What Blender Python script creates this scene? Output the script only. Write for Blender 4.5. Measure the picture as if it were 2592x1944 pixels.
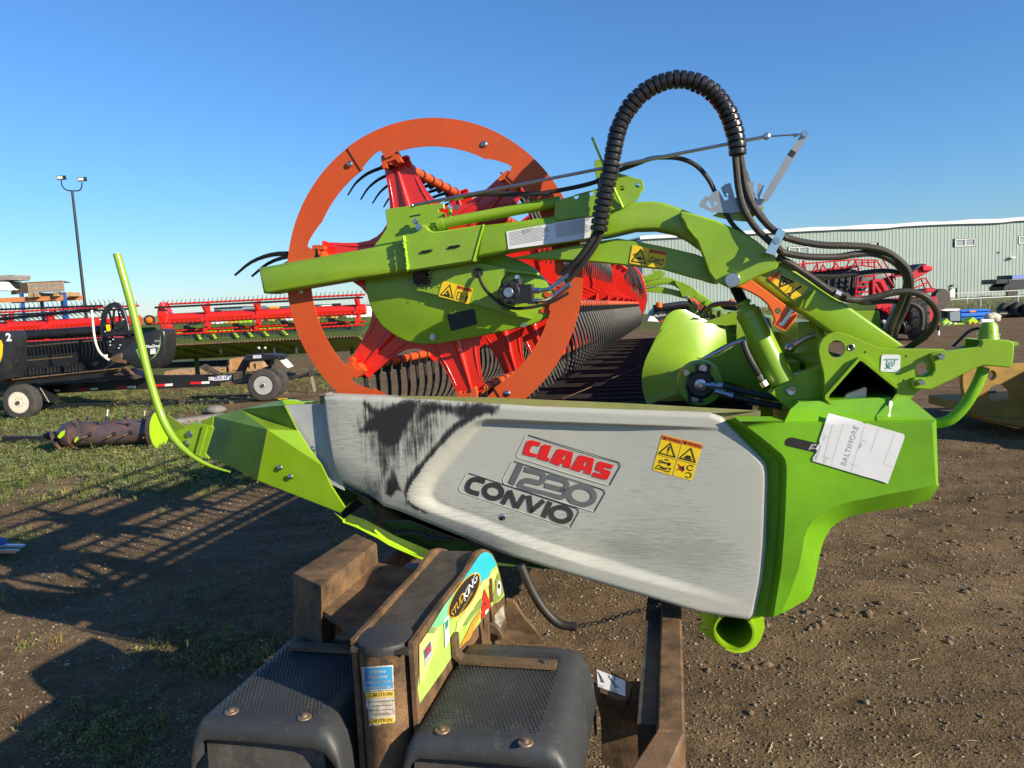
import bpy, bmesh, math, random
from math import sin, cos, pi, radians, sqrt, atan2
from mathutils import Vector, Matrix, noise
from mathutils.geometry import tessellate_polygon
import numpy as np

random.seed(11)
for o in list(bpy.data.objects):
    bpy.data.objects.remove(o)
scene = bpy.context.scene
COL = scene.collection

# ------------------------------------------------------------------ camera
NW, NH = 2592., 1944.
FPX = 1871.
EYE = Vector((0, 0, 1.9))
PITCH, ROLL = radians(6.3), radians(-2.8)
CAMROT = Matrix.Rotation(pi/2 - PITCH, 3, 'X') @ Matrix.Rotation(ROLL, 3, 'Z')
cd = bpy.data.cameras.new('camera')
cam = bpy.data.objects.new('camera', cd)
COL.objects.link(cam)
cam.matrix_world = Matrix.Translation(EYE) @ CAMROT.to_4x4()
cd.sensor_fit = 'HORIZONTAL'
cd.sensor_width = 36.0
cd.lens = 36.0*FPX/NW
cd.clip_start = 0.05
cd.clip_end = 3000
scene.camera = cam

# ------------------------------------------------------------------ light
SUN_EL, SUN_AZ = radians(22.5), radians(126)     # azimuth clockwise from +Y (the view direction)
SUN = Vector((cos(SUN_EL)*sin(SUN_AZ), cos(SUN_EL)*cos(SUN_AZ), sin(SUN_EL)))
world = bpy.data.worlds.new('World')
scene.world = world
world.use_nodes = True
wn = world.node_tree
bg = wn.nodes['Background']
sky = wn.nodes.new('ShaderNodeTexSky')
sky.sky_type = 'NISHITA'
sky.sun_disc = False
sky.sun_elevation = SUN_EL
sky.sun_rotation = SUN_AZ
sky.altitude = 1500
sky.air_density = 1.5
sky.dust_density = 0.3
sky.ozone_density = 10.0
wn.links.new(sky.outputs[0], bg.inputs[0])
bg.inputs[1].default_value = 0.104
sd = bpy.data.lights.new('sun', 'SUN')
sd.energy = 5.0
sd.angle = radians(0.53)
sd.color = (1.0, 0.87, 0.67)
sun = bpy.data.objects.new('sun', sd)
COL.objects.link(sun)
sun.rotation_euler = SUN.to_track_quat('Z', 'Y').to_euler()
sun.location = (20, -15, 20)
scene.view_settings.view_transform = 'Standard'
scene.view_settings.look = 'None'
scene.view_settings.exposure = 0.70
scene.view_settings.gamma = 1.0
scene.view_settings.use_curve_mapping = False

# ------------------------------------------------------------------ where things stand
def fr(x0, y0, w, W=2212.):
    def f(x, y): return (x0 + x*w/W, y0 + y*w/W)
    return f
D = fr(0, 0, 2592)
R1 = fr(0, 400, 700); R2 = fr(600, 250, 800); R3 = fr(1200, 150, 900); R4 = fr(1900, 450, 692)
R5 = fr(0, 700, 800); R6 = fr(600, 600, 800); R7 = fr(1350, 600, 800); R8 = fr(1800, 750, 792)
Q1 = fr(400, 1344, 800); Q2 = fr(1000, 1344, 800); Q3 = fr(1700, 1300, 892)
Q5 = fr(1000, 1050, 600); Q6 = fr(1600, 1050, 600); Q7 = fr(600, 1000, 600); Q8 = fr(900, 1350, 400)
T1 = fr(2292, 550, 300); T2 = fr(2292, 720, 300); T3 = fr(400, 730, 400); T4 = fr(0, 660, 300)
T5 = fr(0, 860, 400); T6 = fr(2000, 640, 400); T7 = fr(1600, 650, 400); T8 = fr(2200, 850, 392)

def ray(p):
    v = Vector(((p[0] - NW/2)/FPX, -(p[1] - NH/2)/FPX, -1.0))
    return (CAMROT @ v).normalized()
def gz(p, z=0.0):
    r = ray(p); t = (z - EYE.z)/r.z
    return EYE + r*t
def at(p, y):
    r = ray(p); return EYE + r*(y/r.y)
AX = ray(D(1452, 655))                    # the long axis of the header, pointing away
BX = AX.cross(Vector((0, 0, 1))).normalized()
VX = BX.cross(AX).normalized()
D0 = 2.75
def hp(p, w=0.0):                         # point of the header on its cross-section w metres behind the side panel
    r = ray(p); return EYE + r*((D0 + w)/r.dot(AX))
def HB(u, a, z):                          # u across, a along, z up from the ground
    f = Vector((AX.x, AX.y, 0)).normalized(); b = Vector((BX.x, BX.y, 0))
    return Vector((b.x*u + f.x*a, b.y*u + f.y*a, z))
def hps(fr_, pts, w=0.0): return [hp(fr_(*q), w) for q in pts]
def mm(fr_, px, w=0.0):                   # length in metres of px frame pixels at cross-section w
    a = fr_(0, 0); b = fr_(px, 0)
    return (b[0] - a[0])/FPX*(D0 + w)

# ------------------------------------------------------------------ curves
def cr(pts, n=6, closed=False):
    P = [Vector(p) for p in pts]; N = len(P); out = []
    segs = N if closed else N-1
    for i in range(segs):
        p1, p2 = P[i], P[(i+1) % N]
        p0 = P[i-1] if (closed or i > 0) else p1*2 - p2
        p3 = P[(i+2) % N] if (closed or i+2 < N) else p2*2 - p1
        for k in range(n):
            t = k/n
            out.append(0.5*((2*p1) + (p2-p0)*t + (2*p0-5*p1+4*p2-p3)*t*t + (3*p1-p0-3*p2+p3)*t*t*t))
    if not closed: out.append(P[-1])
    return out
def arc2(cx, cy, r, a0, a1, n, ry=None):
    ry = ry or r
    return [(cx + r*cos(radians(a0+(a1-a0)*i/n)), cy + ry*sin(radians(a0+(a1-a0)*i/n))) for i in range(n+1)]

# ------------------------------------------------------------------ materials
def _noise(nt, scale, detail=4, rough=0.6, coord=None, vec=None):
    n = nt.nodes.new('ShaderNodeTexNoise'); n.inputs['Scale'].default_value = scale
    n.inputs['Detail'].default_value = detail; n.inputs['Roughness'].default_value = rough
    if vec is not None: nt.links.new(vec, n.inputs['Vector'])
    return n
def _ramp(nt, inp, stops):
    r = nt.nodes.new('ShaderNodeValToRGB')
    e = r.color_ramp.elements
    while len(e) < len(stops): e.new(0.5)
    for i, (p, c) in enumerate(stops):
        e[i].position = p; e[i].color = (c[0], c[1], c[2], 1)
    nt.links.new(inp, r.inputs[0]); return r
def _mix(nt, fac, a, b, mode='MIX'):
    m = nt.nodes.new('ShaderNodeMix'); m.data_type = 'RGBA'; m.blend_type = mode
    for s, v in ((0, fac), (6, a), (7, b)):
        if hasattr(v, 'is_linked'): nt.links.new(v, m.inputs[s])
        elif s == 0: m.inputs[0].default_value = v
        else: m.inputs[s].default_value = (v[0], v[1], v[2], 1)
    return m.outputs[2]
def _math(nt, op, a, b=None, c=None, clamp=False):
    m = nt.nodes.new('ShaderNodeMath'); m.operation = op; m.use_clamp = clamp
    for i, v in enumerate((a, b, c)):
        if v is None: continue
        if hasattr(v, 'is_linked'): nt.links.new(v, m.inputs[i])
        else: m.inputs[i].default_value = v
    return m.outputs[0]
def newmat(name):
    m = bpy.data.materials.new(name); m.use_nodes = True
    return m, m.node_tree, m.node_tree.nodes['Principled BSDF']
def _pos(nt, scale=(1, 1, 1), rot=(0, 0, 0)):
    g = nt.nodes.new('ShaderNodeNewGeometry')
    mp = nt.nodes.new('ShaderNodeMapping'); mp.inputs['Scale'].default_value = scale; mp.inputs['Rotation'].default_value = rot
    nt.links.new(g.outputs['Position'], mp.inputs['Vector'])
    return mp.outputs[0]
def mat(name, col, rough=0.5, metal=0.0, var=0.12, vscale=6.0, dirt=None, dirt_amt=0.0, dscale=9.0, bump=0.0, bscale=60.0, coat=0.0, spec=0.5, fine=0.0, rvar=0.12, specks=0.0):
    """paint, plastic, rubber or metal: base colour with broad variation, dirt film, fine relief"""
    m, nt, b = newmat(name)
    v = _pos(nt)
    n1 = _noise(nt, vscale, 5, 0.6, vec=v)
    c = [x for x in col]
    lo = [x*(1-var) for x in c]; hi = [min(1, x*(1+var)) for x in c]
    colr = _ramp(nt, n1.outputs[0], ((0.3, lo), (0.7, hi))).outputs[0]
    if dirt_amt > 0:
        n2 = _noise(nt, dscale, 8, 0.75, vec=v)
        f = _ramp(nt, n2.outputs[0], ((0.62 - 0.22*dirt_amt, (0, 0, 0)), (0.80 - 0.1*dirt_amt, (1, 1, 1)))).outputs[0]
        f = _math(nt, 'MULTIPLY', f, min(1.0, 0.35 + 0.6*dirt_amt))
        colr = _mix(nt, f, colr, dirt or (0.16, 0.13, 0.10))
    if specks > 0:
        ns = _noise(nt, 85, 3, 0.6, vec=v)
        colr = _mix(nt, _math(nt, 'MULTIPLY', _ramp(nt, ns.outputs[0], ((0.70, (0, 0, 0)), (0.74, (1, 1, 1)))).outputs[0], specks), colr, (0.05, 0.045, 0.03))
        nl = _noise(nt, 1.0, 3, 0.6, vec=_pos(nt, scale=(14, 14, 160), rot=(0, radians(35), 0)))
        colr = _mix(nt, _math(nt, 'MULTIPLY', _ramp(nt, nl.outputs[0], ((0.69, (0, 0, 0)), (0.73, (1, 1, 1)))).outputs[0], specks*0.6), colr, (0.42, 0.50, 0.22))
        nd = _noise(nt, 2.2, 5, 0.7, vec=v)
        colr = _mix(nt, _math(nt, 'MULTIPLY', _ramp(nt, nd.outputs[0], ((0.45, (0, 0, 0)), (0.75, (1, 1, 1)))).outputs[0], specks*0.35), colr, (0.26, 0.30, 0.11))
    if fine > 0:
        n3 = _noise(nt, 220, 2, 0.6, vec=v)
        f = _ramp(nt, n3.outputs[0], ((0.35, (1-fine,)*3), (0.65, (1+fine,)*3))).outputs[0]
        colr = _mix(nt, 1.0, colr, f, 'MULTIPLY')
    nt.links.new(colr, b.inputs['Base Color'])
    nr = _noise(nt, 14, 5, 0.7, vec=v)
    rr = nt.nodes.new('ShaderNodeMapRange'); nt.links.new(nr.outputs[0], rr.inputs[0])
    rr.inputs[3].default_value = max(0.03, rough - rvar); rr.inputs[4].default_value = min(1, rough + rvar)
    nt.links.new(rr.outputs[0], b.inputs['Roughness'])
    b.inputs['Metallic'].default_value = metal
    b.inputs['Specular IOR Level'].default_value = spec
    b.inputs['Coat Weight'].default_value = coat
    b.inputs['Coat Roughness'].default_value = 0.12
    if bump > 0:
        n4 = _noise(nt, bscale, 6, 0.6, vec=v)
        bp = nt.nodes.new('ShaderNodeBump'); bp.inputs['Strength'].default_value = bump; bp.inputs['Distance'].default_value = 0.004
        nt.links.new(n4.outputs[0], bp.inputs['Height']); nt.links.new(bp.outputs[0], b.inputs['Normal'])
    return m
DUST = (0.17, 0.14, 0.10)
M = {}
M['green'] = mat('green_paint', (0.215, 0.385, 0.008), 0.36, specks=0.75, var=0.10, dirt=(0.12, 0.13, 0.05), dirt_amt=0.16, dscale=5, coat=0.25, bump=0.05, bscale=25, fine=0.04)
M['green_dirty'] = mat('scratched_green_paint', (0.165, 0.28, 0.007), 0.5, specks=1.0, var=0.2, dirt=(0.08, 0.13, 0.015), dirt_amt=0.7, dscale=5, bump=0.08, bscale=40, fine=0.06)
M['green_plastic'] = mat('green_plastic', (0.145, 0.37, 0.007), 0.45, var=0.22, vscale=3, dirt=(0.09, 0.14, 0.03), dirt_amt=0.28, dscale=4, bump=0.06, bscale=120, fine=0.05)  # broad colour variation stands in for cloudy highlights on the cover
M['green_shaded'] = mat('shaded_green', (0.055, 0.11, 0.012), 0.6, var=0.3, dirt=(0.03, 0.04, 0.015), dirt_amt=0.5)  # darker copy of the green, shade put into the colour
M['lime'] = mat('bright_lime_paint', (0.36, 0.62, 0.015), 0.35, var=0.1, coat=0.2)
M['red'] = mat('red_paint', (0.66, 0.020, 0.010), 0.28, var=0.08, dirt=(0.30, 0.03, 0.02), dirt_amt=0.1, coat=0.5, bump=0.03, bscale=20)
M['orange'] = mat('orange_plate', (0.56, 0.075, 0.010), 0.55, var=0.08, vscale=5, dirt=(0.40, 0.075, 0.02), dirt_amt=0.30, dscale=9, specks=0.25, fine=0.06, bump=0.06)
M['orange_lock'] = mat('orange_paint', (0.76, 0.13, 0.012), 0.4, var=0.06, dirt=(0.5, 0.14, 0.05), dirt_amt=0.12, coat=0.2)
M['black_rub'] = mat('black_rubber', (0.022, 0.020, 0.018), 0.55, var=0.3, dirt=(0.12, 0.10, 0.08), dirt_amt=0.18, dscale=18, bump=0.1, fine=0.2)
M['black_pl'] = mat('black_plastic', (0.017, 0.017, 0.018), 0.35, var=0.2, dirt=(0.09, 0.08, 0.07), dirt_amt=0.18, dscale=14, bump=0.05)
M['black_paint'] = mat('black_paint', (0.014, 0.015, 0.018), 0.4, var=0.25, dirt=(0.07, 0.06, 0.05), dirt_amt=0.25, dscale=3)
M['steel'] = mat('zinc_steel', (0.52, 0.53, 0.54), 0.30, metal=1.0, var=0.1, dirt=(0.25, 0.22, 0.18), dirt_amt=0.2, dscale=25)
M['chrome'] = mat('bright_chrome', (0.68, 0.69, 0.70), 0.14, metal=1.0, var=0.05)
M['rust'] = mat('rusty_steel', (0.105, 0.062, 0.030), 0.8, var=0.75, vscale=9, dirt=(0.30, 0.140, 0.040), dirt_amt=0.55, dscale=17, bump=0.35, bscale=90, fine=0.25)
M['rust_dark'] = mat('rusty_black_steel', (0.050, 0.044, 0.034), 0.7, var=0.5, vscale=10, dirt=(0.15, 0.075, 0.035), dirt_amt=0.55, dscale=16, bump=0.3, bscale=90, fine=0.25)
M['rust_worn'] = mat('worn_rust_patina', (0.12, 0.075, 0.042), 0.6, var=0.6, vscale=7, dirt=(0.24, 0.10, 0.03), dirt_amt=0.6, dscale=8, bump=0.2, fine=0.2)
M['fender'] = mat('grey_black_plastic', (0.036, 0.039, 0.041), 0.5, var=0.25, dirt=(0.13, 0.12, 0.10), dirt_amt=0.3, dscale=22, bump=0.12, bscale=200, fine=0.15)
M['flap'] = mat('dusty_mud_flap', (0.060, 0.056, 0.050), 0.8, var=0.35, vscale=9, dirt=(0.16, 0.145, 0.12), dirt_amt=0.55, dscale=12, bump=0.2)
M['white'] = mat('white_paint', (0.78, 0.77, 0.74), 0.5, var=0.04, dirt=(0.45, 0.4, 0.33), dirt_amt=0.15)
M['paper'] = mat('white_paper', (0.66, 0.67, 0.68), 0.75, var=0.05, vscale=12, bump=0.15, bscale=30)
M['sticker_w'] = mat('white_sticker', (0.74, 0.75, 0.75), 0.45, var=0.04)
M['ink'] = mat('black_ink', (0.016, 0.015, 0.014), 0.55, var=0.1)
M['ink_grey'] = mat('grey_ink', (0.36, 0.37, 0.38), 0.7, var=0.15)
M['yellow'] = mat('yellow_sticker', (0.80, 0.56, 0.012), 0.45, var=0.05, dirt=(0.55, 0.40, 0.05), dirt_amt=0.12, dscale=30)
M['sticker_o'] = mat('orange_sticker', (0.72, 0.13, 0.012), 0.5, var=0.05)
M['red_print'] = mat('red_print', (0.62, 0.012, 0.012), 0.45, var=0.05)
M['grey_print'] = mat('grey_print', (0.11, 0.115, 0.12), 0.5, var=0.15, dirt=(0.3, 0.3, 0.28), dirt_amt=0.3, dscale=40)
M['dark_print'] = mat('dark_print', (0.032, 0.033, 0.030), 0.5, var=0.15, dirt=(0.16, 0.16, 0.15), dirt_amt=0.2, dscale=40)
M['teal'] = mat('teal_print', (0.02, 0.24, 0.19), 0.5, var=0.05)
M['line_lt'] = mat('pale_edge_print', (0.62, 0.61, 0.52), 0.5, var=0.05)
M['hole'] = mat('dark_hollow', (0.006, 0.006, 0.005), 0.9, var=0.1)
M['gauge'] = mat('brushed_gauge_plate', (0.34, 0.36, 0.37), 0.4, metal=0.45, var=0.06)

# ------------------------------------------------------------------ mesh building
BASE = {}
def basis(n):
    n = n.normalized()
    a = n.cross(Vector((0, 0, 1)))
    if a.length < 1e-3: a = n.cross(Vector((1, 0, 0)))
    a.normalize(); return a, n.cross(a).normalized()
class MB:
    def __init__(s): s.v = []; s.f = []; s.uv = None
    def add(s, vs, fs):
        o = len(s.v); s.v += [Vector(x) for x in vs]; s.f += [tuple(i+o for i in f) for f in fs]; return o
    def boxv(s, c, ax, ay, az):
        c, ax, ay, az = map(Vector, (c, ax, ay, az))
        vs = [c + ax*i + ay*j + az*k for i in (-1, 1) for j in (-1, 1) for k in (-1, 1)]
        s.add(vs, [(0, 1, 3, 2), (4, 6, 7, 5), (0, 4, 5, 1), (2, 3, 7, 6), (0, 2, 6, 4), (1, 5, 7, 3)])
    def box(s, x0, x1, y0, y1, z0, z1):
        s.boxv(((x0+x1)/2, (y0+y1)/2, (z0+z1)/2), ((x1-x0)/2, 0, 0), (0, (y1-y0)/2, 0), (0, 0, (z1-z0)/2))
    def beam(s, p0, p1, w, h, up=(0, 0, 1)):
        p0, p1 = Vector(p0), Vector(p1); d = (p1-p0); L = d.length; d.normalize()
        sd_ = d.cross(Vector(up)).normalized(); u = sd_.cross(d).normalized()
        s.boxv((p0+p1)/2, d*(L/2), sd_*(w/2), u*(h/2))
    def cyl(s, p0, p1, r0, r1=None, n=14, caps=True):
        p0, p1 = Vector(p0), Vector(p1); r1 = r0 if r1 is None else r1
        a, b = basis(p1-p0); vs = []
        for p, r in ((p0, r0), (p1, r1)):
            vs += [p + a*(r*cos(2*pi*i/n)) + b*(r*sin(2*pi*i/n)) for i in range(n)]
        fs = [(i, (i+1) % n, n+(i+1) % n, n+i) for i in range(n)]
        if caps: fs += [tuple(range(n-1, -1, -1)), tuple(range(n, 2*n))]
        s.add(vs, fs)
    def lathe(s, p0, axis, prof, n=20, caps=True):          # prof: (distance along axis, radius)
        axis = Vector(axis).normalized(); a, b = basis(axis); p0 = Vector(p0); vs = []
        for d, r in prof:
            vs += [p0 + axis*d + a*(r*cos(2*pi*i/n)) + b*(r*sin(2*pi*i/n)) for i in range(n)]
        fs = []
        for k in range(len(prof)-1):
            fs += [(k*n+i, k*n+(i+1) % n, (k+1)*n+(i+1) % n, (k+1)*n+i) for i in range(n)]
        if caps and prof[0][1] > 1e-6: fs.append(tuple(range(n-1, -1, -1)))
        if caps and prof[-1][1] > 1e-6: fs.append(tuple(range((len(prof)-1)*n, len(prof)*n)))
        s.add(vs, fs)
    def tube(s, path, r, n=10, caps=True, flat=None, flatdir=None):
        P = [Vector(p) for p in path]; N = len(P)
        R = r if hasattr(r, '__len__') else [r]*N
        T = []
        for i in range(N):
            t = P[min(i+1, N-1)] - P[max(i-1, 0)]; T.append(t.normalized())
        a, b = basis(T[0]); vs = []
        for i in range(N):
            if i:
                q = T[i-1].rotation_difference(T[i]); a = q @ a
                a = (a - T[i]*a.dot(T[i])).normalized(); b = T[i].cross(a)
            vs += [P[i] + a*(R[i]*cos(2*pi*k/n)) + b*(R[i]*sin(2*pi*k/n)) for k in range(n)]
        fs = [(i*n+k, i*n+(k+1) % n, (i+1)*n+(k+1) % n, (i+1)*n+k) for i in range(N-1) for k in range(n)]
        if caps: fs += [tuple(range(n-1, -1, -1)), tuple(range((N-1)*n, N*n))]
        s.add(vs, fs)
    def ribbon(s, path, w, normal, th=0.0):      # flat band of width w lying across normal
        P = [Vector(p) for p in path]; N = len(P); normal = Vector(normal).normalized(); vs = []
        for i in range(N):
            t0 = (P[i] - P[i-1]).normalized() if i else (P[1]-P[0]).normalized()
            t1 = (P[i+1] - P[i]).normalized() if i < N-1 else t0
            t = (t0+t1).normalized(); c = max(0.45, t.dot(t0))
            d = normal.cross(t).normalized()*(w/2/c)
            vs += [P[i]-d, P[i]+d]
        fs = [(2*i, 2*i+1, 2*i+3, 2*i+2) for i in range(N-1)]
        if th:
            o = len(vs); vs += [v + normal*th for v in vs]
            fs = [(a, b, c, d) for a, b, c, d in fs] + [(a+o, d+o, c+o, b+o) for a, b, c, d in fs]
            fs += [(2*i, 2*i+2, 2*i+2+o, 2*i+o) for i in range(N-1)] + [(2*i+1, 2*i+1+o, 2*i+3+o, 2*i+3) for i in range(N-1)]
            fs += [(0, o, o+1, 1), (2*N-2, 2*N-1, 2*N-1+o, 2*N-2+o)]
        s.add(vs, fs)
    def poly(s, pts):                            # flat sheet
        P = [Vector(p) for p in pts]
        t = tessellate_polygon([P]); s.add(P, [tuple(x) for x in t])
    def plate(s, pts, th, holes=(), bev=0.0, steps=1):   # outline on the front, th = vector to the back
        th = Vector(th); n = th.normalized()
        loops = [[Vector(p) for p in pts]] + [[Vector(p) for p in h] for h in holes]
        a, b = basis(n)
        def area(L): return sum(L[i-1].dot(a)*L[i].dot(b) - L[i].dot(a)*L[i-1].dot(b) for i in range(len(L)))/2
        if area(loops[0]) < 0: loops[0].reverse()
        for L in loops[1:]:
            if area(L) > 0: L.reverse()
        def inset(L, d):
            if d == 0: return [v.copy() for v in L]
            out = []
            for i in range(len(L)):
                e0 = (L[i]-L[i-1]); e1 = (L[(i+1) % len(L)]-L[i])
                if e0.length < 1e-7 or e1.length < 1e-7: out.append(L[i].copy()); continue
                e0.normalize(); e1.normalize()
                n0 = n.cross(e0); n1 = n.cross(e1); m_ = n0+n1
                if m_.length < 1e-4: out.append(L[i].copy()); continue
                m_.normalize(); out.append(L[i] + m_*(d/max(0.4, m_.dot(n0))))
            return out
        rings = []
        L0 = loops[0]
        if bev > 0:
            for k in range(steps+1):
                t = k/steps*pi/2
                rings.append([v + n*(bev*(1-sin(t))) for v in inset(L0, bev*(1-cos(t)))] if steps > 1 else
                             [v + n*(bev*(1-k)) for v in inset(L0, bev*k)])
            rings.reverse()
        else: rings = [[v.copy() for v in L0]]
        front = rings[0]
        back = [v + th for v in L0]
        tf = tessellate_polygon([front] + loops[1:])
        allf = front + [v for L in loops[1:] for v in L]
        s.add(allf, [tuple(x) for x in tf])
        tb = tessellate_polygon([back] + [[v+th for v in L] for L in loops[1:]])
        s.add(back + [v+th for L in loops[1:] for v in L], [tuple(reversed(x)) for x in tb])
        seq = rings + [back]; N = len(L0)
        o = s.add([v for r in seq for v in r], [])
        s.f += [(o+k*N+i, o+k*N+(i+1) % N, o+(k+1)*N+(i+1) % N, o+(k+1)*N+i) for k in range(len(seq)-1) for i in range(N)]
        for L in loops[1:]:
            N = len(L); o = s.add(L + [v+th for v in L], [])
            s.f += [(o+i, o+(i+1) % N, o+N+(i+1) % N, o+N+i) for i in range(N)]
    def strip(s, A_, B_):
        N = len(A_); s.add(list(A_)+list(B_), [(i, i+1, N+i+1, N+i) for i in range(N-1)])
    def grid(s, rows):
        R, C = len(rows), len(rows[0])
        s.add([p for r in rows for p in r], [(i*C+j, i*C+j+1, (i+1)*C+j+1, (i+1)*C+j) for i in range(R-1) for j in range(C-1)])
    def ico(s, c, r, sub=1, sc=(1, 1, 1), jit=0.0):
        bm = bmesh.new(); bmesh.ops.create_icosphere(bm, subdivisions=sub, radius=1)
        c = Vector(c)
        vs = [c + Vector((v.co.x*sc[0], v.co.y*sc[1], v.co.z*sc[2]))*r*(1+random.uniform(-jit, jit)) for v in bm.verts]
        s.add(vs, [tuple(v.index for v in f.verts) for f in bm.faces]); bm.free()
    def build(s, name, m, parent=None, angle=31, weld=True, keep=False):
        base = BASE[parent.name] if parent is not None else Vector((0, 0, 0))
        me = bpy.data.meshes.new(name)
        me.from_pydata([tuple(v-base) for v in s.v], [], s.f)
        if weld:
            bm = bmesh.new(); bm.from_mesh(me)
            bmesh.ops.remove_doubles(bm, verts=bm.verts, dist=1e-5)
            bmesh.ops.recalc_face_normals(bm, faces=bm.faces)
            bm.to_mesh(me); bm.free()
        me.shade_smooth()
        try: me.set_sharp_from_angle(angle=radians(angle))
        except Exception: pass
        o = bpy.data.objects.new(name, me)
        me.materials.append(M[m] if isinstance(m, str) else m)
        COL.objects.link(o)
        BASE[o.name] = base.copy()
        if parent is not None: o.parent = parent
        return o
def thing(name, label, cat, loc, group=None):
    o = bpy.data.objects.new(name, None); COL.objects.link(o)
    o.empty_display_size = 0.2
    o.location = loc; BASE[o.name] = Vector(loc)
    o['label'] = label; o['category'] = cat
    if group: o['group'] = group
    return o
def tag(o, label, cat, group=None):
    o['label'] = label; o['category'] = cat
    if group: o['group'] = group
    return o
def struct(o): o['kind'] = 'structure'; return o
def stuff(o): o['kind'] = 'stuff'; return o
def dup(o, off=(0, 0, 0), parent=None, par_given=False):
    """copy an object with its parts; the copied root is moved by off"""
    c = o.copy(); COL.objects.link(c)
    c.parent = parent if par_given else o.parent
    c.location = Vector(o.location) + Vector(off); BASE[c.name] = BASE[o.name]
    for ch in list(o.children): dup(ch, (0, 0, 0), c, True)
    return c
def part(name, m, parent, **kw):
    class Ctx:
        def __enter__(s): s.b = MB(); return s.b
        def __exit__(s, *a): s.o = s.b.build(name, m, parent, **kw)
    return Ctx()
def bolt(parent, p, n, r=0.010, h=0.006, name='bolt', m='steel', dome=False):
    b = MB(); n = Vector(n).normalized(); p = Vector(p)
    if dome: b.lathe(p, n, [(0, r), (h*0.4, r*0.92), (h*0.75, r*0.65), (h, r*0.15), (h, 0)], 14)
    else:
        b.cyl(p, p+n*h*0.25, r*1.25, n=14); b.cyl(p+n*h*0.25, p+n*h, r, n=6)
    return b.build(name, m, parent)
FONT = None
def text_mesh(txt, size, shear=0.0, extrude=0.0, align='CENTER', bold=0.0, space=1.0):
    cu = bpy.data.curves.new('lettering', 'FONT'); cu.body = txt; cu.size = size; cu.shear = shear
    cu.align_x = align; cu.align_y = 'CENTER'; cu.offset = bold; cu.resolution_u = 2; cu.space_character = space
    ob = bpy.data.objects.new('lettering', cu); COL.objects.link(ob)
    dg = bpy.context.evaluated_depsgraph_get(); dg.update()
    me = bpy.data.meshes.new_from_object(ob.evaluated_get(dg))
    vs = [v.co.copy() for v in me.vertices]; fs = [tuple(p.vertices) for p in me.polygons]
    bpy.data.objects.remove(ob); bpy.data.curves.remove(cu); bpy.data.meshes.remove(me)
    return vs, fs
def put_text(parent, txt, c, xd, yd, size, m='ink', name='lettering', **kw):
    vs, fs = text_mesh(txt, size, **kw); c, xd, yd = Vector(c), Vector(xd), Vector(yd)
    b = MB(); b.add([c + xd*v.x + yd*v.y for v in vs], fs)
    return b.build(name, m, parent, weld=False)
# ================================================================== the combine header
NF = -AX
hdr = thing('combine_header', 'lime green grain header with big orange reel ring and grey side panel', 'header', HB(-0.3, 3.5, 0.75))
def P(name, m, f, pts, w, th, holes=(), bev=0.0, steps=1, par=None, n=0, angle=31):
    q = hps(f, pts, w)
    if n: q = cr(q, n, True)
    b = MB(); b.plate(q, AX*th, [hps(f, h, w) for h in holes], bev, steps)
    return b.build(name, m, par or hdr, angle=angle)
def T(name, m, f, pts, w, r, n=5, seg=10, par=None):
    ws = w if hasattr(w, '__len__') else [w]*len(pts)
    q = [hp(f(*p), ww) for p, ww in zip(pts, ws)]
    b = MB(); b.tube(cr(q, n) if n > 1 else q, r, seg)
    return b.build(name, m, par or hdr)
def hbolt(f, p, w, r=0.010, h=0.007, name='bolt', m='steel', dome=False, par=None):
    return bolt(par or hdr, hp(f(*p), w), NF, r, h, name, m, dome)

# ---------------------------------------------------------------- grey side panel, a moulded relief
def poly_sd(px, py, poly):
    """distance to outline and inside flag (numpy)"""
    poly = np.array(poly); d = np.full(px.shape, 1e9); ins = np.zeros(px.shape, bool)
    for i in range(len(poly)):
        x0, y0 = poly[i-1]; x1, y1 = poly[i]
        dx, dy = x1-x0, y1-y0; t = np.clip(((px-x0)*dx+(py-y0)*dy)/(dx*dx+dy*dy+1e-9), 0, 1)
        d = np.minimum(d, np.hypot(px-x0-t*dx, py-y0-t*dy))
        c = ((y0 > py) != (y1 > py)) & (px < (x1-x0)*(py-y0)/(y1-y0+1e-12)+x0)
        ins ^= c
    return d, ins
def toD(f, pts): return [(f(*p)[0]*2212/2592, f(*p)[1]*2212/2592) for p in pts]
top = toD(R6, [(575, 1105), (1000, 1120), (1400, 1142)]) + toD(R7, [(0, 1185), (700, 1212), (1240, 1232)]) + [(1560, 903), (1640, 985), (1656, 1003), (1660, 1030)]
bot = [(689.5, 852.5), (703, 974), (716, 1041), (748, 1057), (790, 1075.6), (820, 1101), (853, 1111), (983, 1165), (1069, 1199), (1211, 1241), (1393, 1292), (1508, 1326), (1608, 1342), (1622, 1341), (1632, 1330), (1648, 1260), (1656, 1180), (1660, 1030)]
outline = top + bot[::-1][1:-1]
rec_out = toD(Q5, [(3600, 130), (2212, 90), (1500, 62), (1000, 35), (850, 32), (740, 60), (640, 120), (540, 190), (430, 290), (300, 440), (180, 600), (115, 720), (105, 780), (140, 840), (250, 900), (430, 960), (800, 1080), (1100, 1200), (1500, 1330), (1800, 1425), (3600, 1900)])
rec_in = toD(Q5, [(3600, 190), (2212, 118), (1500, 103), (1000, 102), (830, 108), (760, 150), (700, 230), (600, 370), (480, 500), (390, 610), (345, 700), (335, 780), (380, 830), (500, 880), (700, 940), (1000, 1060), (1300, 1170), (1700, 1300), (3600, 1800)])
NCX, NCY = 260, 190
xs = np.linspace(0, 1, NCX)
u_ = 0.5*(1-np.cos(np.pi*np.clip(xs, 0, 1)))
xcol = 689.6 + (1659.8-689.6)*(0.55*xs + 0.45*u_)
tx, ty = np.array(top).T; bx_, by_ = np.array(bot).T
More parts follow.
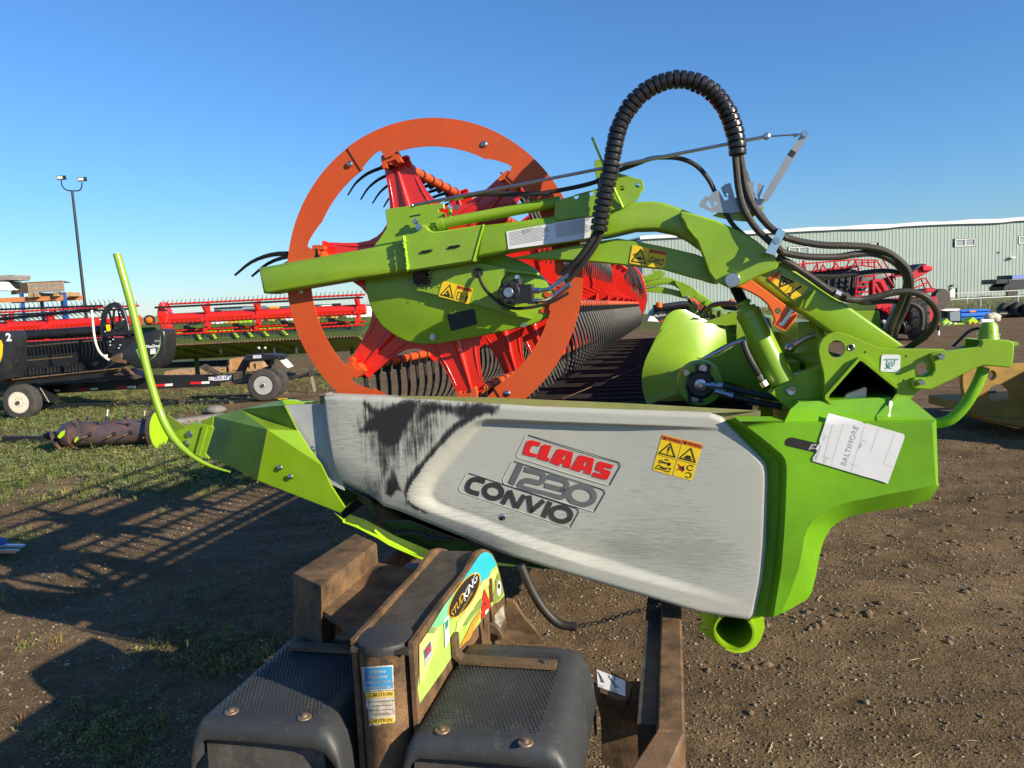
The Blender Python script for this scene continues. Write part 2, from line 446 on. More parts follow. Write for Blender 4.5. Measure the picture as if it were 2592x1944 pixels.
yt = np.interp(xcol, tx, ty); yb = np.interp(xcol, bx_, by_)
vv = np.linspace(0, 1, NCY); vv = 0.7*vv + 0.3*0.5*(1-np.cos(np.pi*vv))
PX = np.repeat(xcol[None, :], NCY, 0); PY = yt[None, :] + vv[:, None]*(yb-yt)[None, :]
dout, iout = poly_sd(PX, PY, rec_out); din, iin = poly_sd(PX, PY, rec_in)
tt = np.where(iin, 1.0, np.where(iout, dout/(dout+din+1e-6), 0.0)); tt = tt*tt*(3-2*tt)
fade = np.clip((1660-PX)/430, 0, 1); fade = fade*fade*(3-2*fade)
dep = 0.034*tt*fade
# soft rounded outer edge
dedge, _ = poly_sd(PX, PY, outline)
e = np.clip(dedge/13.0, 0, 1); dep += 0.020*(1-np.sqrt(np.clip(1-(1-e)**2, 0, 1)))
# the lower belly rolls back, and the front turns in at the left edge
roll = np.clip((PY - (yb-75)[None, :])/75, 0, 1)*np.clip((1500-PX)/500, 0, 1)
dep += 0.035*roll**2
lf = np.clip((PX-689)/70, 0, 1); dep += 0.012*(1-lf)**2
# shallow dent in the lower right corner
dd = np.hypot((PX-1310)/70, (PY-1205)/26); dep += 0.010*np.exp(-dd**2)
pb = MB()
C_ = EYE
rows = []
S_ = 2592/2212
for i in range(NCY):
    rows.append([hp((PX[i, j]*S_, PY[i, j]*S_), 0.0) + AX*float(dep[i, j]) for j in range(NCX)])
pb.grid(rows)
# skirt to the back
loop = [rows[0][j] for j in range(NCX)] + [rows[i][-1] for i in range(1, NCY)] + [rows[-1][j] for j in range(NCX-2, -1, -1)] + [rows[i][0] for i in range(NCY-2, 0, -1)]
back = [p + AX*(0.05) for p in loop]
pb.strip(loop + loop[:1], back + back[:1])
# --- material with scratch streaks, scuffs from a mask painted on the mesh
pm, nt, b = newmat('scratched_grey_panel')
sv = _pos(nt, scale=(15, 15, 330), rot=(0, radians(-15), radians(12)))
n1 = _noise(nt, 1.0, 6, 0.75, vec=sv)
brd = _noise(nt, 2.6, 4, 0.6, vec=_pos(nt))
base = _ramp(nt, brd.outputs[0], ((0.3, (0.37, 0.38, 0.335)), (0.7, (0.43, 0.44, 0.395)))).outputs[0]
wear = nt.nodes.new('ShaderNodeAttribute'); wear.attribute_name = 'wear'
ins = _math(nt, 'MULTIPLY_ADD', brd.outputs[0], 0.45, -0.085)
ins = _math(nt, 'ADD', ins, n1.outputs[0])
ins = _math(nt, 'MULTIPLY_ADD', wear.outputs['Fac'], 0.13, ins)
sc = _ramp(nt, ins, ((0.70, (0, 0, 0)), (0.79, (1, 1, 1)))).outputs[0]
col = _mix(nt, _math(nt, 'MULTIPLY', sc, 0.40), base, (0.13, 0.13, 0.115))
sv2 = _pos(nt, scale=(6, 6, 300), rot=(0, radians(-19), radians(12)))
n2 = _noise(nt, 1.0, 3, 0.6, vec=sv2)
lt = _ramp(nt, n2.outputs[0], ((0.66, (0, 0, 0)), (0.72, (1, 1, 1)))).outputs[0]
col = _mix(nt, _math(nt, 'MULTIPLY', lt, 0.2), col, (0.52, 0.52, 0.47))
pale_bevel = nt.nodes.new('ShaderNodeAttribute'); pale_bevel.attribute_name = 'pale_bevel'
col = _mix(nt, _math(nt, 'MULTIPLY', pale_bevel.outputs['Fac'], 0.8), col, (0.48, 0.48, 0.40))
scf = nt.nodes.new('ShaderNodeAttribute'); scf.attribute_name = 'scuff'
sv3 = _pos(nt, scale=(170, 170, 7), rot=(0, radians(14), radians(12)))
n3 = _noise(nt, 1.0, 5, 0.7, vec=sv3)
n3b = _noise(nt, 16.0, 5, 0.7, vec=_pos(nt))
n3c = _noise(nt, 1.0, 3, 0.6, vec=_pos(nt, scale=(34, 34, 5), rot=(0, radians(14), radians(12))))
s_ = _math(nt, 'MULTIPLY_ADD', n3.outputs[0], 0.9, -1.08)
s_ = _math(nt, 'MULTIPLY_ADD', n3c.outputs[0], 0.7, s_)
s_ = _math(nt, 'MULTIPLY_ADD', n3b.outputs[0], 0.6, s_)
s_ = _math(nt, 'MULTIPLY_ADD', scf.outputs['Fac'], 0.80, s_)
s_ = _ramp(nt, s_, ((0.20, (0, 0, 0)), (0.34, (0.35, 0.35, 0.35)), (0.46, (0.80, 0.80, 0.80)), (0.64, (1, 1, 1)))).outputs[0]
s_ = _math(nt, 'MULTIPLY', s_, _math(nt, 'GREATER_THAN', scf.outputs['Fac'], 0.02))
col = _mix(nt, s_, col, (0.018, 0.017, 0.018))
nt.links.new(col, b.inputs['Base Color'])
b.inputs['Roughness'].default_value = 0.5
bp = nt.nodes.new('ShaderNodeBump'); bp.inputs['Strength'].default_value = 0.06; bp.inputs['Distance'].default_value = 0.001
nt.links.new(n1.outputs[0], bp.inputs['Height']); nt.links.new(bp.outputs[0], b.inputs['Normal'])
M['panel'] = pm
panel = pb.build('side_panel', 'panel', hdr, angle=60, weld=False)
def band(px, py, poly, soft):
    d, i = poly_sd(px, py, poly); return np.clip(0.5 + np.where(i, d, -d)/soft, 0, 1)
sc1 = 1.2*band(PX, PY, toD(Q7, [(1190, 75), (1240, 110), (1330, 150), (1450, 95), (1560, 50), (1690, 55), (1660, 170), (1560, 330), (1520, 450), (1430, 480), (1390, 520), (1320, 420), (1310, 350), (1200, 340), (1160, 330), (1260, 200), (1230, 150)]), 26)
sc2 = 0.80*band(PX, PY, toD(Q7, [(1690, 50), (2000, 70), (2212, 85), (2330, 92), (2300, 190), (2212, 215), (2120, 230), (1900, 170), (1780, 200), (1700, 300), (1660, 260)]), 22)
sc2 = np.maximum(sc2, 0.9*band(PX, PY, toD(Q7, [(2180, 70), (2440, 100), (2420, 190), (2330, 180), (2212, 225), (2030, 300), (2010, 320), (2100, 220)]), 14))
sc3 = 0.95*band(PX, PY, toD(Q7, [(1450, 650), (1490, 780), (1520, 870), (1550, 900), (1480, 890), (1430, 960), (1370, 930), (1390, 820), (1420, 760)]), 12)
edge = [(2212, 200), (2040, 290), (1960, 370), (1880, 470), (1780, 590), (1690, 700), (1620, 800), (1580, 900), (1600, 1000), (1660, 1050), (1750, 1090)]
ed = toD(Q7, edge)
dl = np.full(PX.shape, 1e9)
for i in range(len(ed)-1):
    (x0, y0), (x1, y1) = ed[i], ed[i+1]; dx, dy = x1-x0, y1-y0
    t = np.clip(((PX-x0)*dx+(PY-y0)*dy)/(dx*dx+dy*dy), 0, 1); dl = np.minimum(dl, np.hypot(PX-x0-t*dx, PY-y0-t*dy))
_, i_out = poly_sd(PX, PY, rec_out)
sc4 = np.where(i_out, np.clip(0.55-dl/9, 0, 1), np.clip(0.92-dl/16, 0, 1))
streaks = 0.52*band(PX, PY, toD(Q7, [(1160, 75), (1250, 90), (1680, 60), (1900, 190), (1990, 190), (1900, 420), (1680, 640), (1500, 640), (1290, 950), (1150, 830), (1300, 700), (1100, 270)]), 60)
scuff = np.maximum.reduce([sc1, sc2, sc3, sc4, streaks])
wearm = np.clip(band(PX, PY, [(1120, 1085), (1400, 1130), (1600, 1160), (1600, 1225), (1350, 1245), (1000, 1150), (930, 1090)], 90) + 0.8*band(PX, PY, [(690, 860), (880, 900), (880, 1050), (800, 1080), (700, 1040)], 60), 0, 1)
palem = tt*(1-iin)*np.clip((1000-PX)/80, 0, 1)  # paler over the sloping left edge of the recess
me = panel.data; nv = len(me.vertices)
for nm, arr in (('scuff', scuff), ('wear', wearm), ('pale_bevel', palem)):
    a_ = me.attributes.new(nm, 'FLOAT', 'POINT'); vals = np.zeros(nv, np.float32); vals[:NCX*NCY] = arr.ravel(); a_.data.foreach_set('value', vals)

# top ledge of the panel, seen from above
bk = [hp(f(*p), 0.055) for f, p in ((R6, (575, 1100)), (R6, (1000, 1108)), (R6, (1780, 1122)), (R7, (0, 1135)), (R7, (700, 1165)), (R7, (1590, 1215)))]
ft = [hp((x*S_, y*S_ + 1.0), 0.012) for x, y in top[:6]]
with part('panel_ledge', mat('scuffed_ledge', (0.20, 0.22, 0.06), 0.55, var=0.2, dirt=(0.22, 0.16, 0.11), dirt_amt=0.7, dscale=5, bump=0.1), hdr) as b:
    b.strip(ft, bk); b.strip(bk, [p - VX*0.05 for p in bk])

# lettering on the panel: outlines traced in the plane of the field
def dpt(f, p, off=0.0015):
    x, y = f(*p); x /= S_; y /= S_
    j = int(np.clip(np.searchsorted(xcol, x), 1, NCX-1)); k = (y-yt[j])/max(1e-6, yb[j]-yt[j]); i = int(np.clip(np.searchsorted(vv, k), 1, NCY-1))
    return hp(f(*p), float(dep[i, j]) - off)
def letters(name, m, polys, par=panel):
    b = MB()
    for outer, *holes in polys:
        b.plate([dpt(Q5, p, 0.0025) for p in outer], AX*0.0022, [[dpt(Q5, p, 0.0025) for p in h] for h in holes])
    return b.build(name, m, par)
C1 = [(1225, 258), (1240, 243), (1268, 236), (1362, 258), (1346, 296), (1300, 285), (1272, 300), (1255, 335), (1262, 352), (1332, 370), (1312, 398), (1205, 372), (1192, 355)]
L1 = [(1372, 285), (1395, 277), (1463, 290), (1418, 398), (1448, 405), (1432, 437), (1340, 413), (1328, 396)]
A1 = [(1512, 325), (1530, 317), (1585, 327), (1500, 455), (1555, 465), (1548, 485), (1445, 445)]
Aa = [[(1512, 325), (1530, 317), (1664, 349), (1632, 500), (1565, 483), (1574, 458), (1548, 451), (1530, 477), (1445, 442)], [(1590, 372), (1602, 372), (1588, 422), (1560, 415)]]
Ab = [[(1712, 382), (1732, 376), (1860, 410), (1828, 559), (1762, 541), (1772, 516), (1745, 509), (1727, 533), (1640, 505)], [(1788, 430), (1800, 432), (1784, 482), (1757, 474)]]
S1 = [(1895, 440), (1915, 435), (2040, 468), (2022, 505), (1955, 488), (1945, 505), (2010, 525), (2012, 545), (1985, 600), (1960, 606), (1838, 572), (1858, 535), (1925, 553), (1935, 538), (1880, 520), (1872, 500)]
letters('maker_lettering', 'red_print', [[C1], [L1], Aa, Ab, [S1]])
lt_ = mat
with part('model_number', 'grey_print', panel) as b:
    def st(pts, w=48, n=5):
        q = [dpt(Q5, p, 0.002) for p in pts]
        b.ribbon(cr(q, n) if n > 1 else q, mm(Q5, w), AX, -0.001)
    st([(1172, 466), (1085, 648)], 58, 1)
    st([(1210, 508), (1360, 545), (1390, 580), (1370, 625), (1330, 632), (1240, 612), (1190, 625), (1160, 668)], 50)
    st([(1140, 665), (1345, 722)], 46, 1)
    st([(1430, 575), (1570, 612), (1606, 645), (1590, 685), (1550, 695), (1400, 655)], 46)
    st([(1540, 690), (1592, 715), (1590, 745), (1565, 765), (1520, 765), (1355, 722)], 46)
    O0 = arc2(0, 0, 1, 0, 345, 22)
    st([(1742 + 118*(x*0.95 - y*0.30), 752 + 82*(y*0.95 + x*0.40)) for x, y in O0] + [(1742+118*0.95, 752+82*0.4)], 50, 2)
with part('name_lettering', 'dark_print', panel) as b:
    st([(840, 622), (760, 602), (715, 612), (685, 650), (680, 690), (710, 718), (785, 738)], 48)
    O1 = [(918 + 82*(x*0.95 - y*0.28), 716 + 62*(y*0.95 + x*0.36)) for x, y in O0]
    st(O1 + O1[:1], 48, 2)
    st([(1005, 830), (1075, 712)], 46, 1); st([(1072, 704), (1130, 868)], 46, 1); st([(1135, 866), (1210, 750)], 46, 1)
    st([(1252, 752), (1268, 910)], 50, 1); st([(1262, 908), (1390, 800)], 44, 1)
    st([(1450, 812), (1385, 955)], 50, 1)
    O2 = [(1550 + 92*(x*0.95 - y*0.28), 928 + 66*(y*0.95 + x*0.36)) for x, y in O0]
    st(O2 + O2[:1], 48, 2)
def frame_line(pts, m, w): 
    with part('frame_line', m, panel) as b:
        q = [dpt(Q5, p, 0.0015) for p in pts]; b.ribbon(q, mm(Q5, w), AX, -0.0008)
for fr0 in ([(1240, 188), (2060, 435), (2090, 445), (2103, 480), (2000, 662)], [(1105, 432), (1920, 690), (1950, 705), (1960, 730), (1858, 908)], [(685, 543), (1680, 868), (1708, 882), (1714, 910), (1632, 1055)]):
    frame_line(fr0, 'ink', 7)
for fr0 in ([(1240, 190), (1222, 200), (1138, 370), (1145, 398), (1998, 660)], [(1105, 433), (1092, 440), (1010, 600), (1012, 630), (1025, 645), (1858, 906)], [(685, 543), (670, 550), (600, 680), (602, 705), (618, 722), (1632, 1053)]):
    frame_line(fr0, 'line_lt', 6)
o = bolt(panel, dpt(Q5, (1000, 955), 0.0005), NF, 0.0145, 0.0035, 'panel_screw', 'chrome', True)
with part('socket', 'hole', panel) as b:
    c = dpt(Q5, (1002, 953), 0.0042); b.cyl(c, c - AX*0.001, 0.006, n=6)

# warning stickers: plate, orange head, triangle, pictograms
def quad_uv(c0, c1, c2, c3):
    """corners TL, TR, BR, BL -> function of (s, t)"""
    def g(s, t): return (c0*(1-s)+c1*s)*(1-t) + (c3*(1-s)+c2*s)*t
    return g
def sticker(f, cs, w, kind, par=None, at_=None):
    place = at_ or (lambda p, off: hp(f(*p), w - off))
    par = par or hdr
    g0 = quad_uv(*[place(p, 0.0012) for p in cs]); g1 = quad_uv(*[place(p, 0.0018) for p in cs]); g2 = quad_uv(*[place(p, 0.0024) for p in cs])
    b = MB(); b.plate([g0(0.03, 0), g0(0.97, 0), g0(1, 0.03), g0(1, 0.97), g0(0.97, 1), g0(0.03, 1), g0(0, 0.97), g0(0, 0.03)], AX*0.001)
    s = b.build('warning_sticker', 'yellow', par)
    def fill(name, m, polys, g=g2, holes=()):
        b = MB()
        for q in polys: b.poly([g(*p) for p in q])
        return b.build(name, m, s, weld=False)
    ink = MB()
    def line(pts, w_, g=g2): ink.ribbon([g(*p) for p in pts], w_, AX)
    e1 = (g0(1, 0)-g0(0, 0)); e2 = (g0(0, 1)-g0(0, 0)); wd = e1.length; ht = e2.length
    def tri(cx_, cy_, r, rx, up=1):
        a = [(cx_-rx, cy_+up*r*0.8), (cx_, cy_-up*r), (cx_+rx, cy_+up*r*0.8)]
        line(a+a[:1]+[a[1]], 0.055*min(wd, ht)); return a
    if kind == 'tall_bang' or kind == 'tall_hand':
        fill('heading', 'sticker_o', [[(0.02, 0.01), (0.98, 0.01), (0.98, 0.13), (0.02, 0.13)]], g1)
        c = g2(0.56, 0.075); put_text(s, 'WARNING', c, e1.normalized(), -e2.normalized(), ht*0.105, 'ink', space=1.0)
        fill('mark', 'ink', [[(0.08, 0.12), (0.15, 0.03), (0.2, 0.12)]])
        tri(0.5, 0.36, 0.18, 0.40)
        line([(0.02, 0.56), (0.98, 0.56)], 0.0012)
        if kind == 'tall_bang':
            line([(0.5, 0.27), (0.5, 0.40)], 0.006); line([(0.5, 0.43), (0.5, 0.46)], 0.006)
            line([(0.45, 0.63), (0.65, 0.63)], 0.004); line([(0.35, 0.72), (0.6, 0.72)], 0.006)
            q = arc2(0.28, 0.72, 0.07, 0, 360, 12, 0.04); line(q, 0.003)
            fill('key_bow', 'ink', [[(0.72+0.09*cos(a*0.52), 0.725+0.05*sin(a*0.52)) for a in range(12)]])
            line([(0.12, 0.93), (0.22, 0.82), (0.52, 0.86), (0.86, 0.82), (0.80, 0.94), (0.5, 0.92), (0.12, 0.93), (0.22, 0.82)], 0.0025)
            line([(0.3, 0.88), (0.7, 0.88)], 0.003)
        else:
            for k in range(4): line([(0.34+0.08*k, 0.45), (0.44+0.06*k, 0.38)], 0.004)
            line([(0.3, 0.46), (0.72, 0.46)], 0.004)
            for k in range(5): line([(0.2+0.05*k, 0.70), (0.2+0.05*k+0.08, 0.80)], 0.004)
            r = MB(); r.ribbon([g2(0.12, 0.66), g2(0.45, 0.84)], 0.0035, AX); r.ribbon([g2(0.45, 0.66), g2(0.12, 0.84)], 0.0035, AX); r.build('red_cross', 'red_print', s, weld=False)
            line(arc2(0.74, 0.68, 0.15, 20, 330, 12, 0.07), 0.003); line(arc2(0.74, 0.88, 0.15, 200, 500, 12, 0.07), 0.003)
    elif kind == 'wide_hand' or kind == 'wide_man':
        fill('heading', 'sticker_o', [[(0.50, 0.03), (0.98, 0.03), (0.98, 0.24), (0.50, 0.24)]], g1)
        put_text(s, 'WARNING', g2(0.77, 0.135), e1.normalized(), -e2.normalized(), ht*0.17, 'ink')
        fill('mark', 'ink', [[(0.52, 0.22), (0.55, 0.07), (0.58, 0.22)]])
        tri(0.26, 0.55, 0.40, 0.20); line([(0.5, 0.02), (0.5, 0.98)], 0.0012)
        if kind == 'wide_hand':
            line([(0.16, 0.68), (0.36, 0.62)], 0.005); line([(0.18, 0.60), (0.33, 0.74)], 0.003); line([(0.28, 0.52), (0.24, 0.74)], 0.003)
            line([(0.54, 0.72), (0.60, 0.45), (0.76, 0.56), (0.94, 0.48), (0.90, 0.80), (0.74, 0.72), (0.54, 0.72), (0.60, 0.45)], 0.003)
            line([(0.62, 0.62), (0.86, 0.62)], 0.004)
        else:
            line([(0.16, 0.78), (0.36, 0.78)], 0.005); line([(0.24, 0.50), (0.28, 0.66), (0.34, 0.78)], 0.005); line([(0.2, 0.64), (0.3, 0.62)], 0.004)
            line([(0.58, 0.42), (0.68, 0.42), (0.68, 0.88), (0.58, 0.88), (0.58, 0.42), (0.68, 0.42)], 0.0025)
            line([(0.70, 0.66), (0.80, 0.66)], 0.003); line([(0.88, 0.5), (0.88, 0.72)], 0.010); line([(0.865, 0.7), (0.865, 0.93)], 0.004); line([(0.895, 0.7), (0.895, 0.93)], 0.004)
            fill('head', 'ink', [[(0.88+0.025*cos(a*0.52), 0.42+0.055*sin(a*0.52)) for a in range(12)]])
    elif kind == 'diag':
        fill('heading', 'sticker_o', [[(0.0, 0.0), (0.16, 0.0), (0.16, 1.0), (0.0, 1.0)]], g1)
        put_text(s, 'WARNING', g2(0.08, 0.5), -e2.normalized(), -e1.normalized(), wd*0.10, 'ink')
        a = [(0.24, 0.10), (0.24, 0.92), (0.55, 0.5)]; line([(0.22, 0.12), (0.56, 0.12), (0.40, 0.90), (0.22, 0.12), (0.56, 0.12)], 0.006)
        line([(0.3, 0.25), (0.48, 0.38)], 0.007); line([(0.34, 0.45), (0.46, 0.25)], 0.006); line([(0.36, 0.4), (0.42, 0.55)], 0.004)
        line([(0.60, 0.02), (0.60, 0.98)], 0.0012)
        line([(0.82, 0.12), (0.74, 0.86)], 0.007); line([(0.70, 0.86), (0.80, 0.92)], 0.006); line([(0.68, 0.95), (0.70, 0.86)], 0.004); line([(0.79, 0.99), (0.80, 0.92)], 0.004)
        line([(0.66, 0.4), (0.72, 0.55), (0.69, 0.62)], 0.003)
    ink.build('pictogram', 'ink', s, weld=False)
    return s
pan = lambda p, off: dpt(Q6, p, off)
sticker(Q6, [(282, 182), (468, 232), (370, 566), (190, 514)], 0, 'tall_bang', hdr, pan)
sticker(Q6, [(478, 226), (658, 276), (560, 616), (378, 566)], 0, 'tall_hand', hdr, pan)

# ---------------------------------------------------------------- crop divider on the left
w3 = dict(a=(R5, (1490, 980), 0.25), b=(R5, (1680, 930), 0.19), c=(R5, (1870, 1070), -0.015), d=(Q7, (190, 793), 0.02), e=(R5, (1432, 1240), 0.25),
          f=(R5, (1975, 865), 0.14), g=(Q7, (440, 95), 0.035), h=(Q7, (560, 330), 0.020), h2=(Q7, (680, 520), 0.014), i=(Q7, (780, 650), 0.012), i2=(Q7, (880, 860), 0.01), j=(Q7, (1003, 1050), 0.01), k=(Q7, (965, 1098), 0.015))
V3 = {k: hp(f(*p), w) for k, (f, p, w) in w3.items()}
def facets(name, m, keys, th=0.012, par=None):
    b = MB()
    for ks in keys:
        q = [V3[k] for k in ks]; b.plate(q, AX*th)
    return b.build(name, m, par or hdr, angle=20)
nose = facets('divider_nose', 'green_dirty', ['abcde'])
facets('divider_top_panel', 'green_dirty', ['bfghc'])
facets('divider_side_panel', 'green', [('c', 'h', 'h2', 'i', 'i2', 'j', 'k', 'd')])
with part('divider_shell', 'green_shaded', hdr) as b:
    q = [V3[k] for k in ('e', 'd', 'k', 'j')]
    b.strip(q, [p + AX*0.22 + VX*0.02 for p in q]); q = [V3[k] for k in 'abf']; b.strip(q, [p + AX*0.16 - VX*0.01 for p in q])
P('rear_plate', mat('grey_galvanised', (0.36, 0.38, 0.38), 0.5, var=0.1, dirt=(0.22, 0.22, 0.2), dirt_amt=0.4), Q7, [(440, 95), (710, 85), (860, 80), (1000, 890), (880, 835), (780, 655), (680, 522), (560, 335), (480, 205)], 0.045, 0.01)
for f, p, dm in ((Q7, (398, 678), 1), (Q7, (496, 763), 1)): hbolt(f, p, 0.006, 0.0125, 0.006, 'rivet', 'steel', True)
hbolt(Q7, (700, 507), 0.03, 0.015, 0.008, 'rivet', 'steel', True)
P('ledge_strip', 'lime', R5, [(1975, 868), (2010, 862), (2062, 866), (2100, 880), (2212, 872), (2212, 888), (2000, 897)], 0.09, 0.02)
arm = P('divider_mount', 'green', R5, [(1208, 1098), (1345, 1022), (1400, 1030), (1470, 1042), (1490, 1060), (1432, 1240), (1462, 1275), (1385, 1258), (1310, 1215), (1250, 1150)], 0.09, 0.012)
P('divider_web', 'green_dirty', R5, [(1165, 962), (1215, 1000), (1290, 1048), (1212, 1098), (1195, 1080)], 0.13, 0.008)
P('divider_top_web', 'green_dirty', R5, [(1400, 1020), (1490, 975), (1485, 1045), (1470, 1042)], 0.12, 0.01)
hbolt(R5, (1327, 1104), 0.09, 0.013, 0.009, par=arm); hbolt(R5, (1306, 1170), 0.09, 0.013, 0.009, par=arm)
P('mount_rib', 'green', R5, [(1420, 1045), (1448, 1050), (1392, 1256), (1365, 1246)], 0.08, 0.012, par=arm)
rod = [R1(935, 765), R5(875, 40), R5(925, 225), R5(985, 470), R5(1040, 690), R5(1090, 860), R5(1130, 975), R5(1175, 1070), R5(1230, 1150), R5(1310, 1228), R5(1400, 1290), R5(1500, 1335), R5(1612, 1368)]
with part('guard_rod', 'green', hdr) as b:
    wr = [0.06]*8 + [0.06, 0.065, 0.07, 0.08, 0.09]
    q = cr([hp(p, w) for p, w in zip(rod, wr)], 5); nq = len(q)
    b.tube(q, [0.0168 if i < 38 else 0.0168 - 0.0125*((i-38)/(nq-39))**0.8 for i in range(nq)], 14)
# torn lower lip below the divider
with part('torn_lip', 'lime', hdr) as b:
    rr_ = random.Random(4)
    up = [(905, 1095), (1000, 1160), (1010, 1185), (1130, 1215), (1170, 1245), (1330, 1310), (1420, 1385), (1540, 1430), (1720, 1515), (1800, 1545)]
    lo = [(985, 1165), (990, 1192), (1020, 1200), (1110, 1235), (1200, 1280), (1320, 1340), (1415, 1400), (1500, 1440), (1700, 1525), (1795, 1555)]
    b.strip(hps(Q7, up, 0.02), hps(Q7, lo, 0.0)); b.strip(hps(Q7, lo, 0.0), [p + AX*0.02 for p in hps(Q7, lo, 0)])
    b.strip(hps(Q7, [(1290, 1250), (1400, 1340), (1520, 1400), (1725, 1505)], 0.04), hps(Q7, [(1280, 1270), (1390, 1365), (1515, 1420), (1720, 1520)], 0.03))
with part('under_pan', 'green_shaded', hdr) as b:
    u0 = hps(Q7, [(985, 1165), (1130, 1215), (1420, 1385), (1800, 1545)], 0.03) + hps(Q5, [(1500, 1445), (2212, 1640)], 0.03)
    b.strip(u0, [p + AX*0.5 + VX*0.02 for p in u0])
P('inner_brace', 'green_shaded', Q7, [(880, 820), (1030, 880), (1240, 990), (1330, 1180), (1600, 1180), (1900, 1300), (2212, 1400), (2400, 1480), (2400, 1560), (1800, 1530), (1420, 1350), (1330, 1240), (1250, 1080), (1100, 950), (1010, 1050)], 0.16, 0.02)
P('inner_backing', 'hole', Q7, [(880, 820), (1240, 960), (1900, 1230), (2600, 1500), (2600, 1600), (1800, 1530), (1000, 1170)], 0.30, 0.02)  # near-black sheet, the shade of the cavity put in as colour
T('inner_hose', 'black_rub', Q7, [(1480, 1290), (1560, 1285), (1700, 1290), (1800, 1330), (2000, 1350)], 0.12, 0.012)

# ---------------------------------------------------------------- green end cover with the paper
inner = [R8(1385, 1374), R8(1245, 1400), Q6(2212, 778), Q6(2080, 800), Q6(1960, 832), Q6(1870, 866), Q6(1790, 910), Q6(1690, 982), Q6(1640, 1055), Q6(1605, 1150), Q6(1588, 1280), Q6(1550, 1450), Q3(735, 520), Q3(690, 625)]
outer = [R8(1390, 1480), R8(1250, 1505), R8(1100, 1530), R8(1015, 1548), R8(955, 1570), R8(912, 1592), R8(878, 1613), Q3(1000, 90), Q3(955, 170), Q3(930, 255), Q3(908, 380), Q3(880, 495), Q3(850, 540), Q3(700, 625)]
chan = [Q6(960, 25), Q6(1100, 128), Q6(1260, 252), Q6(1395, 365), Q6(1432, 420), Q6(1443, 480), Q6(1443, 600), Q6(1432, 900), Q6(1415, 1200), Q3(705, 150), Q3(690, 340), Q3(640, 650)]
cw = -0.03
q_in = [hp(p, cw) for p in inner]
q_out = [hp(p, cw + 0.062) for p in outer]
q_ch = [hp(p, cw) for p in chan]
p0 = hp(R8(205, 885), cw); pn = hp(R8(520, 892), cw); p1 = hp(R8(1562, 896), cw); p2 = hp(R8(1590, 1330), cw); p2b = hp(R8(1605, 1308), cw+0.04); p1b = hp(R8(1592, 872), cw+0.05)
with part('end_cover', 'green_plastic', hdr, angle=24) as b:
    main = [p0, pn, p1, p2, hp(R8(1500, 1352), cw)] + q_in + q_ch[::-1][:-1]
    b.poly(main)
    u1, u2, u3, u4 = hp(R8(560, 800), cw+0.06), hp(R8(620, 748), cw+0.075), hp(R8(1385, 706), cw+0.09), p1b
    b.poly([pn, hp(R8(520, 884), cw+0.012), u1, u2, u3, u4, p1])
    b.poly([p1, u4, p2b, p2])
    # underside band, turning right to the sun
    qi = [p2b, hp(R8(1545, 1400), cw+0.05)] ; 
    b.strip([p2, hp(R8(1500, 1352), cw)] + q_in, [hp(R8(1612, 1345), cw+0.05), hp(R8(1545, 1440), cw+0.06)] + q_out)
    b.poly([p2, p2b, hp(R8(1612, 1345), cw+0.05)])
    # right and lower returns to the back
    rim = [u1, u2, u3, u4, p2b, hp(R8(1612, 1345), cw+0.05), hp(R8(1545, 1440), cw+0.06)] + q_out
    b.strip(rim, [p + AX*0.42 for p in rim])
    # recessed channel beside the grey panel
    q_c2 = [hp(p, 0.03) for p in [Q6(880, 50), Q6(1040, 160), Q6(1220, 300), Q6(1330, 395), Q6(1365, 440), Q6(1372, 500), Q6(1370, 620), Q6(1360, 900), Q6(1340, 1200), Q3(650, 150), Q3(640, 340), Q3(590, 650)]]
    b.strip(q_ch, q_c2)
    q_c3 = [hp(p, 0.045) for p in [Q6(780, 90), Q6(960, 200), Q6(1120, 340), Q6(1200, 430), Q6(1240, 480), Q6(1250, 540), Q6(1245, 640), Q6(1230, 900), Q6(1200, 1200), Q3(540, 150), Q3(530, 340), Q3(480, 640)]]
    b.strip(q_c2, q_c3)
    b.strip([p0, hp(R8(520, 884), cw+0.012)], [hp(R8(160, 846), cw+0.06), hp(R8(470, 850), cw+0.09)])
P('cover_tab', 'green_plastic', R8, [(1395, 1478), (1425, 1465), (1425, 1490), (1405, 1500)], cw+0.1, 0.02)
# paper shipping label, slightly lifted
pw = cw - 0.004
lab = [(830, 825), (1065, 886), (1085, 902), (1100, 898), (1365, 975), (1368, 998), (1250, 1325), (1180, 1300), (1112, 1282), (1090, 1276), (720, 1165), (718, 1142), (742, 1108), (752, 1090), (738, 1082), (752, 1055), (768, 1040), (765, 1018), (800, 915)]
def cover_w(p):                       # depth of the cover surface under a label point
    y = p[1]; 
    return cw + (0.075*(885-y)/150 if y < 885 else 0.0)
with part('paper_label', 'paper', hdr, angle=60) as b:
    crease = [(802, 884), (1045, 886)]
    b.poly([hp(R8(*p), cover_w(p)-0.004) for p in [(830, 825), (1065, 886), (1045, 887), (808, 887)]])
    b.poly([hp(R8(*p), pw) for p in [(808, 887), (1045, 887), (1065, 886)] + lab[2:]])
plab = bpy.data.objects['paper_label']
M['ink_pale'] = mat('faded_print', (0.42, 0.43, 0.44), 0.8, var=0.3, vscale=60)
def lp(x, y, off=0.001): return hp(R8(x, y), pw - off)
xdir = (lp(1040, 890) - lp(930, 1215)).normalized(); ydir = NF.cross(xdir).normalized()
put_text(plab, 'BALTIMORE', lp(985, 1060), xdir, ydir, (lp(1040, 890)-lp(920, 1215)).length*0.15, 'ink_pale', shear=0.1, space=1.1)
put_text(plab, 'MN/Lino', lp(757, 1105), xdir, ydir, 0.014, 'ink_grey', space=1.1)
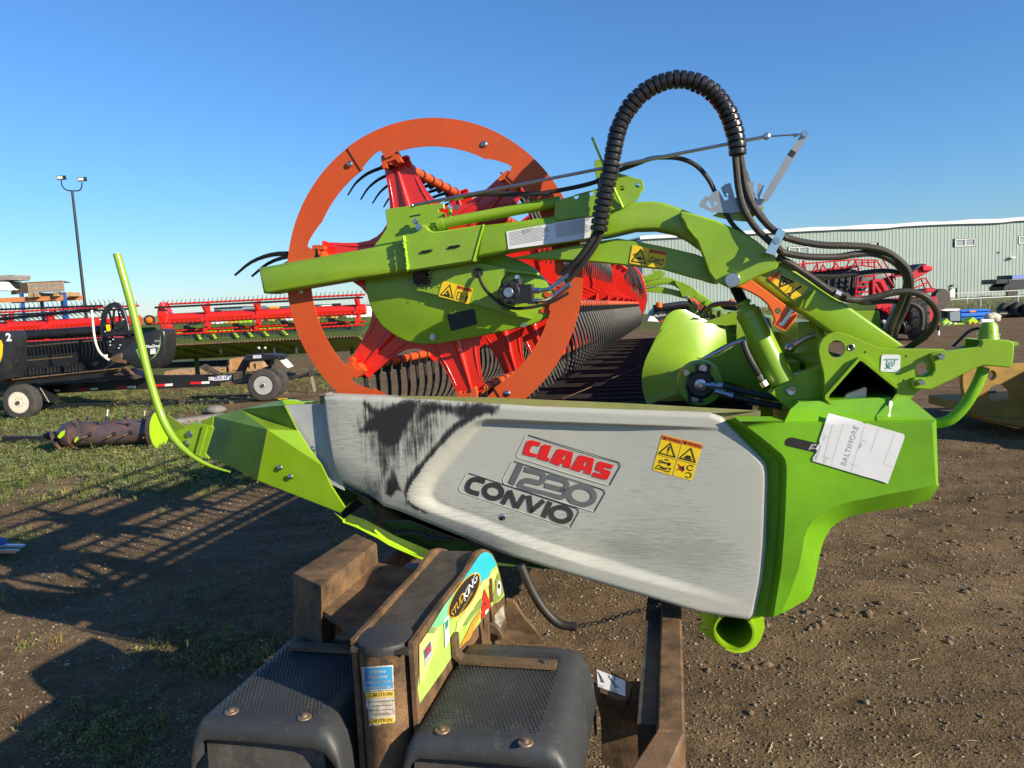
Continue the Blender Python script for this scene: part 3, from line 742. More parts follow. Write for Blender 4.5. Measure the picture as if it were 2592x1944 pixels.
put_text(plab, 'HT', lp(1060, 1055), xdir, ydir, 0.012, 'ink_grey'); put_text(plab, 'TOTAL', lp(812, 1160), xdir, ydir, 0.008, 'ink_grey'); put_text(plab, 'PO', lp(800, 1008), xdir, ydir, 0.009, 'ink_grey')
with part('form_lines', 'ink_grey', plab) as b:
    for a_, c_ in (((862, 905), (790, 1180)), ((935, 905), (850, 1200)), ((1085, 925), (990, 1240)), ((1185, 930), (1130, 1100)), ((1300, 970), (1220, 1190)), ((1065, 1030), (1045, 1085)), ((782, 980), (830, 995)), ((1235, 1190), (1290, 1205)), ((980, 1180), (1040, 1200)), ((790, 1130), (850, 1150)), ((1060, 1015), (1100, 1025))):
        b.ribbon([lp(*a_), lp(*c_)], 0.0008, AX)
badge = P('badge_stripe', 'ink', R8, [(768, 1042), (600, 1004), (572, 997), (548, 1000), (530, 1015), (523, 1035), (528, 1050), (545, 1060), (570, 1064), (738, 1104), (740, 1082), (756, 1050)], pw+0.0025, 0.001)
with part('letter', 'grey_print', badge) as b:
    M['badge_ink'] = mat('badge_grey', (0.35, 0.34, 0.36), 0.4)
    b.ribbon([hp(R8(*p), pw+0.001) for p in ((692, 1086), (712, 1052), (745, 1050))], 0.006, AX)
    b.ribbon([hp(R8(*p), pw+0.001) for p in ((706, 1074), (738, 1076))], 0.005, AX)
bpy.data.objects['letter'].data.materials[0] = M['badge_ink']
with part('bird_dropping', 'white', bpy.data.objects['end_cover']) as b:
    b.poly([hp(R8(*p), cover_w(p)-0.002) for p in [(1262, 738), (1274, 732), (1284, 742), (1284, 765), (1276, 790), (1270, 812), (1268, 830), (1272, 845), (1262, 856), (1252, 848), (1250, 838), (1258, 824), (1262, 805), (1260, 785), (1258, 760)]])
# ---------------------------------------------------------------- reel arm, cover, motor
arm_parts = []
def AP(*a, **k):
    o = P(*a, **k); arm_parts.append(o); return o
tele = P('reel_arm_slide', 'green', R2, [(143, 1182), (1090, 1012), (1165, 998), (1215, 1200), (860, 1255), (216, 1366), (178, 1362)], 0.12, 0.10, bev=0.016, steps=3)
slv = P('reel_arm_sleeve', 'green', R2, [(1163, 955), (1185, 948), (1255, 925), (1262, 900), (1285, 880), (1320, 888), (1340, 915), (1380, 930), (1722, 880), (1660, 1136), (1640, 1138), (1215, 1205), (1195, 1195)], 0.095, 0.14, bev=0.005)
with part('weld_bead', 'lime', slv) as b:
    rr_ = random.Random(3)
    q = [hp(R2(1166 + 30*t + rr_.uniform(-5, 5), 960 + 238*t), 0.088) for t in [i/26 for i in range(27)]]
    b.tube(q, [0.0055 + rr_.uniform(-0.0015, 0.003) for _ in q], 6)
with part('sleeve_edge', 'lime', slv) as b:
    b.ribbon(hps(R2, [(1728, 878), (1690, 1010), (1655, 1135)], 0.090), 0.006, AX, 0.004)
for p in ((1325, 1068), (1520, 1035)):
    with part('slot_pin', 'ink', slv) as b:
        c = [hp(R2(p[0]+dx, p[1]-dx*0.17), 0.092) for dx in (-42, -20, 0, 20, 42)]
        b.tube(c, [0.003, 0.0065, 0.005, 0.0065, 0.003], 8)
main_top = [(54, 1032), (300, 1003), (500, 972), (860, 918), (1010, 886), (1100, 880), (1180, 890), (1300, 932), (1480, 1008), (1660, 1096), (1850, 1190)]
main_bot = [(1330, 1122), (1250, 1082), (1130, 1057), (1000, 1060), (830, 1100), (500, 1150), (200, 1196), (14, 1235)]
def toN(f, pts): return [f(*p) for p in pts]
ident = lambda x, y: (x, y)
mp = toN(R3, main_top) + toN(R4, [(215, 652), (540, 858), (900, 1110), (1250, 1362)]) + toN(R4, [(1050, 1420), (860, 1395), (640, 1252), (440, 1110), (330, 1040), (0, 800)]) + toN(R3, [(1640, 1330), (1480, 1230)] + main_bot)
marm = P('reel_arm', 'green', ident, mp, 0.11, 0.11, bev=0.012, steps=3); arm_parts.append(marm)
AP('lower_arm', 'green', R3, [(232, 1236), (450, 1190), (720, 1140), (890, 1114), (1000, 1130), (1200, 1170), (1380, 1212), (1500, 1260), (1520, 1398), (1478, 1396), (1180, 1308), (900, 1276), (720, 1258), (500, 1247), (320, 1241)], 0.15, 0.05, bev=0.004)
clev = AP('clevis_plate', 'green', R3, [(1282, 950), (1300, 944), (1330, 952), (1500, 1000), (1660, 1070), (1760, 1130), (1885, 1238), (1900, 1270), (1885, 1300), (1785, 1342), (1650, 1413), (1580, 1421), (1500, 1382), (1460, 1330), (1430, 1245), (1385, 1130), (1325, 1060), (1310, 1025), (1280, 975)], 0.075, 0.03, bev=0.006)
with part('fold', 'green', clev) as b:
    q0 = hps(R3, [(1315, 1035), (1385, 1120), (1500, 1130), (1785, 1335)], 0.074); 
    b.strip(hps(R3, [(1312, 1032), (1335, 1055), (1384, 1125)], 0.060), hps(R3, [(1320, 1045), (1345, 1080), (1378, 1120)], 0.09))
with part('pivot_pin', 'steel', clev) as b:
    c = hp(R3(1605, 1374), 0.072); b.lathe(c, NF, [(-0.1, 0.0275), (0.014, 0.0275), (0.0175, 0.0245), (0.0175, 0.005), (0.015, 0.0045), (0.015, 0)], 22)
brk = AP('arm_bracket', 'green', R3, [(748, 640), (755, 627), (790, 620), (805, 640), (815, 738), (900, 708), (1050, 752), (1058, 800), (1010, 880), (930, 926), (862, 938), (745, 974), (530, 1000), (510, 995), (498, 975), (505, 882), (770, 802), (752, 690)], 0.100, 0.014,
         holes=[arc2(635, 855, 15, 0, 330, 11), arc2(730, 836, 15, 0, 330, 11), arc2(920, 802, 16, 0, 330, 11), arc2(1018, 783, 16, 0, 330, 11)], bev=0.002)
AP('bracket_web', 'green', R3, [(900, 735), (1058, 800), (1010, 882), (935, 920), (860, 935), (850, 820)], 0.16, 0.012)
T('pointer_rod', 'lime', R3, [(733, 485), (760, 550), (850, 760), (925, 922)], [0.05, 0.06, 0.08, 0.095], 0.0048, 1, 8)
with part('lift_cylinder', 'green', hdr) as b:
    a_, c_ = hp(R2(1405, 878), 0.135), hp(R3(540, 885), 0.135); d = (c_-a_).normalized(); L = (c_-a_).length
    b.lathe(a_, d, [(0, 0.010), (0, 0.0245), (0.028, 0.0245), (0.028, 0.0215), (L, 0.0215), (L, 0)], 20)
    b.tube([hp(R2(1280, 893), 0.135), a_], 0.008, 8)
    b.tube([hp(R2(1495, 830), 0.13), hp(R2(1492, 775), 0.13)], 0.008, 8)
cyl_ = arm_parts[-1] if False else bpy.data.objects['lift_cylinder']; arm_parts.append(cyl_)
with part('grease_fitting', 'chrome', cyl_) as b:
    b.lathe(hp(R2(1492, 778), 0.13), VX, [(0, 0.006), (0.004, 0.010), (0.012, 0.010), (0.013, 0.006), (0.024, 0.006), (0.026, 0.002)], 8)
hbolt(R2, (1538, 760), 0.18, 0.009, 0.012); hbolt(R2, (1250, 858), 0.185, 0.010, 0.012); hbolt(R2, (1273, 897), 0.09, 0.011, 0.010)
# gauge rod, arm and comb plate
with part('gauge_rod', 'steel', hdr) as b:
    a_, c_, e_ = hp(R2(1225, 747), 0.06), hp(R3(1820, 480), 0.06), hp(R3(2050, 466), 0.06)
    b.cyl(a_, a_ + (c_-a_)*0.002, 0.009); b.tube([a_, a_.lerp(c_, 0.5), c_], 0.0062, 10); b.tube([c_, e_], 0.0032, 8); b.ico(a_, 0.009, 2)
    b.lathe(c_, -AX, [(-0.006, 0.012), (0.006, 0.012), (0.009, 0.007), (0.012, 0.006)], 10)
    b.tube([hp(R3(1985, 473), 0.06), hp(R3(2010, 470), 0.06)], 0.006, 8)
ga = P('gauge_pointer', 'gauge', R3, [(2045, 452), (2065, 448), (2080, 462), (2076, 480), (1945, 690), (1830, 880), (1795, 868), (1800, 845), (1950, 590), (2030, 475)], 0.062, 0.003)
P('black_band', 'ink', R3, [(1970, 560), (2004, 578), (1985, 610), (1950, 592)], 0.0605, 0.0015, par=ga)
hbolt(R3, (2056, 464), 0.06, 0.011, 0.008, par=ga)
comb = [(1396, 905), (1440, 848), (1462, 862), (1440, 905), (1470, 928), (1480, 915), (1452, 870), (1478, 832), (1520, 812), (1560, 880), (1585, 868), (1535, 800), (1560, 778), (1595, 768), (1622, 862), (1650, 855), (1618, 765), (1680, 760), (1740, 764), (1738, 845), (1755, 848), (1768, 770), (1805, 785), (1775, 865), (1800, 872), (1830, 795), (1862, 815), (1845, 860), (1800, 900), (1790, 920), (1760, 940), (1700, 952), (1640, 950), (1600, 958), (1475, 950), (1405, 918)]
cp = P('scale_plate', 'gauge', R3, comb, 0.075, 0.003, holes=[[(1490, 890), (1505, 882), (1515, 900), (1500, 912)], [(1565, 838), (1582, 830), (1580, 858), (1562, 858)], [(1750, 850), (1765, 845), (1765, 870), (1745, 880)]])
P('scale_bracket', 'green', R3, [(1480, 975), (1560, 930), (1785, 905), (1805, 925), (1700, 1010), (1600, 1000)], 0.09, 0.01)
# reel drive cover
cov = P('drive_cover', 'green', R6, [(1038, -18+190), (890, 300), (896, 360), (912, 430), (935, 500), (965, 560), (1010, 620), (1060, 660), (1120, 700), (1190, 730), (1250, 745), (1330, 751), (1420, 745), (1560, 720), (1720, 690), (1900, 652), (2060, 615), (2120, 590), (2165, 560), (2195, 515), (2200, 460), (2200, 380), (2175, 330), (2130, 275), (2060, 205), (1960, 155), (1860, 120), (1300, 60)], 0.215, 0.05, bev=0.008, steps=2)
P('drive_cover_top', 'green', R2, [(1036, 780), (1048, 772), (1140, 758), (1260, 745), (1445, 732), (1452, 770), (1412, 772), (1412, 790), (1455, 800), (1470, 900), (1500, 1000), (1300, 1060), (945, 1050), (960, 1025), (1000, 975), (1045, 905), (1048, 870)], 0.205, 0.012, bev=0.002)
P('cover_mark', 'ink', R2, [(1208, 820), (1282, 806), (1285, 815), (1210, 828)], 0.2035, 0.001)
mt = P('motor_plate', 'green', R6, [(1225, 335), (1240, 300), (1300, 240), (1640, 182), (1700, 178), (1880, 215), (2108, 248), (2112, 270), (1890, 246), (1845, 300), (1820, 430), (1850, 505), (1960, 530), (2062, 573), (1960, 560), (1840, 522), (1500, 430), (1260, 378)], 0.185, 0.028, bev=0.003)
hole_ = P('cable_grommet', 'black_rub', R6, arc2(1688, 248, 33, 0, 340, 17), 0.180, 0.01)
mudc = hp(R6(1278, 290), 0.17)
with part('mud_hub', mat('caked_mud', (0.040, 0.030, 0.022), 0.95, var=0.4, vscale=40, bump=0.6, bscale=60), hdr) as b:
    b.lathe(mudc + AX*0.03, NF, [(0, 0.034), (0.03, 0.031), (0.034, 0.024), (0.030, 0.010), (0.034, 0)], 18)
    rr_ = random.Random(8)
    for k in range(150):
        a_ = rr_.gauss(0.1, 1.0); r_ = 0.025 + abs(rr_.gauss(0, 0.022)); s_ = rr_.uniform(0.001, 0.0045)*(1 if r_ < 0.05 else 0.6)
        b.ico(mudc + BX*cos(a_)*r_ + VX*sin(a_)*r_ + AX*(0.0145 - s_*0.2), s_, 1, (1, 1, 1), jit=0.3)
motor = None
mc = hp(R6(1900, 388), 0.03)
with part('hydraulic_motor', 'black_pl', hdr) as b:
    b.lathe(mc, AX, [(0.0, 0.012), (0.0, 0.040), (0.006, 0.0445), (0.05, 0.0445), (0.055, 0.047), (0.16, 0.047)], 28)
    b.boxv(mc + BX*0.052 - VX*0.008 + AX*0.035, BX*0.036, VX*0.036, AX*0.03)
    b.cyl(mc + BX*0.028 + VX*0.052 + AX*0.05, mc + BX*0.028 + VX*0.03 + AX*0.05, 0.02)
motor = bpy.data.objects['hydraulic_motor']
for k in range(8):
    a_ = radians(22 + 45*k); bolt(motor, mc + (BX*cos(a_) + VX*sin(a_))*0.0335, NF, 0.0068, 0.008, m='black_rub')
with part('motor_cap', 'steel', motor) as b:
    b.lathe(mc + NF*0.0005, NF, [(0, 0.0195), (0.003, 0.0195), (0.004, 0.018), (0.004, 0.009), (0.001, 0.009), (0.001, 0)], 20)
bolt(motor, hp(R6(1962, 283), 0.10), NF, 0.008, 0.014, 'plug', 'chrome')
fit = []
for (p, q1, q2) in (((2045, 375), (2200, 355), (2320, 270)), ((2035, 450), (2200, 430), (2330, 330))):
    with part('hose_fitting', 'chrome', motor) as b:
        a_ = hp(R6(*p), 0.10); c_ = hp(R6(p[0]+75, p[1]), 0.10)
        b.cyl(a_, c_, 0.0135, n=6)
        b.tube(cr([c_, hp(R6(p[0]+110, p[1]-4), 0.095), hp(R6(*q1), 0.085), hp(R6(*q2), 0.07)], 4), 0.0085, 10)
        b.tube([hp(R6(*q1), 0.085).lerp(hp(R6(*q2), 0.07), 0.35), hp(R6(*q2), 0.07)], 0.0115, 10)
# two hoses from the motor rise into the spiral-wrapped loop
loopc = [(560, 1360), (660, 1255), (730, 1160), (775, 1070), (792, 960), (818, 830), (845, 700), (870, 560), (900, 430), (960, 310), (1045, 215), (1150, 152), (1275, 125), (1395, 150), (1495, 215), (1570, 315), (1612, 420), (1635, 520), (1640, 600)]
wl = [0.07, 0.055, 0.05, 0.045, 0.04, 0.035, 0.03, 0.03, 0.03, 0.03, 0.03, 0.035, 0.04, 0.05, 0.06, 0.06, 0.06, 0.06, 0.06]
for k, off in enumerate((-16, 18)):
    T('hydraulic_hose', 'black_rub', R3, [(x + off*0.7, y + off*0.8 + (14 if k else -10)*(i < 1)) for i, (x, y) in enumerate(loopc[:5])], [w + 0.006*k for w in wl[:5]], 0.0118)
path = cr([hp(R3(*p), w) for p, w in zip(loopc[3:], wl[3:])], 24)
# arc length resample with raised bands
L = [0.0]
for i in range(1, len(path)): L.append(L[-1] + (path[i]-path[i-1]).length)
def at_len(s):
    j = min(len(L)-2, max(0, int(np.searchsorted(L, s))-1)); t = (s-L[j])/(L[j+1]-L[j]+1e-9); return path[j].lerp(path[j+1], t)
NB = 44; bl = L[-1]/NB
pth, rad = [], []
rr_ = random.Random(5)
for k in range(NB):
    jit = 1 + rr_.uniform(-0.04, 0.05)
    for s, r in ((0.02, 0.0225), (0.04, 0.0295), (0.12, 0.0318*jit), (0.5, 0.0322*jit), (0.80, 0.0315*jit), (0.88, 0.0285), (0.90, 0.0225)):
        pth.append(at_len((k+s)*bl)); rad.append(r)
with part('spiral_hose_wrap', mat('glossy_black_wrap', (0.013, 0.013, 0.014), 0.28, var=0.2, dirt=(0.13, 0.11, 0.09), dirt_amt=0.3, dscale=20), hdr, angle=25) as b: b.tube(pth, rad, 18)
HOSE = 'hose_worn'
M[HOSE] = mat('worn_hose_rubber', (0.032, 0.028, 0.022), 0.62, var=0.3, dirt=(0.30, 0.26, 0.2), dirt_amt=0.20, dscale=30, bump=0.12)
def toR3(f, pts): return [((f(*p)[0]-1200)/900*2212, (f(*p)[1]-150)/900*2212) for p in pts]
h1 = [(1625, 585), (1632, 680), (1645, 800), (1675, 920), (1745, 1040), (1835, 1130), (1900, 1180)] + toR3(R4, [(240, 595), (320, 618), (480, 640), (700, 640), (850, 618), (980, 612), (1090, 640), (1180, 695), (1245, 770), (1265, 850), (1235, 960), (1180, 1100), (1130, 1230), (1120, 1300)])
T('hydraulic_hose', HOSE, R3, h1, [0.06]*4 + [0.055, 0.05, 0.05] + [0.06, 0.07, 0.08, 0.1, 0.11, 0.12, 0.12, 0.13, 0.14, 0.15, 0.17, 0.2, 0.22, 0.24], 0.0125)
h2 = [(1655, 590), (1670, 680), (1690, 800), (1730, 900), (1790, 990), (1860, 1060), (1930, 1105)] + toR3(R4, [(300, 488), (420, 520), (600, 545), (800, 550), (950, 560), (1080, 590), (1180, 650), (1260, 730), (1290, 820), (1285, 940), (1240, 1080), (1190, 1180), (1160, 1290)])
T('hydraulic_hose', HOSE, R3, h2, [0.065]*4 + [0.06, 0.055, 0.05] + [0.06, 0.07, 0.08, 0.09, 0.1, 0.11, 0.12, 0.13, 0.14, 0.17, 0.2, 0.22, 0.24], 0.0125)
h2b = [(1640, 590), (1660, 650), (1690, 720), (1720, 820), (1760, 920), (1810, 1000), (1850, 1060)]
T('hydraulic_hose', HOSE, R3, h2b, 0.085, 0.010)
h3 = toR3(R4, [(215, 640), (330, 700), (420, 760), (500, 815), (620, 900), (720, 960), (800, 985), (900, 985), (1020, 965), (1150, 930), (1280, 922), (1400, 955), (1480, 1030), (1510, 1110), (1480, 1200), (1400, 1290), (1300, 1360), (1250, 1400)])
T('hydraulic_hose', HOSE, R3, h3, [0.08, 0.085, 0.09, 0.09, 0.09, 0.09, 0.09, 0.1, 0.1, 0.1, 0.1, 0.1, 0.12, 0.14, 0.16, 0.2, 0.24, 0.26], 0.0125)
with part('hose_coupling', 'steel', hdr) as b:
    b.tube([hp(R4(680, 935), 0.078), hp(R4(722, 955), 0.078)], 0.0155, 6); b.tube([hp(R4(785, 930), 0.07), hp(R4(785, 985), 0.08)], 0.005, 8)
h4 = toR3(R4, [(330, 690), (480, 780), (640, 800), (780, 790), (900, 768), (1050, 752), (1160, 758), (1230, 775)])
T('hydraulic_hose', 'black_rub', R3, h4, 0.16, 0.0085)
h5 = toR3(R4, [(640, 880), (760, 945), (900, 1010), (1100, 1000), (1270, 1010), (1370, 1060), (1390, 1150), (1380, 1230)])
T('hydraulic_hose', 'black_rub', R3, h5, 0.2, 0.009)
P('hose_shield', 'black_pl', R4, [(1180, 1010), (1260, 960), (1300, 960), (1300, 1000), (1175, 1310), (1080, 1240), (1140, 1120)], 0.30, 0.04)
h6 = toR3(R2, [(1585, 685), (1750, 662), (2000, 668), (2180, 665)]) + [(60, 838), (250, 842), (400, 835), (560, 810), (750, 765), (880, 700), (1000, 655), (1100, 618), (1200, 610), (1300, 622), (1390, 668), (1460, 750), (1510, 850), (1560, 950), (1620, 1040), (1700, 1110), (1760, 1150)]
T('hydraulic_hose', 'black_rub', R3, h6, [0.10]*8 + [0.09, 0.085, 0.085, 0.085] + [0.09]*9, 0.0085)
with part('hose_end', 'steel', hdr) as b:
    b.tube([hp(R2(1450, 710), 0.10), hp(R2(1520, 693), 0.10)], 0.0075, 8); b.tube([hp(R2(1520, 693), 0.10), hp(R2(1588, 683), 0.10)], 0.0115, 10)
T('motor_cable', 'black_rub', R6, [(1692, 255), (1705, 310), (1740, 370), (1800, 430), (1870, 480), (1950, 500), (2080, 488), (2200, 455), (2320, 390)], [0.17, 0.15, 0.13, 0.11, 0.08, 0.07, 0.075, 0.075, 0.075], 0.0065)
P('lower_plate_logo', 'ink', R6, [(1470, 548), (1480, 540), (1645, 503), (1660, 508), (1680, 602), (1672, 612), (1505, 658), (1495, 652)], 0.2125, 0.002)
hbolt(R6, (1372, 700), 0.205, 0.012, 0.012); hbolt(R6, (2010, 615), 0.205, 0.008, 0.008)
cl = P('hose_clamp', 'chrome', R4, [(225, 404), (287, 440), (245, 530), (190, 628), (116, 606), (150, 550)], 0.018, 0.004, bev=0.001)
with part('clamp_side', 'chrome', cl) as b:
    q = hps(R4, [(225, 404), (287, 440), (245, 530), (190, 628), (116, 606)], 0.020); b.strip(q[:2], [p + AX*0.05 for p in q[:2]]); b.strip(q[3:], [p + AX*0.05 for p in q[3:]])
hbolt(R4, (205, 510), 0.016, 0.010, 0.010, par=cl)
# stickers on the arm
sticker(R2, [(1440, 1272), (1652, 1330), (1622, 1438), (1408, 1382)], 0.183, 'wide_man')
sticker(R3, [(985, 1155), (1203, 1195), (1183, 1305), (965, 1268)], 0.148, 'wide_hand')
st_ = P('instruction_sticker', 'sticker_w', R3, [(200, 1072), (740, 975), (722, 1108), (600, 1130), (213, 1182)], 0.107, 0.001)
with part('text_lines', 'ink_grey', st_) as b:
    for cidx, (x0, x1) in enumerate(((0.03, 0.50), (0.56, 0.98))):
        for k in range(10):
            t = 0.10 + 0.08*k; rr_ = random.Random(k*7+cidx)
            L0 = (200+540*x0 + 10*t, 1072-97*x0 + 108*t); 
            xe = x1 - rr_.uniform(0, 0.10)
            L1_ = (200+540*xe + 10*t, 1072-97*xe + 108*t)
            pts_ = [hp(R3(*L0), 0.1058), hp(R3(*L1_), 0.1058)]
            b.ribbon(pts_, 0.0022, AX)
P('stain', 'ink_grey', R3, [(300, 1060), (370, 1045), (350, 1070), (310, 1085)], 0.1055, 0.0005)
sticker(R4, [(200, 762), (472, 885), (362, 1003), (140, 815)], 0.107, 'diag')

# ---------------------------------------------------------------- orange lock, tilt cylinder
lock = AP('reel_lock', 'orange_lock', R7, [(1400, 346), (1430, 335), (1500, 300), (1530, 300), (1851, 538), (1830, 590), (1760, 656), (1685, 614), (1690, 580), (1668, 520), (1640, 470), (1590, 425), (1520, 385), (1450, 355)], 0.085, 0.035, holes=[arc2(1710, 517, 23, 0, 340, 17)], bev=0.003)
P('lock_plate', 'orange_lock', R7, [(1680, 606), (1766, 650), (1851, 538), (1853, 548), (1764, 660), (1680, 616)], 0.06, 0.03, par=lock)
P('lock_catch', 'steel', R7, [(1800, 505), (1824, 515), (1752, 622), (1712, 615), (1716, 605), (1742, 590)], 0.075, 0.008, par=lock)
AP('arm_stop', 'green', R7, [(1968, 372), (1978, 378), (1930, 470), (1905, 500), (1895, 495), (1910, 450)], 0.05, 0.05)
with part('tilt_cylinder', 'green', hdr) as b:
    a_ = hp(R7(1497, 520), 0.19); c_ = hp(R7(1745, 1020), 0.15); d = (c_-a_).normalized(); L_ = (c_-a_).length
    b.lathe(a_, d, [(0, 0.012), (0, 0.044), (0.004, 0.0475), (0.030, 0.0475), (0.031, 0.0462), (0.034, 0.0462), (0.035, 0.0475), (L_, 0.0475), (L_, 0)], 30)
tc = bpy.data.objects['tilt_cylinder']; arm_parts.append(tc)
with part('cylinder_gland', 'green', tc) as b:
    b.lathe(a_ - d*0.04, d, [(0, 0.014), (0, 0.028), (0.012, 0.030), (0.014, 0.022), (0.024, 0.022), (0.026, 0.036), (0.042, 0.040)], 18)
with part('threaded_rod', 'black_pl', tc) as b:
    r0 = a_ - d*0.16; pr = []
    for k in range(22): pr += [(k*0.006, 0.0195), (k*0.006+0.003, 0.023)]
    b.lathe(r0, d, [(0, 0)] + pr + [(0.135, 0.019), (0.16, 0.019)], 16)
bp_ = hp(R7(1680, 690), 0.10)
P('cylinder_foot', 'green', R7, [(1655, 1095), (1690, 1050), (1830, 968), (1930, 930), (2030, 895), (2080, 1000), (2050, 1180), (1960, 1195), (1775, 1200), (1745, 1170)], 0.13, 0.06, bev=0.004)
with part('foot_pin', 'steel', hdr) as b:
    c = hp(R7(1805, 1076), 0.125); b.lathe(c, NF, [(-0.05, 0.018), (0.004, 0.018), (0.006, 0.016), (0.006, 0.004), (0.004, 0)], 18)
    b.cyl(c + BX*-0.024 + VX*0.004, c + BX*-0.012 + VX*0.004, 0.004)
T('cylinder_hose', 'black_rub', R7, [(1470, 735), (1490, 800), (1530, 880), (1565, 940), (1585, 975)], [0.10, 0.09, 0.09, 0.1, 0.11], 0.0115)
with part('cylinder_fitting', 'chrome', hdr) as b:
    b.tube([hp(R7(1575, 955), 0.105), hp(R7(1600, 1005), 0.11)], 0.011, 10); b.tube([hp(R7(1603, 1010), 0.11), hp(R7(1622, 1042), 0.11)], 0.0155, 6)
    b.tube(cr([hp(R7(1190, 852), 0.11), hp(R7(1320, 790), 0.1), hp(R7(1400, 745), 0.1), hp(R7(1490, 722), 0.1)], 4), 0.006, 8)

# ---------------------------------------------------------------- hitch plate, square tube, stand
circ = lambda x, y, r, n=20: arc2(x, y, r, 0, 360*(n-1)/n, n-1)
hitch = P('hitch_plate', 'green', R8, [(760, 390), (768, 340), (790, 295), (830, 265), (890, 252), (940, 260), (985, 278), (1080, 320), (1190, 362), (1300, 370), (1640, 374), (1662, 384), (1700, 420), (1600, 620), (1475, 662), (1420, 718), (1370, 760), (1000, 790), (800, 740), (800, 610), (795, 540), (775, 470)], 0.06, 0.02,
          holes=[circ(888, 372, 62), circ(990, 362, 19, 12), circ(1492, 512, 46, 16), circ(1085, 395, 10, 8), circ(1376, 424, 10, 8), circ(1360, 595, 9, 8), [(1050, 452), (840, 690), (830, 730), (1000, 770), (1290, 735), (1322, 690), (1318, 655)]], bev=0.002)
with part('pin_ring', 'steel', hitch) as b:
    c = hp(R8(990, 362), 0.059); pr = [c + (BX*cos(a*0.35) + VX*sin(a*0.35))*0.0108 for a in range(19)]; b.tube(pr, 0.0018, 6)
sqo = [hp(R8(*p), 0.04) for p in [(1045, 432), (1075, 428), (1095, 445), (1325, 640), (1336, 670), (1325, 700), (1250, 800), (900, 830), (806, 725), (808, 700)]]
sqi = [hp(R8(*p), 0.04) for p in [(1050, 456), (1068, 458), (1310, 655), (1316, 672), (1308, 690), (1240, 785), (900, 815), (826, 722), (828, 706)]]
with part('square_tube', 'green', hdr) as b:
    b.plate(sqo, AX*0.03, [sqi])
with part('tube_hollow', 'hole', hdr) as b:
    b.strip(sqi + sqi[:1], [p + AX*1.6 for p in sqi + sqi[:1]]); b.poly([p + AX*1.6 for p in sqi])
with part('tube_insert', 'steel', hdr) as b:
    b.plate(hps(R8, [(930, 725), (960, 685), (1085, 635), (1110, 648), (1102, 725)], 0.10), AX*0.2, bev=0.004)
P('hitch_bracket', 'green', R8, [(1556, 440), (1560, 412), (1580, 400), (1740, 378), (1900, 356), (1915, 335), (1912, 310), (1935, 302), (2110, 311), (2138, 325), (2146, 350), (2140, 440), (2128, 495), (2110, 505), (1930, 490), (1880, 505), (1700, 592), (1555, 662), (1440, 655), (1424, 640), (1426, 590), (1440, 576), (1525, 572), (1560, 555), (1580, 520), (1576, 480)], 0.035, 0.022, bev=0.004)
hbk = bpy.data.objects['hitch_bracket']
with part('bracket_box', 'green', hbk) as b:
    q = hps(R8, [(1905, 312), (2110, 312), (2146, 350), (2128, 495), (1930, 490)], 0.057); b.strip(q, [p + AX*0.16 for p in q])
    q = hps(R8, [(1710, 365), (1795, 350), (1800, 300), (1830, 292), (1915, 300), (1915, 372)], 0.20); b.plate(q, AX*0.015)
    b.boxv(hp(R8(2030, 330), 0.13), BX*0.035, VX*0.006, AX*0.07)
with part('bracket_top_stub', 'green', hbk) as b:
    c = hp(R8(1962, 302), 0.11); b.lathe(c, VX, [(0, 0.034), (0.012, 0.030), (0.045, 0.0275), (0.058, 0.020), (0.060, 0)], 20)
with part('stub_pin', 'steel', hbk) as b:
    b.cyl(hp(R8(1880, 262), 0.11), hp(R8(2045, 270), 0.11), 0.006, n=10)
T('release_cable', 'black_rub', R8, [(1920, 232), (1880, 228), (1830, 243), (1790, 275), (1750, 315), (1710, 355)], 0.13, 0.005, par=hbk)
for p in ((1617, 425), (1478, 606)):
    with part('pin', 'steel', hbk) as b:
        c = hp(R8(*p), 0.03); b.lathe(c, NF, [(-0.02, 0.0105), (0.022, 0.0105), (0.025, 0.009), (0.025, 0)], 14)
T('curved_stand', 'green_plastic', R8, [(1930, 500), (1895, 590), (1850, 680), (1790, 775), (1720, 850), (1650, 888), (1560, 895), (1450, 880)], [0.11, 0.11, 0.11, 0.115, 0.12, 0.13, 0.15, 0.18], 0.0195, 6, 14)
stk = P('info_sticker', 'sticker_w', R8, [(1204, 425), (1216, 412), (1328, 413), (1339, 425), (1336, 525), (1326, 537), (1210, 534), (1198, 522)], 0.0575, 0.001)
with part('diagram', 'teal', stk) as b:
    e = lambda x, y: hp(T8(x, y), 0.0565)
    def ln(pts, w=0.0022): b.ribbon([e(*p) for p in pts], w, AX)
    ln([(208, 342), (415, 342)])
    for k in range(5): ln([(230+42*k, 340), (250+42*k, 322)], 0.0016)
    ln([(258, 342), (255, 410), (280, 440), (330, 438), (362, 400), (366, 345)]); ln(arc2(308, 392, 24, 0, 360, 14), 0.0022); ln([(300, 405), (250, 440), (300, 470), (325, 470)]); ln([(240, 400), (280, 450)], 0.003); ln([(218, 462), (270, 460), (300, 440)], 0.003)
    ln([(190, 498), (262, 498)], 0.001); ln([(350, 502), (410, 502)], 0.001)

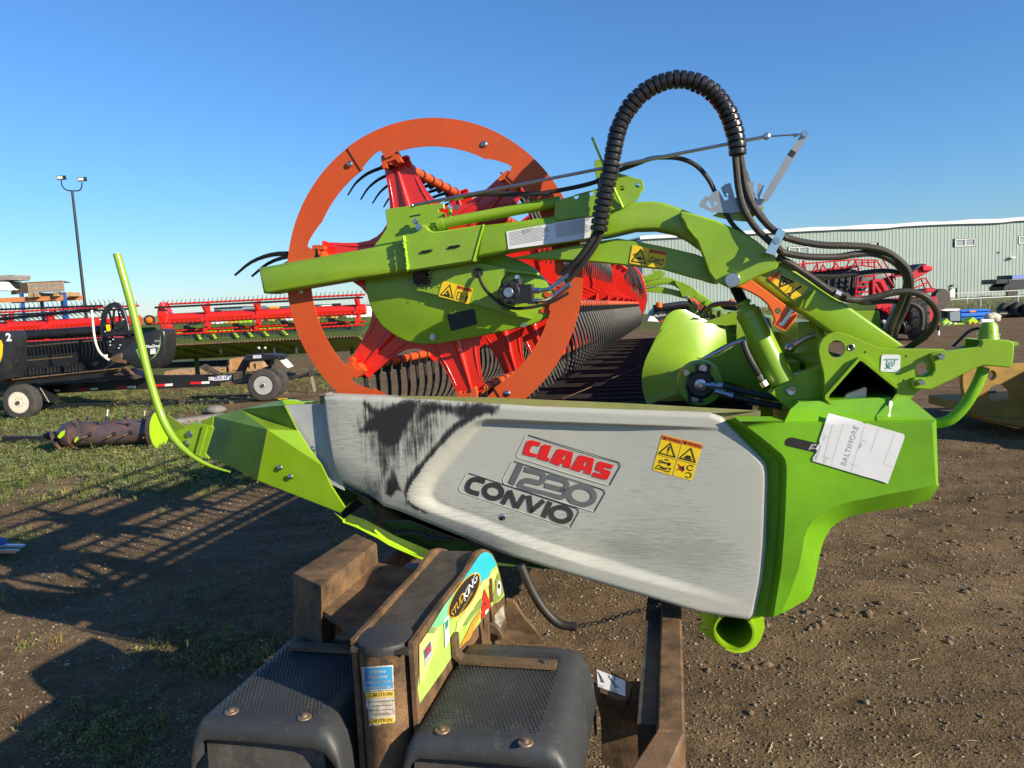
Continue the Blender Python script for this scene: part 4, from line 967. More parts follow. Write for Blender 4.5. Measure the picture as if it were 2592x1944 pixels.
# ---------------------------------------------------------------- cross tube socket below the cover
c = hp(Q3(392, 742), 0.02); rt = mm(Q3, 124, 0.02)
with part('lower_tube', 'green', hdr) as b:
    n = 28
    ro = [c + (BX*cos(2*pi*i/n) + VX*sin(2*pi*i/n))*rt for i in range(n)]; ri = [c + (BX*cos(2*pi*i/n) + VX*sin(2*pi*i/n))*(rt-0.008) for i in range(n)]
    b.strip(ro+ro[:1], ri+ri[:1]); b.strip(ri+ri[:1], [p+AX*3 for p in ri+ri[:1]]); b.strip(ro+ro[:1], [p+AX*3 for p in ro+ro[:1]])
P('tube_flange', 'lime', Q3, [(165, 628), (215, 618), (560, 648), (580, 660), (586, 715), (575, 750), (560, 790), (530, 835), (480, 865), (440, 875), (390, 873), (330, 850), (260, 800), (200, 750), (175, 725), (172, 705), (190, 695), (205, 690), (195, 665)], 0.07, 0.012, holes=[circ(392, 742, 122, 24), circ(210, 722, 14, 8)])
with part('tube_dark', 'hole', bpy.data.objects['lower_tube']) as b: b.cyl(c + AX*0.5, c + AX*0.51, rt-0.009, n=20)

# ---------------------------------------------------------------- reel: guard ring, spiders, tine bars
W_R = 0.20
RC = hp(D(938, 574), W_R)
R_OUT = (hp(D(1258, 574), W_R) - hp(D(617, 574), W_R)).length/2
RC = (hp(D(1258, 574), W_R) + hp(D(617, 574), W_R))/2
RC.z = hp(D(938, 254), W_R).z - R_OUT*0.995
R_IN = R_OUT*0.825
def rp(r, deg, w=0.0, c=None):
    a = radians(deg); return (c or RC) + (BX*cos(a) + VX*sin(a))*r + AX*w
ARMS = [105.6 + 60*k for k in range(6)]
# the ring: six lapped segments, each a curved plate that narrows where it meets the spider arm
segs = []
for k in range(6):
    s0, s1 = ARMS[k] - 46.5, ARMS[k] + 14.5
    outer_ = [rp(R_OUT, d_) for d_ in np.linspace(s0, s1, 33)]
    inner_ = []
    for d_ in np.linspace(s1, s0, 73):
        rel = d_ - ARMS[k]; r_ = 0.825
        sd_ = -rel if k == 1 else rel
        if 2.2 < sd_ <= 5: r_ = 0.872
        elif 5 < sd_ < 14.5: r_ = 0.872 - 0.042*(sd_-5)/9.5
        elif -3 < sd_ <= 2.2: r_ = 0.812
        inner_.append(rp(R_OUT*r_, d_))
    b = MB(); b.plate([p + AX*(0.005 if k % 2 else 0) for p in outer_ + inner_], AX*0.004)
    o = b.build('guard_ring', 'orange', hdr); segs.append(o)
    bolt(o, rp((R_OUT+R_IN)/2*0.99, s1+2.6, -0.001), NF, 0.0135, 0.007, 'ring_bolt', 'steel', True)
# spider: red pressed star
def spider_outline():
    pts = []
    for a in ARMS:
        for t, r_ in ((-6.2, 0.815), (6.2, 0.815), (7.6, 0.75), (9.6, 0.67), (13, 0.585), (18, 0.52), (24, 0.487), (30, 0.478), (36, 0.487), (42, 0.52), (47, 0.585), (50.4, 0.67), (52.4, 0.75)):
            pts.append((R_OUT*r_*cos(radians(a+t)), R_OUT*r_*sin(radians(a+t))))
    return pts
SO = spider_outline()
def spider(w):
    b = MB(); q = [RC + BX*x + VX*y + AX*w for x, y in SO]
    b.plate(q, AX*0.006)
    o = b.build('reel_spider', 'red', hdr)
    for a in ARMS:
        r = MB(); r.tube(cr([rp(R_OUT*0.36, a+3, w), rp(R_OUT*0.56, a+1.5, w), rp(R_OUT*0.78, a+0.5, w)], 6), [0.006 + 0.018*(1-(i/12))*(1 if i else 0.3) for i in range(13)], 10); r.build('pressed_rib', 'red', o, angle=60)
        r = MB(); r.boxv(rp(R_OUT*0.80, a, w-0.012), (BX*(-sin(radians(a))) + VX*cos(radians(a)))*0.062, (BX*cos(radians(a)) + VX*sin(radians(a)))*0.003, AX*0.02); r.build('arm_flange', 'red', o)
        for s_ in (-1, 1): r = MB(); r.tube(cr([rp(R_OUT*0.44, a+s_*20, w), rp(R_OUT*0.56, a+s_*11.5, w), rp(R_OUT*0.72, a+s_*6.8, w)], 5), [0.002, 0.003, 0.004, 0.0045, 0.0045, 0.0045, 0.0045, 0.004, 0.003, 0.002, 0.002], 8); r.build('edge_bead', 'red', o, angle=60)
    return o
sp0 = spider(0.08)
rn_ = 0
for k, a in enumerate(ARMS):
    # orange bracket between ring and spider arm
    b = MB(); t_ = BX*(-sin(radians(a))) + VX*cos(radians(a)); n_ = BX*cos(radians(a)) + VX*sin(radians(a))
    q = [rp(R_IN*1.02, a) + t_*x + n_*y + AX*(0.010) for x, y in ((-0.034, 0.0), (-0.042, -0.03), (-0.042, -0.052), (-0.028, -0.053), (-0.02, -0.034), (0.02, -0.034), (0.028, -0.053), (0.042, -0.052), (0.042, -0.03), (0.034, 0.0))]
    b.plate(q, AX*0.035); o = b.build('ring_bracket', 'orange', hdr)
    bolt(o, rp(R_OUT*0.795, a, 0.0) + n_*0.004 + t_*0.02 + AX*0.03, n_, 0.009, 0.012); bolt(o, rp(R_OUT*0.795, a, 0.0) + n_*0.004 - t_*0.02 + AX*0.03, n_, 0.009, 0.012)
# reel tube and further spiders, end disc of the first reel half
REEL_L = 8.1
with part('reel_tube', 'red', hdr) as b: b.cyl(rp(0, 0, 0.06), rp(0, 0, REEL_L), 0.11, n=20)
for w in (1.0, 1.9, 2.8, 3.7, 4.6, 5.5, 6.4, 7.3): dup(sp0, AX*(w-0.08))
with part('reel_end_disc', 'red', hdr) as b:
    b.lathe(rp(0, 0, REEL_L), AX, [(0, R_OUT*0.96), (0.012, R_OUT*0.97), (0.012, 0.1)], 48)
    b.lathe(rp(0, 0, REEL_L+0.35), AX, [(0, R_OUT*0.96), (0.012, R_OUT*0.97), (0.012, 0.1)], 48)
# tine bars
BAR_R = 0.021
tine_mesh = None
def tine_me(Lt=0.30):
    b = MB()
    q = cr([Vector((0, 0, 0)), Vector((0.016, 0, -0.07)), Vector((0.026, 0, -0.15)), Vector((0.014, 0, -0.23)), Vector((-0.02, 0, -Lt))], 3)
    b.tube(q, [0.0085, 0.0098, 0.0098, 0.0094, 0.009, 0.0086, 0.008, 0.0074, 0.0066, 0.0058, 0.0052, 0.0046, 0.004][:len(q)], 6)
    b.box(-0.018, 0.018, -0.012, 0.012, -0.03, 0.02)
    o = b.build('tine', 'tine_black', None); me_ = o.data; bpy.data.objects.remove(o); return me_
M['tine_black'] = mat('matt_black_tine', (0.011, 0.011, 0.012), 0.5, var=0.2, dirt=(0.05, 0.045, 0.04), dirt_amt=0.1, dscale=30, spec=0.35)
TM = tine_me()
def bar(a, rbar, hang, first=0.10, step=0.135, name='tine_bar', side=1, lsc=1.0, nmax=60, wmax=REEL_L-0.2, rubber='red'):
    p0 = rp(rbar, a, 0.02); b = MB(); b.cyl(p0, p0 + AX*wmax, BAR_R, n=12)
    o = b.build(name, 'orange_lock' if rubber == 'o' else 'orange', hdr)
    base = BASE[o.name]
    k = 0; w = first
    while w < wmax and k < nmax:
        t = bpy.data.objects.new('tine', TM); COL.objects.link(t); t.parent = o
        dirv = hang
        # frame: -z along the tine, y along the bar
        zc = -dirv.normalized(); yc = AX; xc = yc.cross(zc).normalized()*side; 
        m_ = Matrix((xc, yc, zc)).transposed().to_4x4()
        m_ = m_ @ Matrix.Diagonal((lsc, 1, lsc, 1))
        m_.translation = p0 + AX*w - base + dirv*0.018
        t.matrix_local = m_
        k += 1; w += step*(1 if w < 3 else 1.0)
    # clamp collars on the near stretch
    b = MB(); w = 0.10
    while w < 2.6:
        b.cyl(p0 + AX*(w-0.008), p0 + AX*(w+0.008), BAR_R+0.003, n=12); w += step
    stuff(b.build('tine_clamps', 'black_pl', o))
    return o
down = lambda dx: (VX*-1 + BX*dx)
rb = R_OUT*0.80
bar(ARMS[0], rb, (BX*-0.95 + VX*-0.42), first=0.06, nmax=16, side=-1, lsc=0.8)
bar(ARMS[1], rb, (BX*-1.0 + VX*-0.10), first=0.0, nmax=8, side=-1, lsc=1.3)
bar(ARMS[2], rb, down(-0.15), nmax=58)
bar(ARMS[3], rb, down(0.22), nmax=58)
bar(ARMS[4], rb, down(0.16), nmax=58)
bar(ARMS[5], rb, (BX*0.3 + VX*-1.0), nmax=30)
# brush strips on the end disc
with part('brush', 'black_rub', hdr) as b:
    rr_ = random.Random(2)
    for k in range(90):
        a = radians(62 - 40*k/90); c0 = rp(R_OUT*0.93, math.degrees(a), REEL_L-0.3)
        b.cyl(c0, c0 + (VX*-1.0 + BX*rr_.uniform(-0.1, 0.35))*rr_.uniform(0.28, 0.36) - AX*0.05, 0.006, 0.003, n=4)

# ---------------------------------------------------------------- far arm: the same pieces repeated along the axis
FAR = 8.25
def clone_set(objs, w):
    for o in objs:
        c_ = o.copy(); COL.objects.link(c_); c_.parent = hdr; c_.location = Vector(o.location) + AX*w; BASE[c_.name] = BASE[o.name]
        for ch in o.children:
            d_ = ch.copy(); COL.objects.link(d_); d_.parent = c_; BASE[d_.name] = BASE[ch.name]
clone_set(arm_parts, FAR)

# ---------------------------------------------------------------- cross auger
AC = hp(R7(1160, 1010), 0.55)
AC = hp(R7(1165, 1022), 0.42)
AR = mm(R7, 400, 0.42)
with part('auger_tube', 'green', hdr) as b: b.cyl(AC + AX*0.02, AC + AX*8.2, AR*0.34, n=24)
aug = bpy.data.objects['auger_tube']
with part('auger_flight', 'green', aug, angle=60) as b:
    turns, pitch, nn = 13, 0.62, 40
    ri, ro_ = [], []
    for i in range(int(turns*nn)+1):
        th_ = -2*pi*i/nn + radians(205); w = pitch*i/nn
        d_ = BX*cos(th_) + VX*sin(th_)
        ri.append(AC + d_*AR*0.33 + AX*w); ro_.append(AC + d_*AR + AX*(w+0.10))
    mid = [p.lerp(q, 0.5) + AX*0.012 for p, q in zip(ri, ro_)]
    b.strip(ri, mid); b.strip(mid, ro_); b.strip(ro_, [p + AX*0.006 for p in ro_])
with part('auger_hub', 'green', aug) as b:
    b.lathe(AC - AX*0.04, AX, [(0, 0.05), (0, AR*0.36), (0.02, AR*0.40), (0.05, AR*0.40), (0.06, AR*0.34)], 28)
mh = AC - AX*0.07
with part('auger_motor', 'black_pl', hdr) as b:
    b.lathe(mh, AX, [(0, 0.02), (0, 0.048), (0.008, 0.058), (0.05, 0.058)], 24)
    b.boxv(mh + AX*0.03 + VX*0.052 + BX*0.012, BX*0.03, VX*0.03, AX*0.008); b.boxv(mh + AX*0.03 - VX*0.05 - BX*0.02, BX*0.03, VX*0.026, AX*0.008)
am = bpy.data.objects['auger_motor']
with part('shaft_end', 'steel', am) as b: b.lathe(mh + NF*0.001, NF, [(0, 0.026), (0.008, 0.024), (0.010, 0.012), (0.016, 0.010), (0.016, 0)], 18)
bolt(am, mh + VX*0.066 + BX*0.012 + AX*0.02, NF, 0.013, 0.012); bolt(am, mh - VX*0.062 - BX*0.022 + AX*0.02, NF, 0.012, 0.012); bolt(am, mh + VX*0.05 - BX*0.055 + AX*0.02, NF, 0.010, 0.010)
for (p, q_, e_) in (((1200, 1035), (1330, 1045), (1720, 1130)), ((1270, 1078), (1400, 1115), (1740, 1190))):
    with part('auger_fitting', 'steel', am) as b:
        a0, a1 = hp(R7(*p), 0.30), hp(R7(*q_), 0.28); b.tube([a0, a1], 0.009, 8); b.tube([a0.lerp(a1, 0.35), a0.lerp(a1, 0.55)], 0.016, 6); b.tube([a0.lerp(a1, 0.7), a1], 0.0135, 8)
    T('auger_hose', 'black_rub', R7, [q_, ((q_[0]+e_[0])/2, (q_[1]+e_[1])/2+5), e_], [0.28, 0.26, 0.24], 0.013)
P('auger_arm', 'green', R7, [(1030, 850), (1110, 835), (1200, 850), (1290, 830), (1420, 755), (1480, 770), (1560, 800), (1720, 860), (1760, 1000), (1650, 1130), (1500, 1050), (1300, 1000), (1230, 930), (1150, 880)], 0.62, 0.04)
# back wall of the header, top rail, braces
bw = lambda p, w: hp(R7(*p), w)
bt = hp(R7(1890, 580), 0.5)            # top rail of the header frame, running the whole length
with part('back_wall', 'green', hdr) as b:
    q0 = bt - AX*0.25; q1 = bt - AX*0.395 - VX*0.075; b.plate([q1, q1 - VX*0.55, q0 - VX*0.62 + AX*8.3, q0 + AX*8.3, q0], BX*0.02)  # near end drawn forward and lowered, shaped to shade the auger from out of view
with part('back_rail', 'green', hdr) as b: b.beam(bt - AX*0.25 - VX*0.03 - BX*0.03, bt + AX*8.0 - VX*0.03 - BX*0.03, 0.06, 0.06, VX)
with part('lower_rail', 'green', hdr) as b: a1 = hp(R7(1760, 960), 0.46); b.beam(a1, a1 + AX*8.0, 0.12, 0.10, VX)
for w in (0.9, 1.8, 3.2, 4.6, 6.2):
    with part('back_post', 'green', hdr) as b: b.beam(bt + AX*w - BX*0.05, bt + AX*w - BX*0.05 - VX*0.6, 0.07, 0.05, AX)
P('side_frame', 'green', R7, [(1420, 760), (1430, 610), (1340, 620), (1180, 600), (1300, 560), (1440, 510), (1640, 620), (1660, 800), (1900, 820), (2010, 760), (2040, 1000), (1640, 1130), (1530, 1100), (1480, 900)], 0.75, 0.02)
T('frame_hose', 'black_rub', R7, [(1180, 560), (1250, 480), (1400, 470), (1560, 540), (1700, 640)], [2.5, 2.2, 1.8, 1.4, 1.0], 0.016)
P('mount_link', 'green', R4, [(750, 1080), (1040, 1075), (1065, 1235), (900, 1180), (780, 1090)], 0.33, 0.03, bev=0.004)
P('mount_link', 'green_shaded', R4, [(700, 1020), (1005, 1010), (1020, 1045), (990, 1085), (760, 1080)], 0.40, 0.1)
with part('linkage', 'steel', hdr) as b:
    b.tube([hp(R4(320, 1380), 0.25), hp(R4(440, 1300), 0.25), hp(R4(560, 1260), 0.25)], 0.011, 8); b.ico(hp(R4(320, 1380), 0.25), 0.02, 2)
# draper belt with ribs
with part('draper_belt', 'black_rub', hdr) as b:
    f0, f1 = hp(R6(1500, 1130), 0.12) - VX*0.16, hp(R7(1650, 1180), 0.12) - VX*0.10
    b.strip([f0, f1], [f0 + AX*8, f1 + AX*8])
bm_ = MB(); d_ = (f1-f0); 
bm_.beam(f0 + VX*0.012, f1 + VX*0.012, 0.012, 0.022, VX)
rib0 = bm_.build('belt_rib', 'black_rub', bpy.data.objects['draper_belt'])
for k in range(1, 40):
    c_ = rib0.copy(); COL.objects.link(c_); c_.location = Vector(rib0.location) + AX*(0.2*k)
with part('cutter_bar', 'rust_dark', hdr) as b:
    k0 = f0 - BX*0.12; b.beam(k0, k0 + AX*8.2, 0.10, 0.03, VX)
with part('crop_wire', 'rust', hdr) as b: b.tube([hp(R7(760, 900), 0.9), hp(R7(200, 1135), 0.15)], 0.002, 5)
# ================================================================== rusty header trailer in the foreground
trl = thing('header_trailer', 'rusty brown transport trailer with two black plastic fenders in the foreground', 'trailer', HB(-0.8, 1.8, 0))
FV = Vector((AX.x, AX.y, 0)).normalized(); BV = Vector((BX.x, BX.y, 0)).normalized(); ZV = Vector((0, 0, 1))
def hu(p, u):                         # point on the upright plane at u
    r = ray(p); return EYE + r*((u - EYE.dot(BV))/r.dot(BV))
def ha(p, a):                         # point on the upright plane across the trailer at distance a
    r = ray(p); return EYE + r*(a/r.dot(FV))
UC, AP_, RP = -0.785, 1.80, 0.073
# post, its cap
with part('post', 'rust', trl) as b: b.lathe(HB(UC, AP_, 0.18), ZV, [(0, 0), (0, RP), (0.825, RP), (0.825, 0)], 36)
post = bpy.data.objects['post']
with part('post_cap', 'fender', trl) as b: b.lathe(HB(UC, AP_, 1.0), ZV, [(-0.006, RP+0.003), (0.008, RP+0.0045), (0.016, RP+0.002), (0.021, RP-0.010), (0.022, 0)], 40)
def cylp(p, r):
    d = ray(p); o = EYE - HB(UC, AP_, 0); a_ = d.x*d.x+d.y*d.y; b_ = o.x*d.x+o.y*d.y; c_ = o.x*o.x+o.y*o.y-r*r
    return EYE + d*((-b_-sqrt(max(0, b_*b_-a_*c_)))/a_)
def wrap(name, m, cs, off, par, n=10, k=3, holes=None, rag=0.0, seed=1):
    b = MB(); rr_ = random.Random(seed); rows = []
    for j in range(k+1):
        row = []
        for i in range(n+1):
            s, t = i/n, j/k
            if rag and (i in (0,) or j == k): s += rr_.uniform(0, rag); t -= rr_.uniform(0, rag)*(j == k)
            x = (cs[0][0]*(1-s)+cs[1][0]*s)*(1-t) + (cs[3][0]*(1-s)+cs[2][0]*s)*t
            y = (cs[0][1]*(1-s)+cs[1][1]*s)*(1-t) + (cs[3][1]*(1-s)+cs[2][1]*s)*t
            row.append(cylp(Q1(x, y), RP + off))
        rows.append(row)
    b.grid(rows); return b.build(name, m, par, angle=80, weld=False)
def wrap_text(txt, c, xv, size, m, par, off, **kw):
    vs, fs = text_mesh(txt, size, **kw); b = MB()
    b.add([cylp(Q1(c[0] + v.x, c[1] - v.y + v.x*xv), RP + off) for v in vs], fs); return b.build('lettering', m, par, weld=False)
M['worn_white'] = mat('worn_white_label', (0.62, 0.58, 0.48), 0.6, var=0.15, dirt=(0.10, 0.06, 0.03), dirt_amt=0.95, dscale=38)
M['worn_yellow'] = mat('worn_yellow_label', (0.66, 0.47, 0.05), 0.6, var=0.12, dirt=(0.12, 0.07, 0.03), dirt_amt=0.75, dscale=45)
M['worn_blue'] = mat('worn_blue_label', (0.03, 0.25, 0.50), 0.5, var=0.15, dirt=(0.12, 0.08, 0.05), dirt_amt=0.72, dscale=45)
wl_ = wrap('warranty_label', 'worn_white', [(1420, 955), (1645, 938), (1652, 1112), (1435, 1130)], 0.0008, trl, rag=0.03, k=6)
bl_ = wrap('label_field', 'worn_blue', [(1437, 962), (1638, 948), (1644, 1104), (1440, 1118)], 0.0014, wl_, rag=0.04, k=6)
for i_, tx_ in enumerate(('Lifetime', 'Warranty', 'Hydraulic Shock', 'Absorber Inside!')):
    wrap_text(tx_, (1540, 985 + 36*i_), -0.06, 34 if i_ < 2 else 28, 'worn_white', wl_, 0.002)
cl_ = wrap('caution_label', 'worn_white', [(1440, 1130), (1652, 1115), (1662, 1340), (1478, 1375)], 0.0008, trl, rag=0.06, k=8, seed=5)
for y_ in ((1124, 1166), (1308, 1348)):
    f_ = wrap('caution_band', 'worn_yellow', [(1450 + (y_[0] > 1200)*26, y_[0]+10), (1652, y_[0]-4), (1656, y_[1]-6), (1450 + (y_[0] > 1200)*30, y_[1]+8)], 0.0014, cl_, rag=0.03, k=3)
    wrap_text('CAUTION', (1560, (y_[0]+y_[1])/2), -0.06, 36, 'ink', cl_, 0.002)
for k, tx_ in enumerate(('Keep hands and feet to the', 'side when lowering', 'Never tow with unequal', 'weight on the dolly')):
    wrap_text(tx_, (1562, 1192 + 30*k), -0.06, 17, 'ink', cl_, 0.002)
# centre beam: top plate between two side plates with rounded far ends
UL, UR = -0.852, -0.688
sp_top = [(Q8(815, 1530), 0), (Q8(1230, 960), 0), (Q8(1560, 540), 0), (Q8(1640, 380), 0), (Q8(1690, 290), 0), (Q8(1740, 240), 0), (Q8(1800, 220), 0), (Q8(1870, 238), 0), (Q8(1925, 290), 0), (Q8(1975, 400), 0), (Q8(2030, 590), 0), (Q8(2070, 760), 0), (Q8(2095, 920), 0)]
spp = [hu(p, UR) for p, _ in sp_top]
side = spp + [Vector((spp[-1].x, spp[-1].y, 0.50)), Vector((spp[0].x, spp[0].y, 0.50))]
with part('beam_side_plate', 'rust', trl) as b: b.plate(side, BV*-0.016, bev=0.003)
dl_ = BV*(UL-UR)
with part('beam_side_plate', 'rust', trl) as b: b.plate([p + dl_ for p in side], BV*-0.016, bev=0.003)
zt = sum(p.z for p in spp[:4])/4 - 0.016
af = spp[6].dot(FV); an = spp[0].dot(FV)
with part('beam_top_plate', 'rust_dark', trl) as b:
    b.boxv(HB((UL+UR)/2 - 0.008, (an-0.02+af)/2, zt-0.006), BV*((UR-UL)/2), FV*((af-an+0.02)/2), ZV*0.006)
    b.boxv(HB((UL+UR)/2 - 0.008, af+0.02, zt-0.15), BV*((UR-UL)/2-0.01), FV*0.006, ZV*0.14)
for k in (0,):
    with part('rivet', 'steel', trl) as b:
        c_ = cylp(Q1(1772, 838), RP); b.ico(c_, 0.006, 2)
# printed decal on the right side plate
du = UR + 0.0015
DE = lambda p, k=0: hu(Q8(*p), du + 0.0012*k)
M['sky_print'] = mat('cyan_print', (0.03, 0.50, 0.62), 0.35, var=0.05, coat=0.3)
M['mint_print'] = mat('mint_print', (0.20, 0.60, 0.32), 0.35, var=0.12, vscale=12, coat=0.3)
M['lime_print'] = mat('lime_print', (0.42, 0.58, 0.12), 0.35, var=0.1, vscale=14, coat=0.3)
M['pale_print'] = mat('pale_lime_print', (0.58, 0.68, 0.22), 0.35, var=0.06, vscale=14, coat=0.3)
M['olive_print'] = mat('olive_print', (0.22, 0.30, 0.07), 0.4, var=0.15, vscale=14, coat=0.3)
M['wheat_print'] = mat('wheat_print', (0.72, 0.30, 0.04), 0.4, var=0.25, vscale=40, coat=0.3)
M['barn_print'] = mat('barn_red_print', (0.68, 0.03, 0.02), 0.4, var=0.1, coat=0.3)
M['silo_print'] = mat('silo_print', (0.14, 0.035, 0.03), 0.4, var=0.1, coat=0.3)
M['gold_print'] = mat('gold_print', (0.70, 0.40, 0.03), 0.4, var=0.1, coat=0.3)
def layer(name, m, pts, k, par):
    b = MB(); b.poly([DE(p, k) for p in pts]); return b.build(name, m, par, weld=False)
with part('farm_decal', 'lime_print', trl) as b:
    q = [(895, 1560), (1000, 1400), (1230, 1030), (1420, 770), (1600, 510), (1690, 370), (1740, 300), (1790, 268), (1840, 262), (1890, 285), (1925, 330), (1965, 410), (1990, 480), (2020, 600), (2060, 760), (2085, 870), (2000, 960), (1940, 980), (1760, 1225), (1500, 1560), (1330, 1760), (1240, 1900), (900, 2380), (870, 2200), (900, 1900)]
    b.plate([DE(p, 0) for p in q], BV*-0.001)
dec = bpy.data.objects['farm_decal']
layer('sky_field', 'sky_print', [(1420, 770), (1600, 510), (1690, 370), (1740, 300), (1790, 268), (1840, 262), (1890, 285), (1925, 330), (1975, 440), (1900, 520), (1850, 620), (1770, 670), (1700, 800), (1650, 960), (1500, 1000), (1300, 1060), (1250, 1020)], 1, dec)
layer('mint_field', 'mint_print', [(1060, 1310), (1230, 1030), (1420, 770), (1450, 900), (1400, 1060), (1340, 1220), (1220, 1260), (1100, 1400), (1000, 1400)], 2, dec)
layer('pale_field', 'pale_print', [(895, 1560), (1000, 1400), (1060, 1310), (1200, 1300), (1150, 1560), (1050, 1800), (960, 2100), (900, 2100), (895, 1800)], 2, dec)
layer('hill', 'pale_print', [(1630, 960), (1700, 820), (1770, 680), (1850, 630), (1900, 540), (1990, 480), (1960, 640), (1880, 720), (1800, 760), (1760, 900), (1700, 960), (1650, 1060), (1560, 1180), (1480, 1330), (1400, 1420), (1420, 1250)], 2, dec)
layer('hill', 'olive_print', [(1960, 640), (2000, 560), (2030, 640), (2075, 820), (2000, 940), (1940, 975), (1920, 900), (1960, 760)], 2, dec)
layer('hill', 'olive_print', [(1650, 1060), (1760, 910), (1790, 980), (1740, 1060), (1650, 1150), (1560, 1280), (1500, 1300)], 2, dec)
layer('wheat', 'wheat_print', [(1540, 1440), (1640, 1230), (1755, 1070), (1770, 1100), (1700, 1240), (1600, 1480), (1500, 1560), (1440, 1620)], 3, dec)
layer('barn', 'barn_print', [(1805, 770), (1850, 880), (1885, 960), (1880, 1050), (1765, 1220), (1768, 990)], 3, dec)
layer('barn_door', 'silo_print', [(1795, 980), (1830, 950), (1830, 1010), (1798, 1020)], 4, dec)
layer('barn_door', 'paper', [(1815, 1090), (1860, 1050), (1855, 1100), (1812, 1140)], 4, dec)
layer('silo', 'silo_print', [(1872, 650), (1890, 620), (1912, 640), (1925, 950), (1890, 980)], 3, dec)
def oval(rx_, ry_, n=30):
    c_, s_ = cos(radians(-58)), sin(radians(-58))
    return [(1525 + rx_*cos(2*pi*i/n)*c_ - ry_*sin(2*pi*i/n)*s_, 872 + rx_*cos(2*pi*i/n)*s_ + ry_*sin(2*pi*i/n)*c_) for i in range(n)]
layer('logo_rim', 'gold_print', oval(372, 140), 3, dec); layer('logo_oval', 'ink', oval(350, 122), 4, dec)
def dec_text(txt, c, xv, yv, size, m, k=5, **kw):
    vs, fs = text_mesh(txt, size, **kw); b = MB()
    b.add([DE((c[0] + v.x*xv[0] + v.y*yv[0], c[1] + v.x*xv[1] + v.y*yv[1]), k) for v in vs], fs); return b.build('lettering', m, dec, weld=False)
dec_text('STUD', (1432, 1010), (0.50, -0.86), (-0.12, -1.05), 150, 'gold_print', 5, bold=0.006, space=0.9)
dec_text('KING', (1612, 752), (0.50, -0.86), (-0.12, -1.05), 165, 'paper', 5, bold=0.006, space=0.9)
dec_text('MANUFACTURING', (1545, 985), (0.50, -0.86), (-0.12, -1.0), 44, 'gold_print', 5)
layer('flag_sticker', 'ink_grey', [(950, 1640), (1060, 1490), (1070, 1700), (980, 1880)], 3, dec); layer('flag_field', mat('purple_print', (0.10, 0.09, 0.18), 0.4), [(960, 1645), (1052, 1515), (1060, 1640), (975, 1760)], 4, dec)
layer('flag_stripe', 'barn_print', [(990, 1640), (1040, 1570), (1045, 1610), (1000, 1690)], 5, dec)
wst = layer('shield_sticker', 'sticker_w', [(1240, 1215), (1303, 1145), (1318, 1500), (1255, 1610)], 3, dec); layer('shield', 'teal', [(1252, 1250), (1300, 1195), (1300, 1290), (1265, 1365)], 4, dec)
layer('round_badge', 'sticker_w', [(2010 + 28*cos(i*0.42), 770 + 110*sin(i*0.42)) for i in range(15)], 3, dec); layer('badge_mark', 'ink', [(2010 + 16*cos(i*0.42), 740 + 40*sin(i*0.42)) for i in range(15)], 4, dec)
# gussets and label behind the decal
def PA(name, m, f, pts, a, th, par=None, bev=0.002):
    b = MB(); b.plate([ha(f(*q), a) for q in pts], FV*th, bev=bev); return b.build(name, m, par or trl)
PA('gusset', 'rust', Q2, [(775, 478), (825, 488), (860, 540), (905, 610), (960, 670), (1032, 765), (860, 770), (800, 690), (780, 620)], 2.50, 0.016)
PA('gusset', 'rust_worn', Q2, [(662, 650), (700, 660), (735, 700), (768, 770), (665, 770)], 2.36, 0.016)
with part('gusset_floor', 'rust', trl) as b: b.plate([hu(Q2(*p), -0.66) if False else gz(Q2(*p), 0.80) for p in [(735, 770), (800, 690), (870, 700), (1040, 770)]], ZV*-0.01)
lb_ = PA('paper_sticker', 'worn_white', Q2, [(698, 590), (755, 520), (768, 610), (735, 682), (700, 650)], 2.42, 0.002, bev=0)
